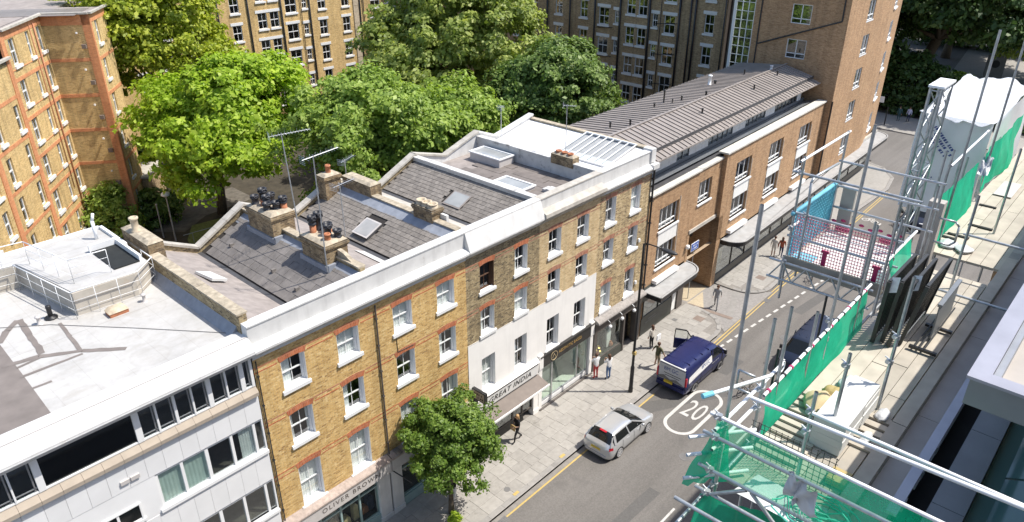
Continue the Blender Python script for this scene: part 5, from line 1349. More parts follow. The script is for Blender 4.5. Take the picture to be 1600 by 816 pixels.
def tree(name, label, base, c, r, ncl, per, leaf, cr, mat, seed, trunk=.3, group=None, hollow=.55, lobes=7, cat='tree', limbs=9, squash=.25, zmin=-.75):
    rn = random.Random(seed); bx_, by_, bz_ = base; c = Vector(c); r = Vector(r)
    root = thing(name, label, cat, base, 0, group)
    lb = []
    for i in range(lobes):
        t = 2*math.pi*(i+rn.random()*.7)/lobes; z = rn.uniform(-.45,.75)
        lb.append((Vector((math.cos(t)*math.sqrt(max(.1,1-z*z))*.55, math.sin(t)*math.sqrt(max(.1,1-z*z))*.55, z*.6)), rn.uniform(.42,.6)))
    lb.append((Vector((0,0,.25)), .62)); lb.append((Vector((rn.uniform(-.2,.2),rn.uniform(-.2,.2),.5)), .45))
    cl = []
    while len(cl) < ncl:
        l, lr = rn.choice(lb); d = Vector((rn.gauss(0,1),rn.gauss(0,1),rn.gauss(0,1)+.25)).normalized()
        p = l+d*lr*(1-(1-hollow)*rn.random()**1.6)
        if p.z < zmin: continue
        p.z -= squash*max(0, (p.x*p.x+p.y*p.y)-.35) if False else 0
        q = Vector((c.x+p.x*r.x, c.y+p.y*r.y, c.z+p.z*r.z))
        if q.z < bz_+.8: continue
        cl.append((q.x-bx_, q.y-by_, q.z-bz_, cr*rn.uniform(.55,1.3)))
    for i in range(ncl//7):                 # stray sprays that break the outline
        q = Vector(rn.choice(cl)[:3]); cc = Vector((c.x-bx_, c.y-by_, c.z-bz_)); d = (q-cc)
        q = cc+d*rn.uniform(1.03,1.11)+Vector((0,0,rn.uniform(-.1,.2)))
        if q.z > .8: cl.append((q.x, q.y, q.z, cr*rn.uniform(.22,.45)))
    link('crown', leaves_mesh('crown', cl, per, leaf, seed, mat), None, root, True)
    mb = MB(); fork = Vector((c.x-bx_, c.y-by_, 0))*.5; zf = max(1.2, (c.z-r.z*.55)-bz_)
    pts = [Vector((0,0,-.05)), Vector((fork.x*.3,fork.y*.3,zf*.55)), Vector((fork.x*.8,fork.y*.8,zf))]
    rr = [trunk*1.25, trunk*.95, trunk*.8]
    for i in range(2): mb.tube(pts[i], pts[i+1], rr[i], rr[i+1], 10)
    for i in range(limbs):
        q = Vector(cl[(i*ncl)//limbs][:3]); q = pts[2]+(q-pts[2])*.85; m = pts[2]+(q-pts[2])*.45+Vector((rn.uniform(-.4,.4),rn.uniform(-.4,.4),rn.uniform(.1,.6)))*r.z*.12
        mb.tube(pts[2], m, trunk*.45, trunk*.26, 7); mb.tube(m, q, trunk*.26, trunk*.06, 6)
        for s in range(2):
            e = q+Vector((rn.uniform(-1,1),rn.uniform(-1,1),rn.uniform(0,1)))*r.z*.2; mb.tube(m+(q-m)*.5, e, trunk*.13, trunk*.04, 5)
    mb.build('trunk', 'bark', root, True, True)
    return root
GT = 'garden trees behind the terrace'
tree('garden_tree', 'bright lime green broad tree in the garden beside the left mansion', (27.3,38.0,0), (26.7,33.0,9.0), (7.0,6.6,5.6), 420, 170, .30, 1.1, 'leaf_lime', 21, .35, GT)
tree('garden_tree', 'mid green bushy tree right behind the chimneys', (31.5,20.0,0), (31.0,19.2,8.7), (7.1,6.8,6.1), 430, 170, .25, 1.0, 'leaf_mid', 22, .3, GT)
tree('garden_tree', 'light green small tree between the bushy tree and the tall plane', (38.5,19.8,0), (38.3,19.3,8.6), (4.3,4.1,4.3), 190, 150, .26, .95, 'leaf_mid', 29, .25, GT)
tree('garden_tree', 'tall loose plane tree in front of the back mansion block', (50.0,32.5,0), (49.6,31.5,12.4), (9.4,9.0,9.4), 500, 150, .33, 1.15, 'leaf_plane', 23, .45, GT)
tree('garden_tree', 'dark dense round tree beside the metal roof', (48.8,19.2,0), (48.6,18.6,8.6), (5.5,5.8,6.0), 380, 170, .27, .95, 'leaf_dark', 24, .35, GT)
tree('garden_tree', 'yellow green feathery tall tree behind the lime green tree', (28.2,47.5,0), (27.8,46.6,13.0), (7.2,6.4,8.6), 420, 150, .28, 1.1, 'leaf_locust', 25, .35, GT)
tree('garden_tree', 'thin olive tree in front of the back block between two taller trees', (35.2,52.0,0), (35.0,51.5,8.0), (3.4,3.2,6.5), 150, 120, .28, .95, 'leaf_plane', 26, .2, GT)
tree('street_tree', 'round leafy street tree on the pavement in front of the brick houses', (16.85,-1.95,0), (17.05,-1.85,3.25), (2.4,2.35,2.85), 360, 170, .12, .42, 'leaf_street', 27, .12, None, .35, 9, 'tree', 14, zmin=-1.05)
CT = 'trees beyond the crossroads'
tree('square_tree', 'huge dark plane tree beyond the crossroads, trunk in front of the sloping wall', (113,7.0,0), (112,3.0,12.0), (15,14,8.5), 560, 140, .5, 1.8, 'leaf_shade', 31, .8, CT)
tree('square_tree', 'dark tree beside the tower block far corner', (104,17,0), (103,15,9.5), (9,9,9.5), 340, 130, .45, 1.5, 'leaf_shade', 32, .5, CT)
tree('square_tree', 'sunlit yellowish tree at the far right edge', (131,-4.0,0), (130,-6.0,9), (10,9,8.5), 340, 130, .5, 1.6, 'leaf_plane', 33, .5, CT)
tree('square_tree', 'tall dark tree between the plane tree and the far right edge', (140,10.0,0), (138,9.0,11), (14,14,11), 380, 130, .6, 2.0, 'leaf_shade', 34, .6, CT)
def bush(label, c, r, ncl, per, leaf, cr, mat, seed, group=None, name='bush', cat='bush'):
    rn = random.Random(seed); root = thing(name, label, cat, (c[0],c[1],0), 0, group); cl = []
    for i in range(ncl):
        t = rn.random()*6.283; z = rn.random(); k = math.sqrt(max(.05,1-z*z))*rn.uniform(.4,1)
        cl.append((math.cos(t)*r[0]*k, math.sin(t)*r[1]*k, z*r[2]+.1, cr*rn.uniform(.7,1.3)))
    link('foliage', leaves_mesh('foliage', cl, per, leaf, seed, mat), None, root, True)
    mb = MB()
    for i in range(5): q = Vector(cl[i*ncl//5][:3]); mb.tube((0,0,-.05), q, .05, .012, 6)
    mb.build('stems', 'bark', root, True, True)
    return root
bush('small leafy bush behind the white office roof', (19.0,39.5), (2.2,2.0,4.2), 60, 90, .26, .7, 'leaf_mid', 41)
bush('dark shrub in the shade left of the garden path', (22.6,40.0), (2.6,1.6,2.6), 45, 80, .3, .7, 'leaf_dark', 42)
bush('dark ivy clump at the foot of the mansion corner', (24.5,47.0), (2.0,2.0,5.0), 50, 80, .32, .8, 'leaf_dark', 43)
bush('bright low hedge under the plane tree beyond the crossroads', (111,1.5), (5,3.0,3.2), 80, 90, .4, .9, 'leaf_lime', 44)
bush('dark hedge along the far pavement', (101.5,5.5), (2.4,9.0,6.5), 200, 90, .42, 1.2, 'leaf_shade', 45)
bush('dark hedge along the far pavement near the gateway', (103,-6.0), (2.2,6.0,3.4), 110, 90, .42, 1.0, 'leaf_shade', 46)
bush('low yellowish plant at the foot of the street tree', (16.6,-2.5), (.35,.3,.4), 14, 50, .1, .14, 'leaf_lime', 47)
bush('weed tuft growing on the low ledge by the office corner', (9.0,-.6), (.3,.2,.6), 10, 40, .1, .15, 'leaf_mid', 48)
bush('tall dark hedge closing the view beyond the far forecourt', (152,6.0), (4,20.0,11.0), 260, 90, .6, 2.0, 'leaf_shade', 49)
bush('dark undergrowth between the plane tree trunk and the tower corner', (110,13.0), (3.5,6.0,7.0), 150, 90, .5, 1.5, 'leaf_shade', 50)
# ------------------------------------------------------------------ vehicles
def loft(stations, half):
    """stations: list of (x, [(y, z), ...]) half sections; returns MB rings both sides and face index map"""
    n = len(stations[0][1]); vs = []; 
    for x, ring in stations:
        full = [(-y, z) for y, z in ring]+[(y, z) for y, z in ring[::-1][1:]]
        vs += [(x, y, z) for y, z in full]
    m = 2*n-1; faces = {}
    for s in range(len(stations)-1):
        for i in range(m-1):
            seg = i if i < n-1 else m-2-i
            faces[(s, i)] = ((s*m+i, s*m+i+1, (s+1)*m+i+1, (s+1)*m+i), s, seg)
    L_ = len(stations)-1
    for e, b0 in ((-1, 0), (99, L_*m)):
        for i in range(n-1): faces[(e, i)] = ((b0+i, b0+i+1, b0+m-2-i, b0+m-1-i) if i < n-2 else (b0+i, b0+i+1, b0+i+2), e, -1)
    return vs, faces, m
def split_loft(vs, faces, classes, root, lv=2):
    """subdivide the whole shell once, then cut it into parts; classes: (name, material, test)"""
    me = bpy.data.meshes.new('shell'); fl_ = [f for f, s, g in faces]; me.from_pydata(vs, [], fl_)
    for k in classes: me.materials.append(MAT(k[1]))
    for p, (f, s, g) in zip(me.polygons, faces):
        p.material_index = next((i for i, k in enumerate(classes) if k[2] and k[2](s, g, f)), 0)
    ob = bpy.data.objects.new('shell', me); C.objects.link(ob); md = ob.modifiers.new('s', 'SUBSURF'); md.levels = lv; md.render_levels = lv
    m2 = bpy.data.meshes.new_from_object(ob.evaluated_get(bpy.context.evaluated_depsgraph_get())); bpy.data.objects.remove(ob)
    for i, (nm, mt, _) in enumerate(classes):
        bm = bmesh.new(); bm.from_mesh(m2); bmesh.ops.delete(bm, geom=[f for f in bm.faces if f.material_index != i], context='FACES')
        if i == 0: bmesh.ops.recalc_face_normals(bm, faces=bm.faces)
        q = bpy.data.meshes.new(nm); bm.to_mesh(q); bm.free(); q.materials.append(MAT(mt))
        for p in q.polygons: p.use_smooth = True; p.material_index = 0
        link(nm, q, None, root, True)
def wheel(root, x, y, r, w=.2, spokes=7):
    sgn = 1 if y > 0 else -1
    o = bpy.data.objects.new('wheel', None); C.objects.link(o); o.parent = root; o.location = (x, y, r)
    mb = MB()
    prof = [(r*.66,-w/2),(r*.93,-w/2),(r,-w*.32),(r,w*.32),(r*.93,w/2),(r*.66,w/2)]
    n = 20; vs = []
    for q, yy in prof:
        for i in range(n): t = 2*math.pi*i/n; vs.append((q*math.cos(t), yy, q*math.sin(t)))
    fs = [(k*n+i, k*n+(i+1)%n, (k+1)*n+(i+1)%n, (k+1)*n+i) for k in range(5) for i in range(n)]
    mb.add(vs, fs).build('tyre', 'rubber', o, True, True)
    rb = MB().tube((0,sgn*w*.2,0),(0,sgn*w*.44,0),r*.16,n=10)
    for k in range(spokes):
        t = 2*math.pi*k/spokes; rb.bar((0,sgn*w*.46,0),(r*.68*math.cos(t),sgn*w*.5,r*.68*math.sin(t)),r*.2,.03,(0,1,0))
    for k in range(n):
        t0 = 2*math.pi*k/n; t1 = 2*math.pi*(k+1)/n; rb.bar((r*.69*math.cos(t0),sgn*w*.48,r*.69*math.sin(t0)),(r*.69*math.cos(t1),sgn*w*.48,r*.69*math.sin(t1)),r*.1,.05,(0,1,0))
    rb.build('rim', 'rim', o, False, True)
    MB().tube((0,sgn*w*.1,0),(0,sgn*w*.12,0),r*.64,n=16).build('brake_disc', 'plastic_black', o, False, True)
    return o
def arch_ring(root, x, y, r, m='plastic_black'):
    mb = MB(); n = 14; s = 1 if y > 0 else -1
    for k in range(n):
        t0 = math.pi*k/n; t1 = math.pi*(k+1)/n
        mb.add([(x+r*math.cos(t0),y,r*.78+r*math.sin(t0)),(x+r*math.cos(t1),y,r*.78+r*math.sin(t1)),(x,y,r*.78)], [(0,1,2)])
    mb.add([(x-r,y,r*.78),(x+r,y,r*.78),(x+r*.95,y,.18),(x-r*.95,y,.18)], [(0,1,2,3)])
    return mb.build('wheel_arch', m, root, False, True)

def hatchback(label, loc, rz):
    root = thing('car', label, 'car', loc, rz)
    def rg(y0, y1, y2, y3, zb, y4, zt, y5, zr, zc, zlow=.2, zm=.5): return [(y0,zlow),(y1,zm-.12),(y2,zm+.16),(y3,zb),(y4,zt),(y5,zr),(0,zc)]
    S = [(-2.14, rg(.50,.60,.62,.58,.74,.52,.80,.34,.81,.815,.24)),
         (-2.08, rg(.70,.80,.82,.76,.86,.66,.90,.42,.91,.915,.24)),
         (-1.92, rg(.80,.865,.875,.83,.94,.68,1.00,.42,1.02,1.025,.2)),
         (-1.72, rg(.82,.875,.88,.845,.96,.64,1.20,.42,1.22,1.23)),
         (-1.50, rg(.82,.88,.882,.85,.965,.60,1.355,.40,1.385,1.395)),
         (-1.10, rg(.82,.88,.882,.85,.96,.59,1.375,.40,1.415,1.425)),
         (-.45, rg(.82,.88,.882,.85,.95,.60,1.375,.40,1.42,1.43)),
         (.10, rg(.82,.88,.882,.85,.94,.60,1.345,.40,1.39,1.40)),
         (.52, rg(.82,.88,.882,.85,.935,.66,1.16,.42,1.20,1.21)),
         (.92, rg(.82,.88,.882,.84,.925,.72,.985,.44,1.01,1.02)),
         (1.10, rg(.82,.88,.88,.83,.91,.70,.945,.42,.965,.97)),
         (1.60, rg(.80,.865,.87,.79,.84,.64,.87,.38,.89,.895)),
         (1.95, rg(.72,.80,.80,.70,.72,.56,.745,.34,.76,.765)),
         (2.08, rg(.60,.68,.68,.60,.60,.46,.62,.28,.63,.635,.25)),
         (2.14, rg(.44,.50,.50,.44,.48,.34,.49,.2,.495,.5,.32))]
    vs, fc, m = loft(S, 7); vs = [(x, y*1.02, z*1.01) for x, y, z in vs]; F_ = list(fc.values())
    side = lambda s, g, f: g == 3 and 3 <= s <= 8
    scr = lambda s, g, f: g >= 4 and 7 <= s <= 8
    rear = lambda s, g, f: g >= 4 and 2 <= s <= 3
    split_loft(vs, F_, [('body','silver',None),('side_window','glass_car',side),('windscreen','glass_car',scr),('rear_window','glass_car',rear)], root)
    for sg in (-1, 1):
        for (xa, ya, za, xb, yb, zb) in ((-1.62,.855,.97,-1.5,.625,1.34),(-.42,.865,.95,-.47,.615,1.37),(.95,.85,.93,.1,.62,1.35),(-1.98,.80,.95,-1.62,.63,1.30)):
            MB().bar((xa,sg*ya,za),(xb,sg*yb,zb),.075 if xa != -1.62 else .16,.03,(0,sg,.6)).build('pillar', 'silver', root, False, True)
        MB().bar((-1.5,sg*.61,1.365),(.1,sg*.615,1.355),.05,.03).build('roof_rail', 'silver', root, False, True)
        MB().add([(-2.13,sg*.50,.78),(-2.07,sg*.79,.78),(-1.86,sg*.90,.80),(-1.86,sg*.87,.935),(-2.02,sg*.76,.925),(-2.09,sg*.50,.885)],[(0,1,4,5),(1,2,3,4)]).build('tail_lamp', 'red_lamp', root, False, True)
        MB().sphere((.62,sg*.98,.99), .11, 10, 7, (.7,.9,.7)).build('mirror', 'silver', root, True, True)
        for x in (-.55,.35): MB().box(x-.1,x+.1,sg*.885-.015,sg*.885+.015,.80,.83).build('door_handle', 'silver', root, False, True)
        MB().box(1.82,1.985,min(sg*.5,sg*.70),max(sg*.5,sg*.70),.6,.70).build('headlamp', 'lamp_white', root, False, True)
        for x in (-1.29, 1.29): wheel(root, x, sg*.81, .325); arch_ring(root, x, sg*.899, .36)
    for sg in (-1, 1):
        for pts in ([(-1.0,.893,.36),(-1.02,.9,.66),(-1.0,.872,.93)], [(.0,.893,.34),(-.02,.9,.66),(-.03,.872,.93)], [(.98,.89,.36),(.95,.895,.66),(.9,.862,.92)], [(-1.0,.9,.345),(.98,.9,.345)]):
            g_ = MB()
            for (xa,ya,za),(xb,yb,zb) in zip(pts[:-1], pts[1:]): g_.bar((xa,sg*ya,za),(xb,sg*yb,zb),.012,.012)
            g_.build('panel_gap', 'plastic_black', root, False, True)
    MB().bar((1.02,-.74,.955),(1.02,.74,.955),.012,.02).build('panel_gap', 'plastic_black', root, False, True)
    MB().path([(.98,-.5,1.0),(.72,.05,1.115)], .012).path([(.98,.1,1.02),(.7,.55,1.09)], .012).build('wiper', 'plastic_black', root, False, True)
    MB().box(-2.16,-2.1,-.28,.28,.62,.73).build('number_plate', 'plate_yellow', root, False, True)
    MB().box(-1.60,-1.48,-.2,.2,1.355,1.385).build('brake_lamp', 'red_lamp', root, False, True)
    MB().box(-2.17,-2.05,-.62,.62,.33,.42).build('bumper_trim', 'fascia_grey', root, False, True)
    return root
hatchback('silver hatchback parked by the kerb facing away', (26.52,-4.55,ZR), 0)

def van(label, body, loc, rz, graphics, name='van'):
    root = thing(name, label, 'van', loc, rz)
    def rg(w, zb, y4, zt, zr, low=.3): return [(w*.93,low),(w*.99,low+.25),(w,low+.6),(w*.97,zb),(y4,zt),(y4*.6,zr),(0,zr+.01)]
    S = [(-2.47, rg(.93,1.15,.80,1.82,1.84,.36)), (-2.42, rg(.97,1.18,.83,1.90,1.94,.32)), (-2.2, rg(.985,1.2,.84,1.92,1.975)), (-1.0, rg(.99,1.2,.845,1.93,1.99)),
         (.45, rg(.99,1.2,.84,1.92,1.985)), (1.0, rg(.99,1.19,.82,1.86,1.92)), (1.15, rg(.99,1.18,.80,1.80,1.86)), (1.62, rg(.985,1.15,.83,1.42,1.46)), (1.92, rg(.98,1.12,.86,1.17,1.21)),
         (2.1, rg(.95,1.03,.80,1.07,1.10)), (2.35, rg(.88,.86,.7,.89,.92)), (2.48, rg(.72,.62,.55,.64,.66,.34)), (2.51, rg(.55,.5,.42,.52,.53,.4))]
    vs, fc, m = loft(S, 7); vs = [(x, y*1.025, z*1.01) for x, y, z in vs]; F_ = list(fc.values())
    side = lambda s, g, f: g == 3 and 4 <= s <= 6
    scr = lambda s, g, f: g >= 4 and 6 <= s <= 7
    split_loft(vs, F_, [('body',body,None),('side_window','glass_car',side),('windscreen','glass_car',scr)], root)
    ring = S[0][1]; full = [(-y, z) for y, z in ring]+[(y, z) for y, z in ring[::-1][1:]]
    MB().add([(-2.474,y*.95,z*.975+.02) for y, z in full], [tuple(range(len(full)))]).build('rear_door', body, root, False, True)
    for sg in (-1, 1):
        MB().bar((.45,sg*.955,1.2),(.45,sg*.85,1.92),.1,.03,(0,sg,.4)).bar((1.92,sg*.97,1.13),(1.12,sg*.83,1.82),.08,.03,(0,sg,.4)).build('pillar', body, root, False, True)
        for x in (-1.47, 1.47): wheel(root, x, sg*.88, .33, .21); arch_ring(root, x, sg*1.0, .39)
        MB().box(-2.5,-2.4,min(sg*.86,sg*.965),max(sg*.86,sg*.965),.85,1.4).build('tail_lamp', 'red_lamp', root, False, True)
        MB().box(1.62,1.72,min(sg*1.02,sg*1.2),max(sg*1.02,sg*1.2),1.12,1.36).build('mirror', 'plastic_black', root, False, True)
        MB().box(-2.3,2.2,sg*.985-.02,sg*.985+.02,.62,.70).build('side_rub_strip', 'plastic_black', root, False, True)
        MB().box(2.2,2.42,min(sg*.5,sg*.8),max(sg*.5,sg*.8),.72,.9).build('headlamp', 'lamp_white', root, False, True)
    for sg in (-1, 1):
        for pts in ([(.5,1.0,.42),(.5,1.005,.9),(.47,.965,1.22)], [(-.9,1.005,.42),(-.9,1.01,.9),(-.9,.985,1.2),(-.92,.88,1.88)], [(1.55,1.0,.45),(1.58,1.005,.9),(1.6,.98,1.15)]):
            g_ = MB()
            for (xa,ya,za),(xb,yb,zb) in zip(pts[:-1], pts[1:]): g_.bar((xa,sg*ya,za),(xb,sg*yb,zb),.012,.012)
            g_.build('panel_gap', 'plastic_black', root, False, True)
        MB().box(.38,.46,sg*1.0-.02,sg*1.0+.02,.95,.99).build('door_handle', 'plastic_black', root, False, True)
    MB().bar((-2.475,0,.62),(-2.475,0,1.82),.012,.02).build('panel_gap', 'plastic_black', root, False, True) if not graphics else None
    MB().box(-2.56,-2.42,-.9,.9,.36,.6).build('bumper', body, root, False, True)
    for x in (-1.9,-1.2,-.5,.2): MB().box(x-.012,x+.012,-.74,.74,1.93+.0,2.004).build('roof_rib', body, root, False, True)
    for y in (-.45,.0,.45): MB().box(-2.2,.9,y-.012,y+.012,1.93,2.0).build('roof_rib', body, root, False, True)
    if graphics:
        MB().box(-2.483,-2.474,-.84,.84,.78,1.78).build('rear_graphic', 'graphic_grey', root, False, True)
        MB().bar((-2.45,-.8,1.88),(-2.45,.8,1.88),.1,.06).build('rear_spoiler', 'white_clean', root, False, True)
        text('BM.GC', .34, 'blue_print', root, (-2.487,.06,1.52), (R(90),0,R(-90)), local=True, sx=.92)
        MB().box(-2.489,-2.484,-.6,.5,1.22,1.26).box(-2.489,-2.484,-.5,.45,1.08,1.12).build('rear_print', 'print_black', root, False, True)
        MB().add([(-2.486,-.84,.8),(-2.486,-.3,1.02),(-2.486,.1,.9),(-2.486,.5,1.06),(-2.486,.84,.92),(-2.486,.84,.8)], [(0,1,2,3,4,5)]).build('rear_print', 'cover_grey', root, False, True)
        MB().box(-2.575,-2.56,-.12,.42,.66,.78).box(-2.5,-2.478,-.1,.44,.64,.8).build('number_plate', 'plate_yellow', root, False, True)
        mb = MB(); pp = [(-2.25,.97),(-2.3,1.08),(-2.3,1.28),(-2.2,1.38),(.25,1.62),(.3,1.58),(.3,1.2)]
        mb.add([(x,-1.003 if z < 1.2 else -1.003+(z-1.2)*.17,z) for x, z in pp], [tuple(range(len(pp)))]).build('side_panel', 'white_clean', root, False, True)
        text('BM.GC', .33, 'blue_print', root, (-.4,-.968,1.38), (R(90)-math.atan(.17),0,0), local=True, sx=.95)
        MB().box(-1.9,-1.2,-1.012,-1.004,1.15,1.17).box(-1.9,-1.3,-1.012,-1.004,1.07,1.09).build('side_print', 'fascia_grey', root, False, True)
        scribble(root, 'graphic_grey', (-.75,-1.004,.9), (1,0,0), (0,0,1), 1.1, 1, .12, .04, 5, (0,-1,0), True); scribble(root, 'graphic_grey', (.72,-1.004,.98), (1,0,0), (0,0,1), .8, 2, .07, .05, 6, (0,-1,0), True)
        # open passenger door on the kerb side
        d = bpy.data.objects.new('front_door', None); C.objects.link(d); d.parent = root; d.location = (1.62,1.0,0); d.rotation_euler = (0,0,R(-62))
        MB().box(-1.15,0,-.03,.05,.45,1.15).build('door_panel', body, d, False, True)
        MB().bar((-1.13,.0,1.15),(-1.1,-.1,1.86),.09,.05).bar((-1.1,-.1,1.86),(-.45,-.1,1.84),.08,.05).bar((-.45,-.1,1.84),(0,0,1.15),.08,.05).bar((-.33,-.02,1.15),(-.36,-.1,1.78),.05,.04).build('door_frame', 'plastic_black', d, False, True)
        MB().add([(-1.1,.0,1.15),(-1.08,-.09,1.84),(-.46,-.09,1.82),(-.05,0,1.15)], [(0,1,2,3)]).build('door_window', 'glass', d, False, True)
    return root
van('dark blue van with white side panel, passenger door open', 'navy', (34.05,-4.5,ZR), 0, True)
van('plain dark van in the road half hidden by the near scaffold', 'navy_dull', (40.2,-8.9,ZR), R(180), False)
van('dark blue lorry beyond the loading bay', 'navy_dull', (66.5,-7.6,ZR), R(180), False, 'lorry')['category'] = 'lorry'

def bicycle(label, loc, rz, m='plastic_black'):
    root = thing('bicycle', label, 'bicycle', loc, rz)
    for x in (-.52, .52):
        mb = MB(); n = 20
        for k in range(n):
            t0 = 2*math.pi*k/n; t1 = 2*math.pi*(k+1)/n; mb.tube((x+.33*math.cos(t0),0,.34+.33*math.sin(t0)),(x+.33*math.cos(t1),0,.34+.33*math.sin(t1)),.022,n=6)
        for k in range(8): t = 2*math.pi*k/8; mb.tube((x,0,.34),(x+.33*math.cos(t),0,.34+.33*math.sin(t)),.003,n=4)
        mb.build('wheel', 'rubber', root, True, True)
    MB().tube((-.52,0,.34),(-.08,0,.3),.016).tube((-.08,0,.3),(-.2,0,.82),.018).tube((-.08,0,.3),(.4,0,.78),.02).tube((-.2,0,.8),(.38,0,.84),.02).tube((-.52,0,.34),(-.2,0,.78),.014).tube((.52,0,.34),(.38,0,.9),.018).build('frame', m, root, True, True)
    MB().tube((.38,0,.9),(.36,0,1.02),.016).tube((.36,-.28,1.04),(.36,.28,1.04),.016).tube((.36,.28,1.04),(.2,.3,1.03),.02).tube((.36,-.28,1.04),(.2,-.3,1.03),.02).build('handlebar', m, root, True, True)
    MB().prism([(-.34,-.08),(-.34,.08),(-.12,.04),(-.06,0),(-.12,-.04)], 'z', .86, .92).build('saddle', 'plastic_black', root, False, True)
    MB().tube((-.08,-.05,.3),(-.08,.05,.3),.09,n=12).tube((-.08,.05,.3),(.02,.12,.18),.012).tube((-.08,-.05,.3),(-.18,-.12,.42),.012).build('crank', 'alu', root, False, True)
    return root
bicycle('bicycle standing in the road below the loading bay', (50.2,-5.0,ZR), R(20))
bicycle('bicycle in the road in front of the half hidden dark van', (34.4,-7.8,ZR), R(165))

# ------------------------------------------------------------------ street furniture
lp = thing('street_lamp', 'tall black street lamp post on the pavement edge', 'lamp post', (30.02,-2.86,0))
MB().lathe([(.13,0),(.13,.3),(.11,.35),(.11,1.7),(.075,1.8),(.07,5),(.055,8.9),(.05,9.35)], (30.02,-2.86,0), 12).build('post', 'black_paint', lp, True)
MB().path([(30.02,-2.86,9.3),(30.02,-3.0,9.42),(30.02,-3.9,9.45)], .035).build('arm', 'black_paint', lp, True)
MB().sphere((30.02,-4.35,9.4), .5, 12, 8, (.34,1.0,.22)).build('lamp_head', 'steel_dark', lp, True)
MB().box(29.95,30.09,-2.99,-2.78,2.55,2.75).build('yellow_tag', 'road_yellow', lp)
bsn = thing('parking_sign', 'blue rectangular sign on a thin pole in the side entry', 'sign', (41.7,.3,0))
MB().tube((41.7,.3,-.1),(41.7,.3,4.3),.03).build('pole', 'galv', bsn)
sgn = MB().box(41.2,42.2,.24,.27,3.7,4.3).build('sign_plate', 'sign_white', bsn)
MB().box(41.24,42.16,.232,.24,3.74,4.26).build('sign_face', 'sign_blue', sgn)
scribble(bsn, 'sign_white', (41.7,.228,4.0), (1,0,0), (0,0,1), .62, 2, .13, .08, 7, (0,-1,0))
fs_ = thing('street_sign', 'white name plate on a dark post by the far pavement', 'sign', (93.6,5.5,0))
MB().tube((93.6,5.5,0),(93.6,5.5,3.4),.06).tube((93.6,4.3,0),(93.6,4.3,2.2),.07).build('pole', 'black_paint', fs_)
MB().box(93.5,93.55,4.9,6.3,2.6,3.3).build('sign_plate', 'sign_white', fs_)
bb = thing('notice_board', 'grey notice board with a dark disc beside the far forecourt', 'sign', (128,.6,0), R(10))
MB().box(-.1,.1,-1.2,1.2,0,3.4).build('board', 'cover_grey', bb, False, True)
MB().tube((-.12,0,2.2),(-.1,0,2.2),.55,n=18).build('disc', 'print_black', bb, False, True)
fl = thing('garden_boundary', 'sloping pale boundary wall with dark railings beyond the crossroads', 'wall', (108,9,0), R(78))
MB().prism([(-6,0),(6,0),(6,1.2),(-6,3.4)], 'y', -.15, .15).build('wall', 'stone_coping', fl, False, True)
for i in range(24): MB().tube((-5.9+i*.5,0,1.2+(11.8-i*.5)*.18),(-5.9+i*.5,0,2.5+(11.8-i*.5)*.18),.03,n=5).build('rail_bar', 'black_paint', fl, False, True)
MB().bar((-6,0,4.6),(6,0,2.4),.08).build('top_rail', 'black_paint', fl, False, True)
gl_ = thing('garden_lamp', 'white garden lamp on a thin post behind the roof parapet', 'lamp post', (21.85,35.4,0))
MB().tube((21.85,35.4,0),(21.85,35.4,4.0),.07,.05).build('post', 'galv', gl_)
MB().sphere((21.8,35.3,4.1), .3, 10, 7, (1.2,1.0,.7)).build('lamp_head', 'lamp_white', gl_, True)
gp = thing('garden_post', 'thin pale post beside the garden lamp', 'post', (21.5,36.8,0)); MB().tube((21.5,36.8,0),(21.5,36.8,2.9),.06).lathe([(.09,0),(.09,.08),(.06,.1)], (21.5,36.8,2.85), 8).build('post', 'galv', gp)
gr = thing('garden_rail', 'thin metal handrail across the lawn', 'railing', (24,33,0))
MB().tube((21.8,33.6,1.1),(28.4,33.0,1.1),.03).build('handrail', 'galv', gr)
for x in (22.5,25.2,27.9): MB().tube((x,33.6-(x-21.8)*.09,0),(x,33.6-(x-21.8)*.09,1.1),.025).build('post', 'galv', gr)

# ------------------------------------------------------------------ television aerials
def aerial(label, base, top, az, el, L, ne, kind='yagi', lean=(0,0)):
    t = thing('tv_aerial', label, 'aerial', base); b = Vector(base); tp = Vector((b.x+lean[0], b.y+lean[1], top))
    MB().tube(b, tp, .026, .02, 6).build('mast', 'galv', t)
    d = Vector((math.cos(R(az))*math.cos(R(el)), math.sin(R(az))*math.cos(R(el)), math.sin(R(el)))); s = Vector((-d.y, d.x, 0)).normalized()
    c = tp-Vector((0,0,.06)); MB().tube(c-d*L*.3, c+d*L*.7, .012, n=5).build('boom', 'alu', t)
    e = MB()
    for i in range(ne):
        p = c+d*(-.2+.9*i/(ne-1))*L; w = .17 if i else .26
        e.tube(p-s*w, p+s*w, .007, n=4)
        if i % 2 == 0: e.tube(p+s*w*.5, p+s*w*.5+Vector((0,0,.1)), .006, n=4)
    e.build('elements', 'alu', t)
    rf_ = MB()
    for i in range(-2, 3): rf_.tube(c-d*L*.3-s*.22+Vector((0,0,i*.07)), c-d*L*.3+s*.22+Vector((0,0,i*.07)), .007, n=4)
    rf_.build('reflector', 'alu', t)
    return t
aerial('tall leaning television aerial nearest the left chimney stack', (14.85,4.4,12.7), 17.2, -20, 3, 1.6, 13, lean=(-.15,.1))
aerial('tall television aerial rising from the front chimney stack', (14.2,1.65,12.3), 17.1, -5, 6, 1.5, 13)
aerial('short dark aerial pole on the slate slope beside the front chimney', (16.1,3.0,12.0), 15.1, 10, 0, 1.2, 9)
aerial('television aerial on the white roof by the three pot chimney', (31.25,3.4,12.2), 15.2, -60, 0, .7, 7)
aerial('slim aerial with a small dish behind the white roof', (31.75,8.75,12.1), 14.0, 30, 0, .4, 4)
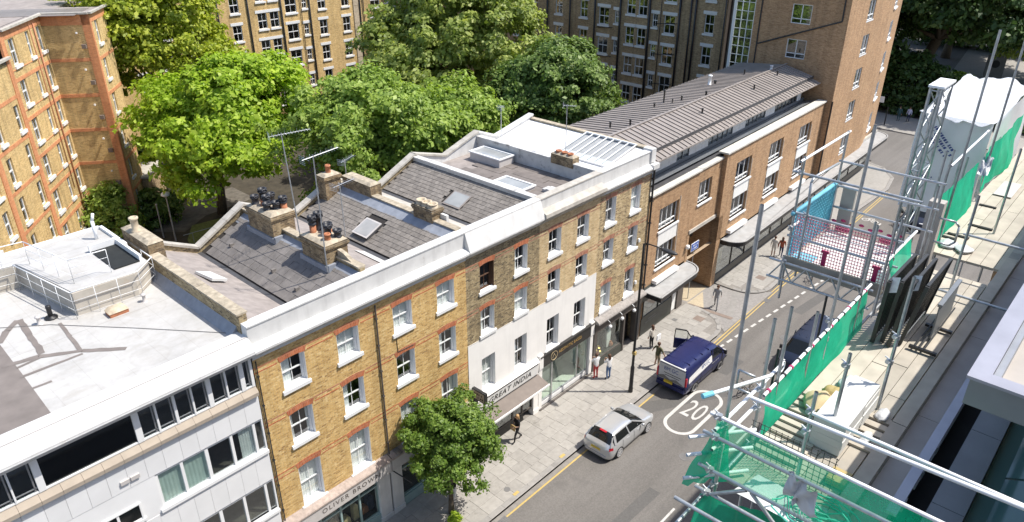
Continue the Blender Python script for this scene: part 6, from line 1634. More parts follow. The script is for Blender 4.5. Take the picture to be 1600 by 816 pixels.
aerial('low aerial behind the rear flat topped chimney', (20.3,8.6,12.6), 13.7, 20, 2, 1.1, 9)
# ------------------------------------------------------------------ people
def person(label, loc, rz, top, legs, hair, pose=None, hgt=1.7, shoes='c_black', shorts=False, longhair=False, sleeve=True, dress=False, bag=None):
    root = thing('person', label, 'person', loc, R(rz)); k = hgt/1.75; P = pose or {}
    J = dict(pelvis=(0,0,.96), spine=(0,0,1.16), chest=(.01,0,1.36), neck=(.01,0,1.49), chin=(.03,0,1.56), head=(.025,0,1.65), crown=(.01,0,1.74))
    R_ = dict(pelvis=.135, spine=.12, chest=.135, neck=.052, chin=.075, head=.098, crown=.07)
    E_ = [('pelvis','spine'),('spine','chest'),('chest','neck'),('neck','chin'),('chin','head'),('head','crown')]
    for s, n in ((1,'l'),(-1,'r')):
        J['sh'+n] = (.0,s*.18,1.42); J['el'+n] = P.get('el'+n, (-.02,s*.25,1.14)); J['wr'+n] = P.get('wr'+n, (.06,s*.26,.90))
        J['hip'+n] = (0,s*.09,.90); J['kn'+n] = P.get('kn'+n, (.02,s*.1,.50)); J['an'+n] = P.get('an'+n, (-.02,s*.1,.09))
        a = J['an'+n]; J['toe'+n] = (a[0]+.17, a[1]+s*.02, max(.04, a[2]-.05))
        R_.update({'sh'+n:.07,'el'+n:.047,'wr'+n:.034,'hip'+n:.095,'kn'+n:.062,'an'+n:.045,'toe'+n:.036})
        E_ += [('chest','sh'+n),('sh'+n,'el'+n),('el'+n,'wr'+n),('pelvis','hip'+n),('hip'+n,'kn'+n),('kn'+n,'an'+n),('an'+n,'toe'+n)]
    names = list(J); me = bpy.data.meshes.new('body'); me.from_pydata([tuple(c*k for c in J[q]) for q in names], [(names.index(a), names.index(b)) for a, b in E_], [])
    ob = bpy.data.objects.new('body', me); C.objects.link(ob)
    ob.modifiers.new('s', 'SKIN'); sd_ = ob.modifiers.new('d', 'SUBSURF'); sd_.levels = 1; sd_.render_levels = 1
    for q, v in zip(names, me.skin_vertices[0].data): r = R_[q]*k; v.radius = (r*(1.0 if q not in ('chest','spine','pelvis') else .8), r*(1.0 if q not in ('chest','spine','pelvis') else 1.15)); v.use_root = q == 'pelvis'
    dg = bpy.context.evaluated_depsgraph_get(); m2 = bpy.data.meshes.new_from_object(ob.evaluated_get(dg)); bpy.data.objects.remove(ob)
    m2.materials.clear()
    for q in ('skin', top, legs, shoes): m2.materials.append(MAT(q))
    segs = [(Vector(J[a])*k, Vector(J[b])*k, a, b) for a, b in E_]
    for p in m2.polygons:
        c = Vector(p.center); best = None
        for a, b, na, nb in segs:
            t = max(0, min(1, (c-a).dot(b-a)/max(1e-6, (b-a).length_squared))); d = (c-(a+(b-a)*t)).length-(R_[na]*(1-t)+R_[nb]*t)*k
            if best is None or d < best[0]: best = (d, na, nb, t)
        _, na, nb, t = best
        if nb in ('chin','head','crown') or na == 'chin': i = 0
        elif nb == 'neck': i = 1 if t < .7 else 0
        elif na == 'chest' or nb in ('spine','chest'): i = 1
        elif nb[:2] == 'el': i = 1
        elif nb[:2] == 'wr': i = 1 if sleeve else 0
        elif nb[:3] == 'hip': i = 1 if dress else 2
        elif nb[:2] == 'kn': i = 1 if dress else 2
        elif nb[:2] == 'an': i = 0 if (shorts or dress) and t > .05 else 2
        else: i = 3
        p.material_index = i; p.use_smooth = True
    link('body', m2, None, root, True)
    h = Vector(J['head'])*k
    hm = MB().sphere(h+Vector((-.02,0,.03)), .108*k, 10, 8, (1.0,.98,1.0))
    if longhair: hm.sphere(h+Vector((-.075,0,-.11)), .1*k, 9, 7, (.6,1.0,1.7))
    hm.build('hair', hair, root, True, True)
    f = MB().box(h.x+.09,h.x+.125,h.y-.012,h.y+.012,h.z-.03,h.z+.01); f.build('nose', 'skin', root, False, True)
    MB().box(h.x+.088,h.x+.1,h.y-.045,h.y-.02,h.z+.005,h.z+.02).box(h.x+.088,h.x+.1,h.y+.02,h.y+.045,h.z+.005,h.z+.02).box(h.x+.085,h.x+.098,h.y-.025,h.y+.025,h.z-.062,h.z-.05).build('face', 'hair_brown', root, False, True)
    for n, s in (('l',1),('r',-1)):
        w = Vector(J['wr'+n])*k; e = Vector(J['el'+n])*k; d = (w-e).normalized(); sd2 = d.cross(Vector((0,s,0.2))).normalized(); nrm = d.cross(sd2)
        mb = MB().bar(w-d*.01, w+d*.09, .075, .03, nrm)
        for j, L in enumerate((.065,.08,.075,.06)):
            b = w+d*.085+sd2*(-.028+.019*j); mb.tube(b, b+d*L*.6, .0085, .008, 5); mb.tube(b+d*L*.6, b+d*L+nrm*.02, .008, .006, 5)
        mb.tube(w+d*.02+sd2*.035, w+d*.06+sd2*.07, .011, .008, 5)
        mb.build('hand', 'skin', root, True, True)
    return root
WALK = dict(knl=(.2,.1,.53), anl=(.24,.1,.10), knr=(-.06,-.1,.50), anr=(-.36,-.1,.16), ell=(-.14,.25,1.16), wrl=(-.2,.25,.93), elr=(.06,-.25,1.15), wrr=(.22,-.24,.98))
HOLD = dict(WALK, ell=(.04,.24,1.16), wrl=(.26,.1,1.08), elr=(.04,-.24,1.16), wrr=(.26,-.06,1.06))
WIDE = dict(knl=(.12,.16,.52), anl=(.16,.26,.09), knr=(-.1,-.16,.5), anr=(-.2,-.26,.1), ell=(.02,.34,1.2), wrl=(.1,.44,1.0), elr=(.04,-.32,1.18), wrr=(.16,-.36,.94))
ARMS = dict(elr=(.12,-.22,1.2), wrr=(.3,-.08,1.28), ell=(.1,.24,1.18), wrl=(.28,.12,1.2))
person('person in black walking past the restaurant holding a tan folder', (22.55,-.9,0), 165, 'c_black', 'c_black', 'hair_fair', HOLD, longhair=True, sleeve=False)
person('person in white shirt and red trousers by the black and gold shopfront', (29.7,-.62,0), 70, 'c_white', 'c_red', 'hair_brown', ARMS, 1.72, 'c_red')
person('person in white blouse and blue jeans beside the one in red trousers', (30.15,-1.2,0), 75, 'c_white', 'c_denim', 'hair_brown', ARMS, 1.7, longhair=True)
person('person in black trousers carrying a white bag near the globe lamp shop', (34.55,-1.3,0), 80, 'c_pale', 'c_black', 'hair_brown', dict(elr=(.08,-.24,1.16), wrr=(.26,-.2,1.02)), 1.68, 'c_white', longhair=True)
person('person in olive t-shirt and khaki shorts striding behind the van', (33.0,-2.7,0), -5, 'c_olive', 'c_khaki', 'hair_brown', WIDE, 1.8, shorts=True, sleeve=False)
person('person in a long pale dress on the pavement under the canopy', (51.75,-1.25,0), 20, 'c_pale', 'c_pale', 'hair_brown', None, 1.7, 'c_tan', dress=True)
person('person in rust top and dark trousers beside the pale dress', (52.0,-1.75,0), 15, 'c_rust', 'c_navy', 'hair_brown', WALK, 1.68, longhair=True)
person('person in pale grey clothes crossing the side entry', (41.8,-1.8,-.09), 200, 'c_grey', 'c_grey', 'hair_brown', WALK, 1.78)
person('person in dark teal clothes waiting at the far pavement', (96.6,3.7,0), 180, 'c_teal', 'c_teal', 'hair_brown', None, 1.75)
person('person in lilac shirt and dark trousers at the far pavement', (96.9,2.7,0), 180, 'c_lilac', 'c_navy', 'hair_brown', None, 1.78)
person('person in black top and white trousers half hidden under the street tree', (17.4,-1.55,0), 10, 'c_black', 'c_white', 'hair_brown', WALK, 1.72)
sb_ = thing('shopping_bag', 'flat white bag carried by the person near the dark shop', 'bag', (34.55,-1.3,0.62))
MB().box(34.55+.12,34.55+.52,-1.62,-1.55,.62,.98).build('bag_body', 'c_white', sb_); MB().path([(34.75,-1.585,.98),(34.78,-1.585,1.12),(34.88,-1.585,1.12),(34.92,-1.585,.98)], .008).build('bag_handle', 'c_white', sb_)
fo = thing('folder', 'tan folder held by the person passing the restaurant', 'folder', (22.3,-.85,.8)); MB().bar((22.29,-.98,.98),(22.29,-.68,1.0),.04,.34).build('folder_cover', 'c_tan', fo)
# ------------------------------------------------------------------ near side: scaffold, loading bay, hoist, terrace
TR = .0205
YO, YI, ZD = -18.55, -19.25, 20.2
SC = thing('scaffold', 'galvanised tube scaffold along the near building with green netting', 'scaffold', (9,-18.9,ZD))
def tb(a, b, m='galv', parent=None, r=TR, name='scaffold_tube', n=10):
    o = MB().tube(a, b, r, n=n, cap=False)
    return o.build(name, m, parent or SC, True)
def coupler(p, parent=None):
    p = Vector(p); r = TR*1.45
    mb = MB().tube(p-Vector((0,0,.03)), p+Vector((0,0,.03)), r, n=8).tube(p+Vector((0,r,.0))-Vector((.03,0,0)), p+Vector((0,r,0))+Vector((.03,0,0)), r, n=8)
    mb.tube(p+Vector((.02,r,.02)), p+Vector((.03,r+.05,.035)), .008, n=6).tube(p+Vector((-r,0,.01)), p+Vector((-r-.05,.01,.01)), .008, n=6)
    return mb.build('coupler', 'galv', parent or SC)
stds = [(5.97,YO,23.45),(6.8,YO,21.9),(7.24,YO,21.85),(8.16,YO,21.38),(8.74,YO,23.55),(9.85,YO,21.95),(10.8,YO,21.7),(6.5,-19.2,21.45),(7.4,-19.2,21.46),(8.45,-19.4,22.05),(12.35,-19.2,21.8),(15.1,-19.2,21.85),(14.1,YO,23.9),(16.6,YO,23.5),(13.2,YO,21.9)]
for x, y, zt in stds: tb((x,y,0 if y > -19 else 18.6), (x,y,zt))
for x in (5.97, 6.8, 8.74):
    for z in (20.98, 20.72, 20.18, 19.6): coupler((x, YO, z))
# ledgers and guard rails along the street
tb((5.85,YO+.05,20.97),(7.45,YO+.05,20.97),'galv_white'); tb((5.85,YO+.05,20.71),(6.9,YO+.05,20.71),'galv_white')
tb((6.9,YO,20.84),(10.25,YO,20.9),'galv_white'); tb((5.2,YO+.05,20.12),(13.3,YO+.05,20.12)); tb((5.2,-19.6,20.1),(13.3,-19.6,20.1))
tb((5.95,-18.33,21.28),(6.7,-18.66,21.28),'galv_white'); MB().tube((5.88,-18.3,21.28),(6.0,-18.352,21.28),.029,n=10).build('tube_end', 'net_blue', SC)
# cross rails at the near end (towards the camera building)
for (z, x, y0, y1) in ((21.2,5.8,-18.45,-21.2),(21.62,5.75,-18.85,-21.4),(20.94,5.8,-18.4,-20.6),(20.5,5.8,-18.4,-19.8),(20.19,5.8,-18.4,-19.8),(21.3,6.35,-19.25,-21.4),(20.35,5.35,-18.4,-20.2)):
    tb((x,y0,z),(x,y1,z+(.12 if z > 21.5 else 0)),'galv_white' if z > 21 else 'galv')
for (x, y, z) in ((5.8,YO,21.2),(5.8,YO,20.94),(5.8,YO,20.5),(5.8,YO,20.19),(6.5,-19.2,21.2),(7.4,-19.2,21.3),(8.45,-19.4,21.25),(8.45,-19.4,20.9),(6.5,-19.2,20.94)): coupler((x,y,z))
for z in (20.86, 20.62, 20.3): tb((5.7,-18.3,z),(6.3,-18.75,z-.02),'galv_white')
tb((5.8,-18.6,20.2),(5.8,-18.95,20.48),'galv',r=.02); tb((5.8,-19.0,20.48),(5.8,-19.35,20.2),'galv',r=.02)
tb((7.0,-18.45,19.3),(8.6,-18.45,20.7),'steel_dark'); tb((7.8,-18.3,19.0),(7.8,-18.3,20.9),'steel_dark',r=.016)
tb((12.0,-18.98,20.3),(12.0,-20.1,20.3)); tb((13.0,-19.05,20.9),(13.0,-20.1,20.9))
MB().path([(6.95,-18.4,21.0),(6.95,-18.2,21.0),(6.95,-18.2,20.75),(6.95,-18.4,20.75)], .014).build('toggle_loop', 'galv', SC, True)
MB().path([(13.3,-18.6,20.95),(13.3,-18.85,20.95),(13.3,-18.92,20.88),(13.3,-18.92,20.6),(13.3,-18.85,20.52),(13.3,-18.6,20.52)], .018).build('toggle_loop', 'galv', SC, True)
# boards
bl = MB()
def boards(x0, x1, y0, y1, n, z, m='board', seg=3.9, jit=.01, dark=()):
    rn = random.Random(int(x0*10+z)); w = (y1-y0)/n
    for i in range(n):
        x = x0-rn.random()*1.2 if False else x0
        first = True
        while x < x1:
            e = min(x1, x+(seg*rn.uniform(.4,1) if first else seg)); first = False
            MB().box(x+.006,e-.006,y0+i*w+.004,y0+(i+1)*w-.004,z-.04,z+rn.uniform(0,jit)).build('scaffold_board', 'board_grey' if i in dark else m, SC); x = e
boards(6.1, 12.9, -19.6, -18.58, 5, ZD)
boards(13.55, 22, -19.75, -18.5, 6, ZD+.02)
boards(6.0, 14, -19.80, -19.63, 1, ZD+.09, 'board')
# slatted pallets near the sacks
for i in range(11): MB().box(6.75+i*.135,6.83+i*.135,-19.1,-18.6,ZD+.012,ZD+.04).build('pallet_slat', 'board', SC)
for i in range(5): MB().box(7.55+i*.16,7.65+i*.16,-19.62,-19.3,ZD+.012,ZD+.04).build('pallet_slat', 'board', SC)
for (x, y, l) in ((14.5,-18.75,.35),(15.2,-18.95,.4),(14.3,-18.62,.3),(16.4,-18.8,.3)): MB().box(x,x+.07,y-l/2,y+l/2,ZD+.02,ZD+.05).build('board_gap', 'dark_gap', SC)
# white wrap on the ledger: ties
for i in range(16):
    x = 7.0+i*.2; MB().tube((x,YO,20.845+i*.003),(x+.03,YO,20.845+i*.003),.03,n=8).build('net_tie', 'print_black' if i % 3 else 'red_plastic', SC)
for x in (7.05, 7.55): 
    mb = MB()
    for k in range(10): t0 = 2*math.pi*k/10; t1 = 2*math.pi*(k+1)/10; mb.tube((x+.07*math.cos(t0),YO+.08,20.86+.07*math.sin(t0)),(x+.07*math.cos(t1),YO+.08,20.86+.07*math.sin(t1)),.008,n=5)
    mb.build('wire_coil', 'galv_white', SC)
# nets
def cloth(name, label, P, nu, nv, m, amp=.015, seed=1, cat='net', lower=None, group='green debris nets on the scaffold'):
    rn = random.Random(seed); ph = [rn.random()*6 for _ in range(6)]; vs = []
    a, b, c, d = [Vector(q) for q in P]; nrm = (b-a).cross(d-a).normalized()
    for i in range(nu+1):
        for j in range(nv+1):
            u, v = i/nu, j/nv; p = a*(1-u)*(1-v)+b*u*(1-v)+c*u*v+d*(1-u)*v
            w = amp*(math.sin(u*9+ph[0]+v*2)+.6*math.sin(u*21+ph[1])+.5*math.sin(v*7+ph[2]+u*5)+.4*math.sin(u*43+v*11+ph[3]))*(1-abs(v-.5)*.6)
            p = p+nrm*w; p.z += -.02*math.sin(u*17+ph[4])*(1-v)*amp*40
            vs.append(p)
    fs = [(i*(nv+1)+j, (i+1)*(nv+1)+j, (i+1)*(nv+1)+j+1, i*(nv+1)+j+1) for i in range(nu) for j in range(nv)]
    o = MB().add(vs, fs).build(name, m, None, True)
    c0 = a.copy(); o['label'] = label; o['category'] = cat; o['group'] = group
    return o
cloth('debris_net', 'long green net strip hung along the near scaffold deck edge', [(6.95,-18.58,20.2),(10.2,-18.58,20.2),(10.15,YO-.01,20.9),(6.95,YO-.01,20.84)], 40, 8, 'net_green', .012, 1)
cloth('debris_net', 'short green net piece beside the loading bay corner', [(11.55,-18.56,20.3),(12.3,-18.56,20.35),(12.2,-18.5,20.95),(11.1,-18.5,20.93)], 14, 8, 'net_green', .015, 2)
cloth('debris_net', 'green net on the far deck before the wrapped cage', [(13.55,-18.55,20.22),(16.3,-18.55,20.2),(16.0,-18.5,21.2),(13.45,-18.5,21.25)], 30, 10, 'net_green', .014, 3)
cloth('debris_net', 'crumpled green net at the far right edge of the scaffold', [(16.5,-18.55,20.45),(19.6,-18.55,20.2),(19.6,-18.5,21.4),(16.5,-18.5,21.25)], 34, 12, 'net_green', .03, 4)
cloth('debris_net', 'see-through green net across the near end of the scaffold', [(5.84,-18.5,20.45),(5.84,-20.6,20.45),(5.84,-20.6,21.18),(5.84,-18.5,21.18)], 24, 10, 'net_green_thin', .012, 5)
cloth('debris_net', 'loose green net bunched at the outer near corner', [(5.7,-18.3,20.2),(6.1,-18.62,20.2),(6.0,-18.56,21.0),(5.92,-18.5,21.02)], 8, 12, 'net_green', .03, 6)
cloth('debris_net', 'green net hanging below the near end deck', [(5.6,-18.35,19.2),(6.4,-19.4,19.2),(6.2,-19.4,20.1),(5.75,-18.5,20.15)], 14, 12, 'net_green', .04, 7)
# white sheet lying in the near end bay, rope on it
ws = cloth('dust_sheet', 'white sheet lying on the boards behind the see-through net', [(5.95,-18.75,ZD+.03),(5.95,-20.7,ZD+.03),(6.35,-20.7,ZD+.05),(6.35,-18.85,ZD+.05)], 24, 8, 'wrap_white', .012, 8, 'sheet', group='white sheets')
rp = MB(); rn = random.Random(8)
for k in range(9):
    cx, cy, rr = 6.1+rn.uniform(-.1,.15), -19.75+rn.uniform(-.45,.3), rn.uniform(.12,.28); pts = []
    for i in range(15): t = 2*math.pi*i/14+k; pts.append((cx+rr*.8*math.cos(t)*rn.uniform(.85,1.1), cy+rr*1.3*math.sin(t)*rn.uniform(.85,1.1), ZD+.09+.02*k*rn.random()))
    rp.path(pts, .009, 5)
tag(rp.build('rope_coil', 'rope'), 'tangled green rope on the white sheet at the near end', 'rope')
rr_ = random.Random(3); rg_ = MB(); nu, nv = 8, 6; vv = []
for a_ in range(nu+1):
    for b_ in range(nv+1): vv.append((5.76+.05*math.sin(a_*1.7+b_)+rr_.uniform(-.015,.015), -19.32-.035*a_-.012*b_*math.sin(a_), 21.0-.05*b_-.012*a_+rr_.uniform(-.012,.012)))
rg_.add(vv, [(a_*(nv+1)+b_,(a_+1)*(nv+1)+b_,(a_+1)*(nv+1)+b_+1,a_*(nv+1)+b_+1) for a_ in range(nu) for b_ in range(nv)])
for i in range(12): rg_.tube((5.76,-19.34-.028*i,20.68-.012*i),(5.74+.03*(i%2),-19.36-.028*i,20.55-.02*(i%3)),.004,n=4)
tag(rg_.build('torn_rag', 'wrap_white', None, True), 'torn white rag tied to the near end rail', 'rag')
# mesh panel (wire brick guard) at the near corner
bg_ = thing('brick_guard', 'black wire mesh guard panel standing behind the near cross rails', 'mesh panel', (6.55,-18.9,ZD))
for i in range(15): tb((6.55,-18.62-i*.065,ZD),(6.55,-18.62-i*.065,ZD+.55),'steel_dark',bg_,.004,'mesh_wire',5)
for i in range(9): tb((6.55,-18.6,ZD+.02+i*.065),(6.55,-19.55,ZD+.02+i*.065),'steel_dark',bg_,.004,'mesh_wire',5)
# goods on the deck
def slabstack(label, x0, x1, y0, y1, zs, m='foam_white'):
    t = thing('insulation_stack', label, 'insulation boards', ((x0+x1)/2,(y0+y1)/2,ZD+.02), 0, 'white insulation stacks on the deck'); z = ZD+.02
    for i, h in enumerate(zs): MB().box(x0+random.uniform(-.01,.01),x1+random.uniform(-.01,.01),y0+random.uniform(-.01,.01),y1,z+.002,z+h).build('insulation_board', m, t); z += h
    return t
slabstack('white insulation board stack nearest the camera on the deck', 7.25, 7.86, -19.38, -19.03, [.1,.1,.1,.1])
slabstack('white insulation board stack behind the nearer one on the deck', 7.89, 8.4, -19.38, -19.07, [.1,.1,.1,.06])
def sack(label, c, r, m, seed):
    o = MB().sphere((0,0,0), 1, 16, 11); rn = random.Random(seed)
    vs = []
    for x, y, z in o.v:
        k = 1+.1*math.sin(5*x+seed)+.08*math.sin(7*y+2*seed)+.07*math.sin(9*z); vs.append((c[0]+x*r[0]*k, c[1]+y*r[1]*k, max(ZD+.012, c[2]+z*r[2]*k)))
    o.v = vs; return tag(o.build('sack', m, None, True), label, 'sack', 'sacks on the deck')
sack('plump buff sack lying on the pallet slats', (7.95,-18.86,ZD+.1), (.24,.17,.12), 'sack', 1)
sack('crumpled yellow plastic sack beside the buff sack', (8.28,-18.9,ZD+.07), (.16,.13,.09), 'sack_dark', 2)
sack('crumpled clear plastic bag beyond the yellow sack', (8.66,-18.95,ZD+.05), (.18,.1,.05), 'wrap_white', 3)
sack('small white bag between the boards by the tall tube', (8.3,-19.5,ZD+.05), (.14,.07,.05), 'wrap_white', 4)
sack('small white bag next to the insulation on the slats', (7.75,-19.5,ZD+.05), (.12,.06,.05), 'wrap_white', 5)
sack('white plastic bundle at the end of the far deck', (14.0,-18.72,ZD+.06), (.18,.15,.05), 'wrap_white', 6)
sack('second white plastic bundle on the far deck end', (13.95,-18.98,ZD+.06), (.17,.14,.05), 'wrap_white', 7)
tag(MB().box(6.75,6.98,-19.62,-19.42,ZD+.02,ZD+.1).build('ply_block', 'sack_dark'), 'ochre plywood block by the mesh panel', 'block')
tag(MB().add([(17.2,-18.72,ZD+.05),(18.2,-18.72,ZD+.05),(18.2,-19.05,ZD+.05),(17.2,-19.05,ZD+.05),(17.2,-18.72,ZD+.06),(18.2,-18.72,ZD+.06),(18.2,-19.05,ZD+.06),(17.2,-19.05,ZD+.06)], [(0,1,2,3),(4,5,6,7),(0,1,5,4),(1,2,6,5),(2,3,7,6),(3,0,4,7)]).build('grey_sheet', 'fascia_grey'), 'flat grey sheet lying on the far deck', 'sheet')
# stack of black railing panels
GRP = 'black railing panels leaning on the deck'
labs = ['outermost black railing panel of the stack by the green net','second black railing panel of the leaning stack','third black railing panel of the leaning stack','innermost black railing panel, nearest the building']
for k in range(4):
    y = -18.83-.1*k; dx = [0,.1,.05,.2][k]; lean = [.02,.05,.08,.14][k]
    t = thing('railing_panel', labs[k], 'railing panel', (9.9+dx,y,ZD+.02), 0, GRP)
    x0, x1, z0, z1 = 9.9+dx, 11.0+dx, ZD+.03, ZD+1.0
    MB().bar((x0,y,z0),(x0,y-lean,z1),.05,.05).build('post', 'steel_dark', t); MB().bar((x1,y,z0),(x1,y-lean,z1),.05,.05).build('post', 'steel_dark', t)
    MB().bar((x0,y-lean,z1),(x1,y-lean,z1),.04,.03).build('rail', 'steel_dark', t); MB().bar((x0,y,z0+.06),(x1,y,z0+.06),.04,.03).build('rail', 'metal_mid', t)
    for i in range(13):
        x = x0+.08+i*(x1-x0-.16)/12; MB().bar((x,y,z0+.07),(x,y-lean,z1-.02),.02,.02).build('bar', 'black_paint', t)
tag(MB().box(10.5,11.5,-19.42,-19.40,ZD+.05,ZD+.56).box(10.5,11.5,-19.44,-19.38,ZD+.56,ZD+.6).build('metal_sheet', 'metal_mid'), 'grey flat sheet standing on edge beside the railing stack', 'sheet')
lf = thing('ladder_frame', 'black ladder shaped frame lying on the boards by the railing stack', 'frame', (10.6,-19.3,ZD))
for x in (10.1,10.85): MB().bar((x,-19.6,ZD+.06),(x,-19.25,ZD+.06),.05,.04).build('foot', 'black_paint', lf)
for y in (-19.32,-19.38,-19.44): MB().bar((10.1,y,ZD+.08),(11.6,y,ZD+.08),.018,.018).build('bar', 'steel_dark', lf)
for k, lab in enumerate(('white paper label tied to the outer railing panel', 'white paper label tied to the inner railing panel')):
    x, y = (9.95+.25*k, -18.86-.2*k); o = MB().add([(x,y,ZD+1.05),(x,y-.1,ZD+1.08),(x-.02,y-.1,ZD+.86),(x-.03,y,ZD+.82)], [(0,1,2,3)]).build('paper_label', 'c_white'); tag(o, lab, 'label', 'paper labels on the railings')
# loading bay
LB = thing('loading_bay', 'projecting scaffold loading bay with blue and red mesh over the road', 'loading bay', (12.2,-17.7,20.3))
bx0, bx1, by0, by1, bz = 11.3, 13.1, -18.5, -16.92, 20.3
def lt(a, b, m='galv', r=TR): return tb(a, b, m, LB, r)
for (x, y, z0, z1) in ((bx0,by1,19.6,22.15),(bx1,by1,19.6,22.15),(bx0,by0,19.6,21.55),(bx1,by0,19.6,21.55),(bx0,-17.12,20.1,21.5),(bx0,-18.15,20.2,21.4)): lt((x,y,z0),(x,y,z1))
for z in (21.87,): lt((bx0,by1+.15,z),(bx0,by0-.2,z)); 
for z in (21.2,20.78): lt((bx0,by1+.05,z),(bx0,by0-.1,z))
for z in (21.15,20.75,21.6): lt((bx1,by1+.05,z),(bx1,by0-.1,z))
lt((bx0-.15,by1,22.1),(bx1+.1,by1,22.12),'galv_white'); lt((bx0-.25,by0,20.96),(bx1-.7,by0,20.98),'galv_white'); lt((bx0-.05,by1,20.95),(bx0+.25,by1,20.95),'galv_white')
# lattice girder under the edge
for z in (20.38,20.06): lt((11.1,-16.72,z),(11.1,-18.4,z))
for i in range(5): y = -16.75-i*.4; lt((11.1,y,20.06),(11.1,y-.2,20.38),r=.014); lt((11.1,y-.2,20.38),(11.1,y-.4,20.06),r=.014)
for y in (-16.95,-18.3): lt((11.1,y,19.95),(11.1,y,20.5))
lt((11.1,-17.75,17.5),(11.1,-17.75,20.06),'steel_dark',.02)
for (x, y, z) in ((11.1,-16.98,20.4),(bx0,by1,20.9),(bx0,by0,20.9),(bx0,by1,21.87),(bx0,-17.12,21.2),(11.1,-18.3,20.35)): coupler((x,y,z), LB)
for i in range(8): MB().box(bx0+i*.225+.003,bx0+(i+1)*.225-.003,by0,by1,bz-.04,bz).build('scaffold_board', 'board', LB)
MB().box(bx0-.06,bx0-.02,by0+.02,by1,bz-.08,bz+.14).build('toe_board', 'toe_board', LB)
def mesh_panel(p, du, dv, nu, nv, r, m, name='mesh_guard', solid=None):
    p = Vector(p); du = Vector(du); dv = Vector(dv); mb = MB()
    for i in range(nu+1): mb.bar(p+du*i/nu, p+du*i/nu+dv, r, r)
    for j in range(nv+1): mb.bar(p+dv*j/nv, p+dv*j/nv+du, r, r)
    return mb.build(name, m, LB)
mesh_panel((bx0+.06,by1-.04,bz+.02), (0,-1.5,0), (0,0,.86), 34, 16, .009, 'red_wire')
MB().box(bx0+.02,bx1-.05,by0+.02,by1-.05,bz+.004,bz+.012).build('floor_sheet', 'foam_white', LB)
for (y, z, s) in ((-17.2,.1,.13),(-17.5,.2,0),(-17.95,.1,.12),(-18.3,.1,0)):
    if s: MB().sphere((bx1-.08,y,bz+z), s, 10, 7, (.2,1,.55)).build('red_clip', 'red_plastic', LB, True)
    else: MB().box(bx0+.05,bx0+.08,y-.035,y+.035,bz+.06,bz+.33).box(bx0+.045,bx0+.085,y-.06,y+.06,bz+.33,bz+.37).build('red_clip', 'red_plastic', LB)
for i in range(9): MB().sphere((bx1-.08,-17.02-i*.16,bz+.22+.04*(i%2)), .045, 8, 5, (.4,1.1,.6)).build('red_fitting', 'red_plastic', LB, True)
# blue net on the street end
bn = MB()
for i in range(22):
    x = bx0+.05+i*(bx1-bx0-.1)/21; bn.bar((x,by1+.01,bz+.02),(min(bx1,x+.1),by1+.01,bz+.86),.028,.012)
for j in range(13): bn.bar((bx0,by1+.015,bz+.05+j*.066),(bx1,by1+.015,bz+.05+j*.066),.016,.01)
bn.build('blue_mesh', 'net_blue', LB)
MB().box(bx0+.7,bx1-.05,by1+.02,by1+.026,bz+.1,bz+.8).build('teal_mesh', 'net_teal', LB)
MB().box(bx0,bx0+.5,by1-.35,by1+.0,bz+.013,bz+.02).build('blue_sheet', 'net_blue', LB)
MB().tube((bx0-.05,by1+.01,bz+.88),(bx1+.05,by1+.01,bz+.9),.035).build('blue_roll', 'net_blue', LB, True)
MB().path([(bx0+.6,by1+.02,bz+.7),(bx0+.55,by1+.02,bz+1.25),(bx0+.65,by1+.02,bz+1.32),(bx1-.1,by1+.02,bz+1.28)], .022).build('hoop', 'galv', LB, True)
MB().box(bx1+.05,bx1+.12,-17.25,-17.02,bz-.3,bz+.85).build('timber_post', 'terrace_stone', LB)
tag(MB().box(13.3,13.5,-18.62,-18.38,19.2,21.2).build('timber_upright', 'terrace_stone'), 'tall pale timber upright beside the far deck', 'timber post')
# hoist mast and wrapped cage
HM = thing('hoist_mast', 'grey lattice hoist mast rising from the street', 'mast', (15.35,-17.66,0))
ch = [(15.05,-17.57),(15.05,-17.76),(15.68,-17.76),(15.68,-17.57)]
for x, y in ch: tb((x,y,0),(x,y,22.68),'galv',HM,.03,'chord',8)
for i in range(22):
    z0 = 22.6-i*.38; z1 = z0-.38
    for a, b in ((0,1),(1,2),(2,3),(3,0)):
        p, q = (ch[a], ch[b]) if i % 2 else (ch[b], ch[a]); tb((*p,z0),(*q,z1),'galv',HM,.014,'lattice_bar',6)
    if i % 4 == 0:
        for a, b in ((0,1),(1,2),(2,3),(3,0)): tb((*ch[a],z0),(*ch[b],z0),'galv',HM,.014,'lattice_bar',6)
MB().box(15.0,15.75,-17.8,-17.53,22.66,22.70).build('mast_head', 'galv_white', HM)
WC = thing('wrapped_cage', 'hoist cage wrapped in white plastic sheeting with blue print', 'hoist', (19.5,-17.5,19.0))
rn = random.Random(12)
def crumple(P, nu, nv, amp, seed):
    rr = random.Random(seed); vs = []; a, b, c, d = [Vector(q) for q in P]; nrm = (b-a).cross(d-a).normalized(); ph = [rr.random()*6 for _ in range(5)]
    for i in range(nu+1):
        for j in range(nv+1):
            u, v = i/nu, j/nv; p = a*(1-u)*(1-v)+b*u*(1-v)+c*u*v+d*(1-u)*v
            vs.append(p+nrm*amp*(abs(math.sin(u*6+ph[0]+3*v))+.6*math.sin(v*9+ph[1]+u*7)+.5*math.sin(u*19+v*13+ph[2])+.3*rr.uniform(-1,1)))
    return vs, [(i*(nv+1)+j,(i+1)*(nv+1)+j,(i+1)*(nv+1)+j+1,i*(nv+1)+j+1) for i in range(nu) for j in range(nv)]
mb = MB(); mb.add(*crumple([(17.75,-18.3,21.5),(17.75,-16.85,21.5),(21.9,-16.75,21.62),(21.9,-18.25,21.62)], 20, 24, .06, 1)); mb.build('top_sheet', 'wrap_white', WC, True)
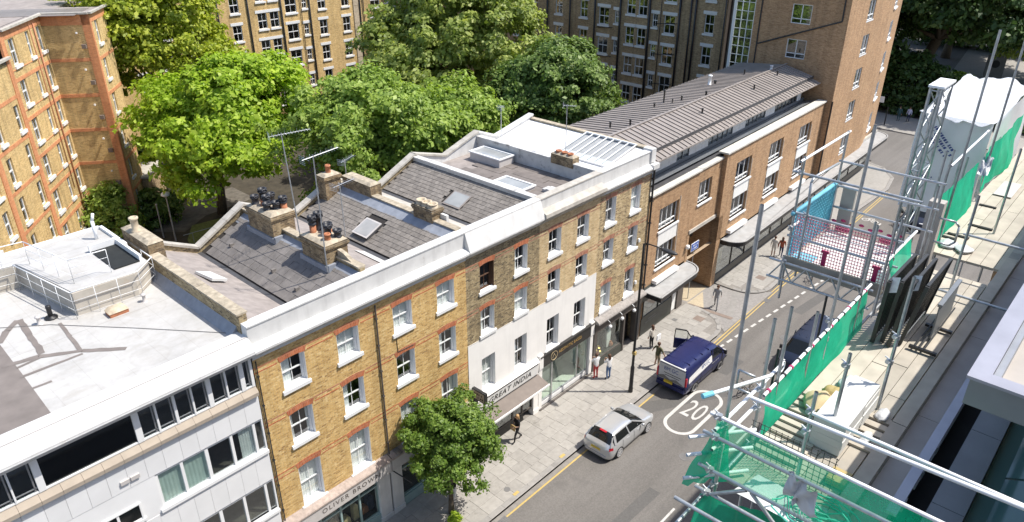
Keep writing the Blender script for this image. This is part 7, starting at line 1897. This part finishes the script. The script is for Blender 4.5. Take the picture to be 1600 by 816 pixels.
mb = MB(); mb.add(*crumple([(17.78,-18.28,19.3),(17.78,-16.88,19.3),(17.78,-16.88,21.5),(17.78,-18.28,21.5)], 20, 20, .03, 2)); mb.add(*crumple([(17.8,-16.86,19.3),(21.9,-16.78,19.3),(21.9,-16.78,21.6),(17.8,-16.86,21.5)], 14, 10, .015, 3)); mb.add(*crumple([(17.78,-18.3,19.3),(21.9,-18.3,19.3),(21.9,-18.25,21.6),(17.78,-18.3,21.5)], 14, 10, .015, 4)); mb.build('side_sheet', 'wrap_side', WC, True)
scribble(WC, 'blue_print', (17.74,-17.4,20.95), (0,-.7,-.7), (0,-.7,.7), .75, 3, .07, .03, 9, (-1,0,0)); scribble(WC, 'blue_print', (17.74,-17.3,20.1), (0,-1,0), (0,0,1), .3, 2, .04, .02, 10, (-1,0,0))
for x in (17.9,19.8,21.8):
    for y in (-18.2,-16.95): tb((x,y,17),(x,y,21.4),'galv',WC,TR,'frame_tube',6)
tag(MB().add(*crumple([(16.3,-18.48,20.85),(16.3,-18.66,20.85),(16.6,-18.64,21.15),(16.6,-18.46,21.15)], 7, 7, .05, 7)).build('plastic_scrap', 'wrap_white', None, True), 'loose scrap of white plastic beside the wrapped cage', 'plastic')
for (x, zt) in ((14.0,21.87),(14.58,21.75),(15.35,21.42),(16.0,21.25)): tb((x,-18.3,19.3),(x,-18.3,zt))
tb((14.15,-18.4,21.59),(16.65,-18.4,21.65),'galv_white')
# ------------------------------------------------------------------ terrace and grey balcony of the near building
NB = thing('near_building', 'near building edge with stone terrace, grey coping and glass front', 'building', (9,-20.6,0))
for i in range(9): MB().box(1.5+i*2.4+.004,1.5+(i+1)*2.4-.004,-20.08,-19.66,ZD-.25,ZD-.02).build('terrace_slab', 'terrace_stone', NB)
for i in range(9): MB().box(2.4+i*2.4+.005,2.4+(i+1)*2.4-.005,-19.80,-19.63,ZD-.02,ZD+.045).build('kerb_plank', 'board_grey', NB)
MB().box(-2,26,-20.34,-20.085,19.6,19.7).build('gutter', 'dark_gap', NB)
MB().box(-2,26,-19.66,-19.62,0,ZD-.05).build('deck_fascia', 'terrace_stone', NB)
for i in range(12): MB().box(1+i*1.6+.004,1+(i+1)*1.6-.004,-20.66,-20.34,19.9,20.08).build('ledge_slab', 'metal_mid', NB)
MB().box(1,26,-20.84,-20.665,19.6,19.95).build('glass_kerb', 'glass_green', NB)
for i in range(9):
    a, b = 1+i*1.5+.02, 1+(i+1)*1.5-.02
    MB().add([(a,-20.84,19.96),(b,-20.84,19.96),(b,-22.2,20.6),(a,-22.2,20.6),(a,-20.84,19.92),(b,-20.84,19.92),(b,-22.2,20.56),(a,-22.2,20.56)], [(0,1,2,3),(7,6,5,4),(0,1,5,4),(1,2,6,5),(2,3,7,6),(3,0,4,7)]).build('glass_panel', 'glass_green', NB)
# balcony with wide grey coping
MB().box(6.95,30,-20.45,-20.36,21.72,22.0).box(6.86,6.95,-23,-20.36,21.72,22.0).build('balcony_fascia', 'metal_mid', NB)
MB().box(6.83,30,-20.50,-20.33,22.0,22.03).box(6.83,7.0,-23,-20.5,22.0,22.03).build('balcony_coping', 'metal_lilac', NB)
MB().box(7.0,30,-23,-20.5,21.72,21.86).build('balcony_floor', 'terrace_stone', NB)
MB().box(7.0,30,-20.56,-20.50,21.86,21.97).box(7.0,7.06,-23,-20.56,21.86,21.97).build('balcony_upstand', 'lead', NB)
MB().bar((6.3,-20.16,20.62),(11.5,-20.16,20.62),.1,.03).bar((6.9,-20.2,20.55),(11,-20.2,20.55),.03,.05).build('flashing_strip', 'metal_lilac', NB)
for x in (6.5, 7.1, 7.6): MB().box(x,x+.12,-20.22,-20.12,20.52,20.62).build('flashing_bracket', 'metal_mid', NB)
# the mass of the near building and the slab it stands on (casts the shade at the foot of the picture)
MB().box(-4,24,-34,-22.6,0,24).build('building_mass', 'brick_modern', NB); MB().box(-2,22,-22.4,-20.9,0,17).build('building_mass', 'brick_modern', NB); MB().box(22.4,50,-32,-18.6,0,20.3).build('building_mass', 'brick_modern', NB)
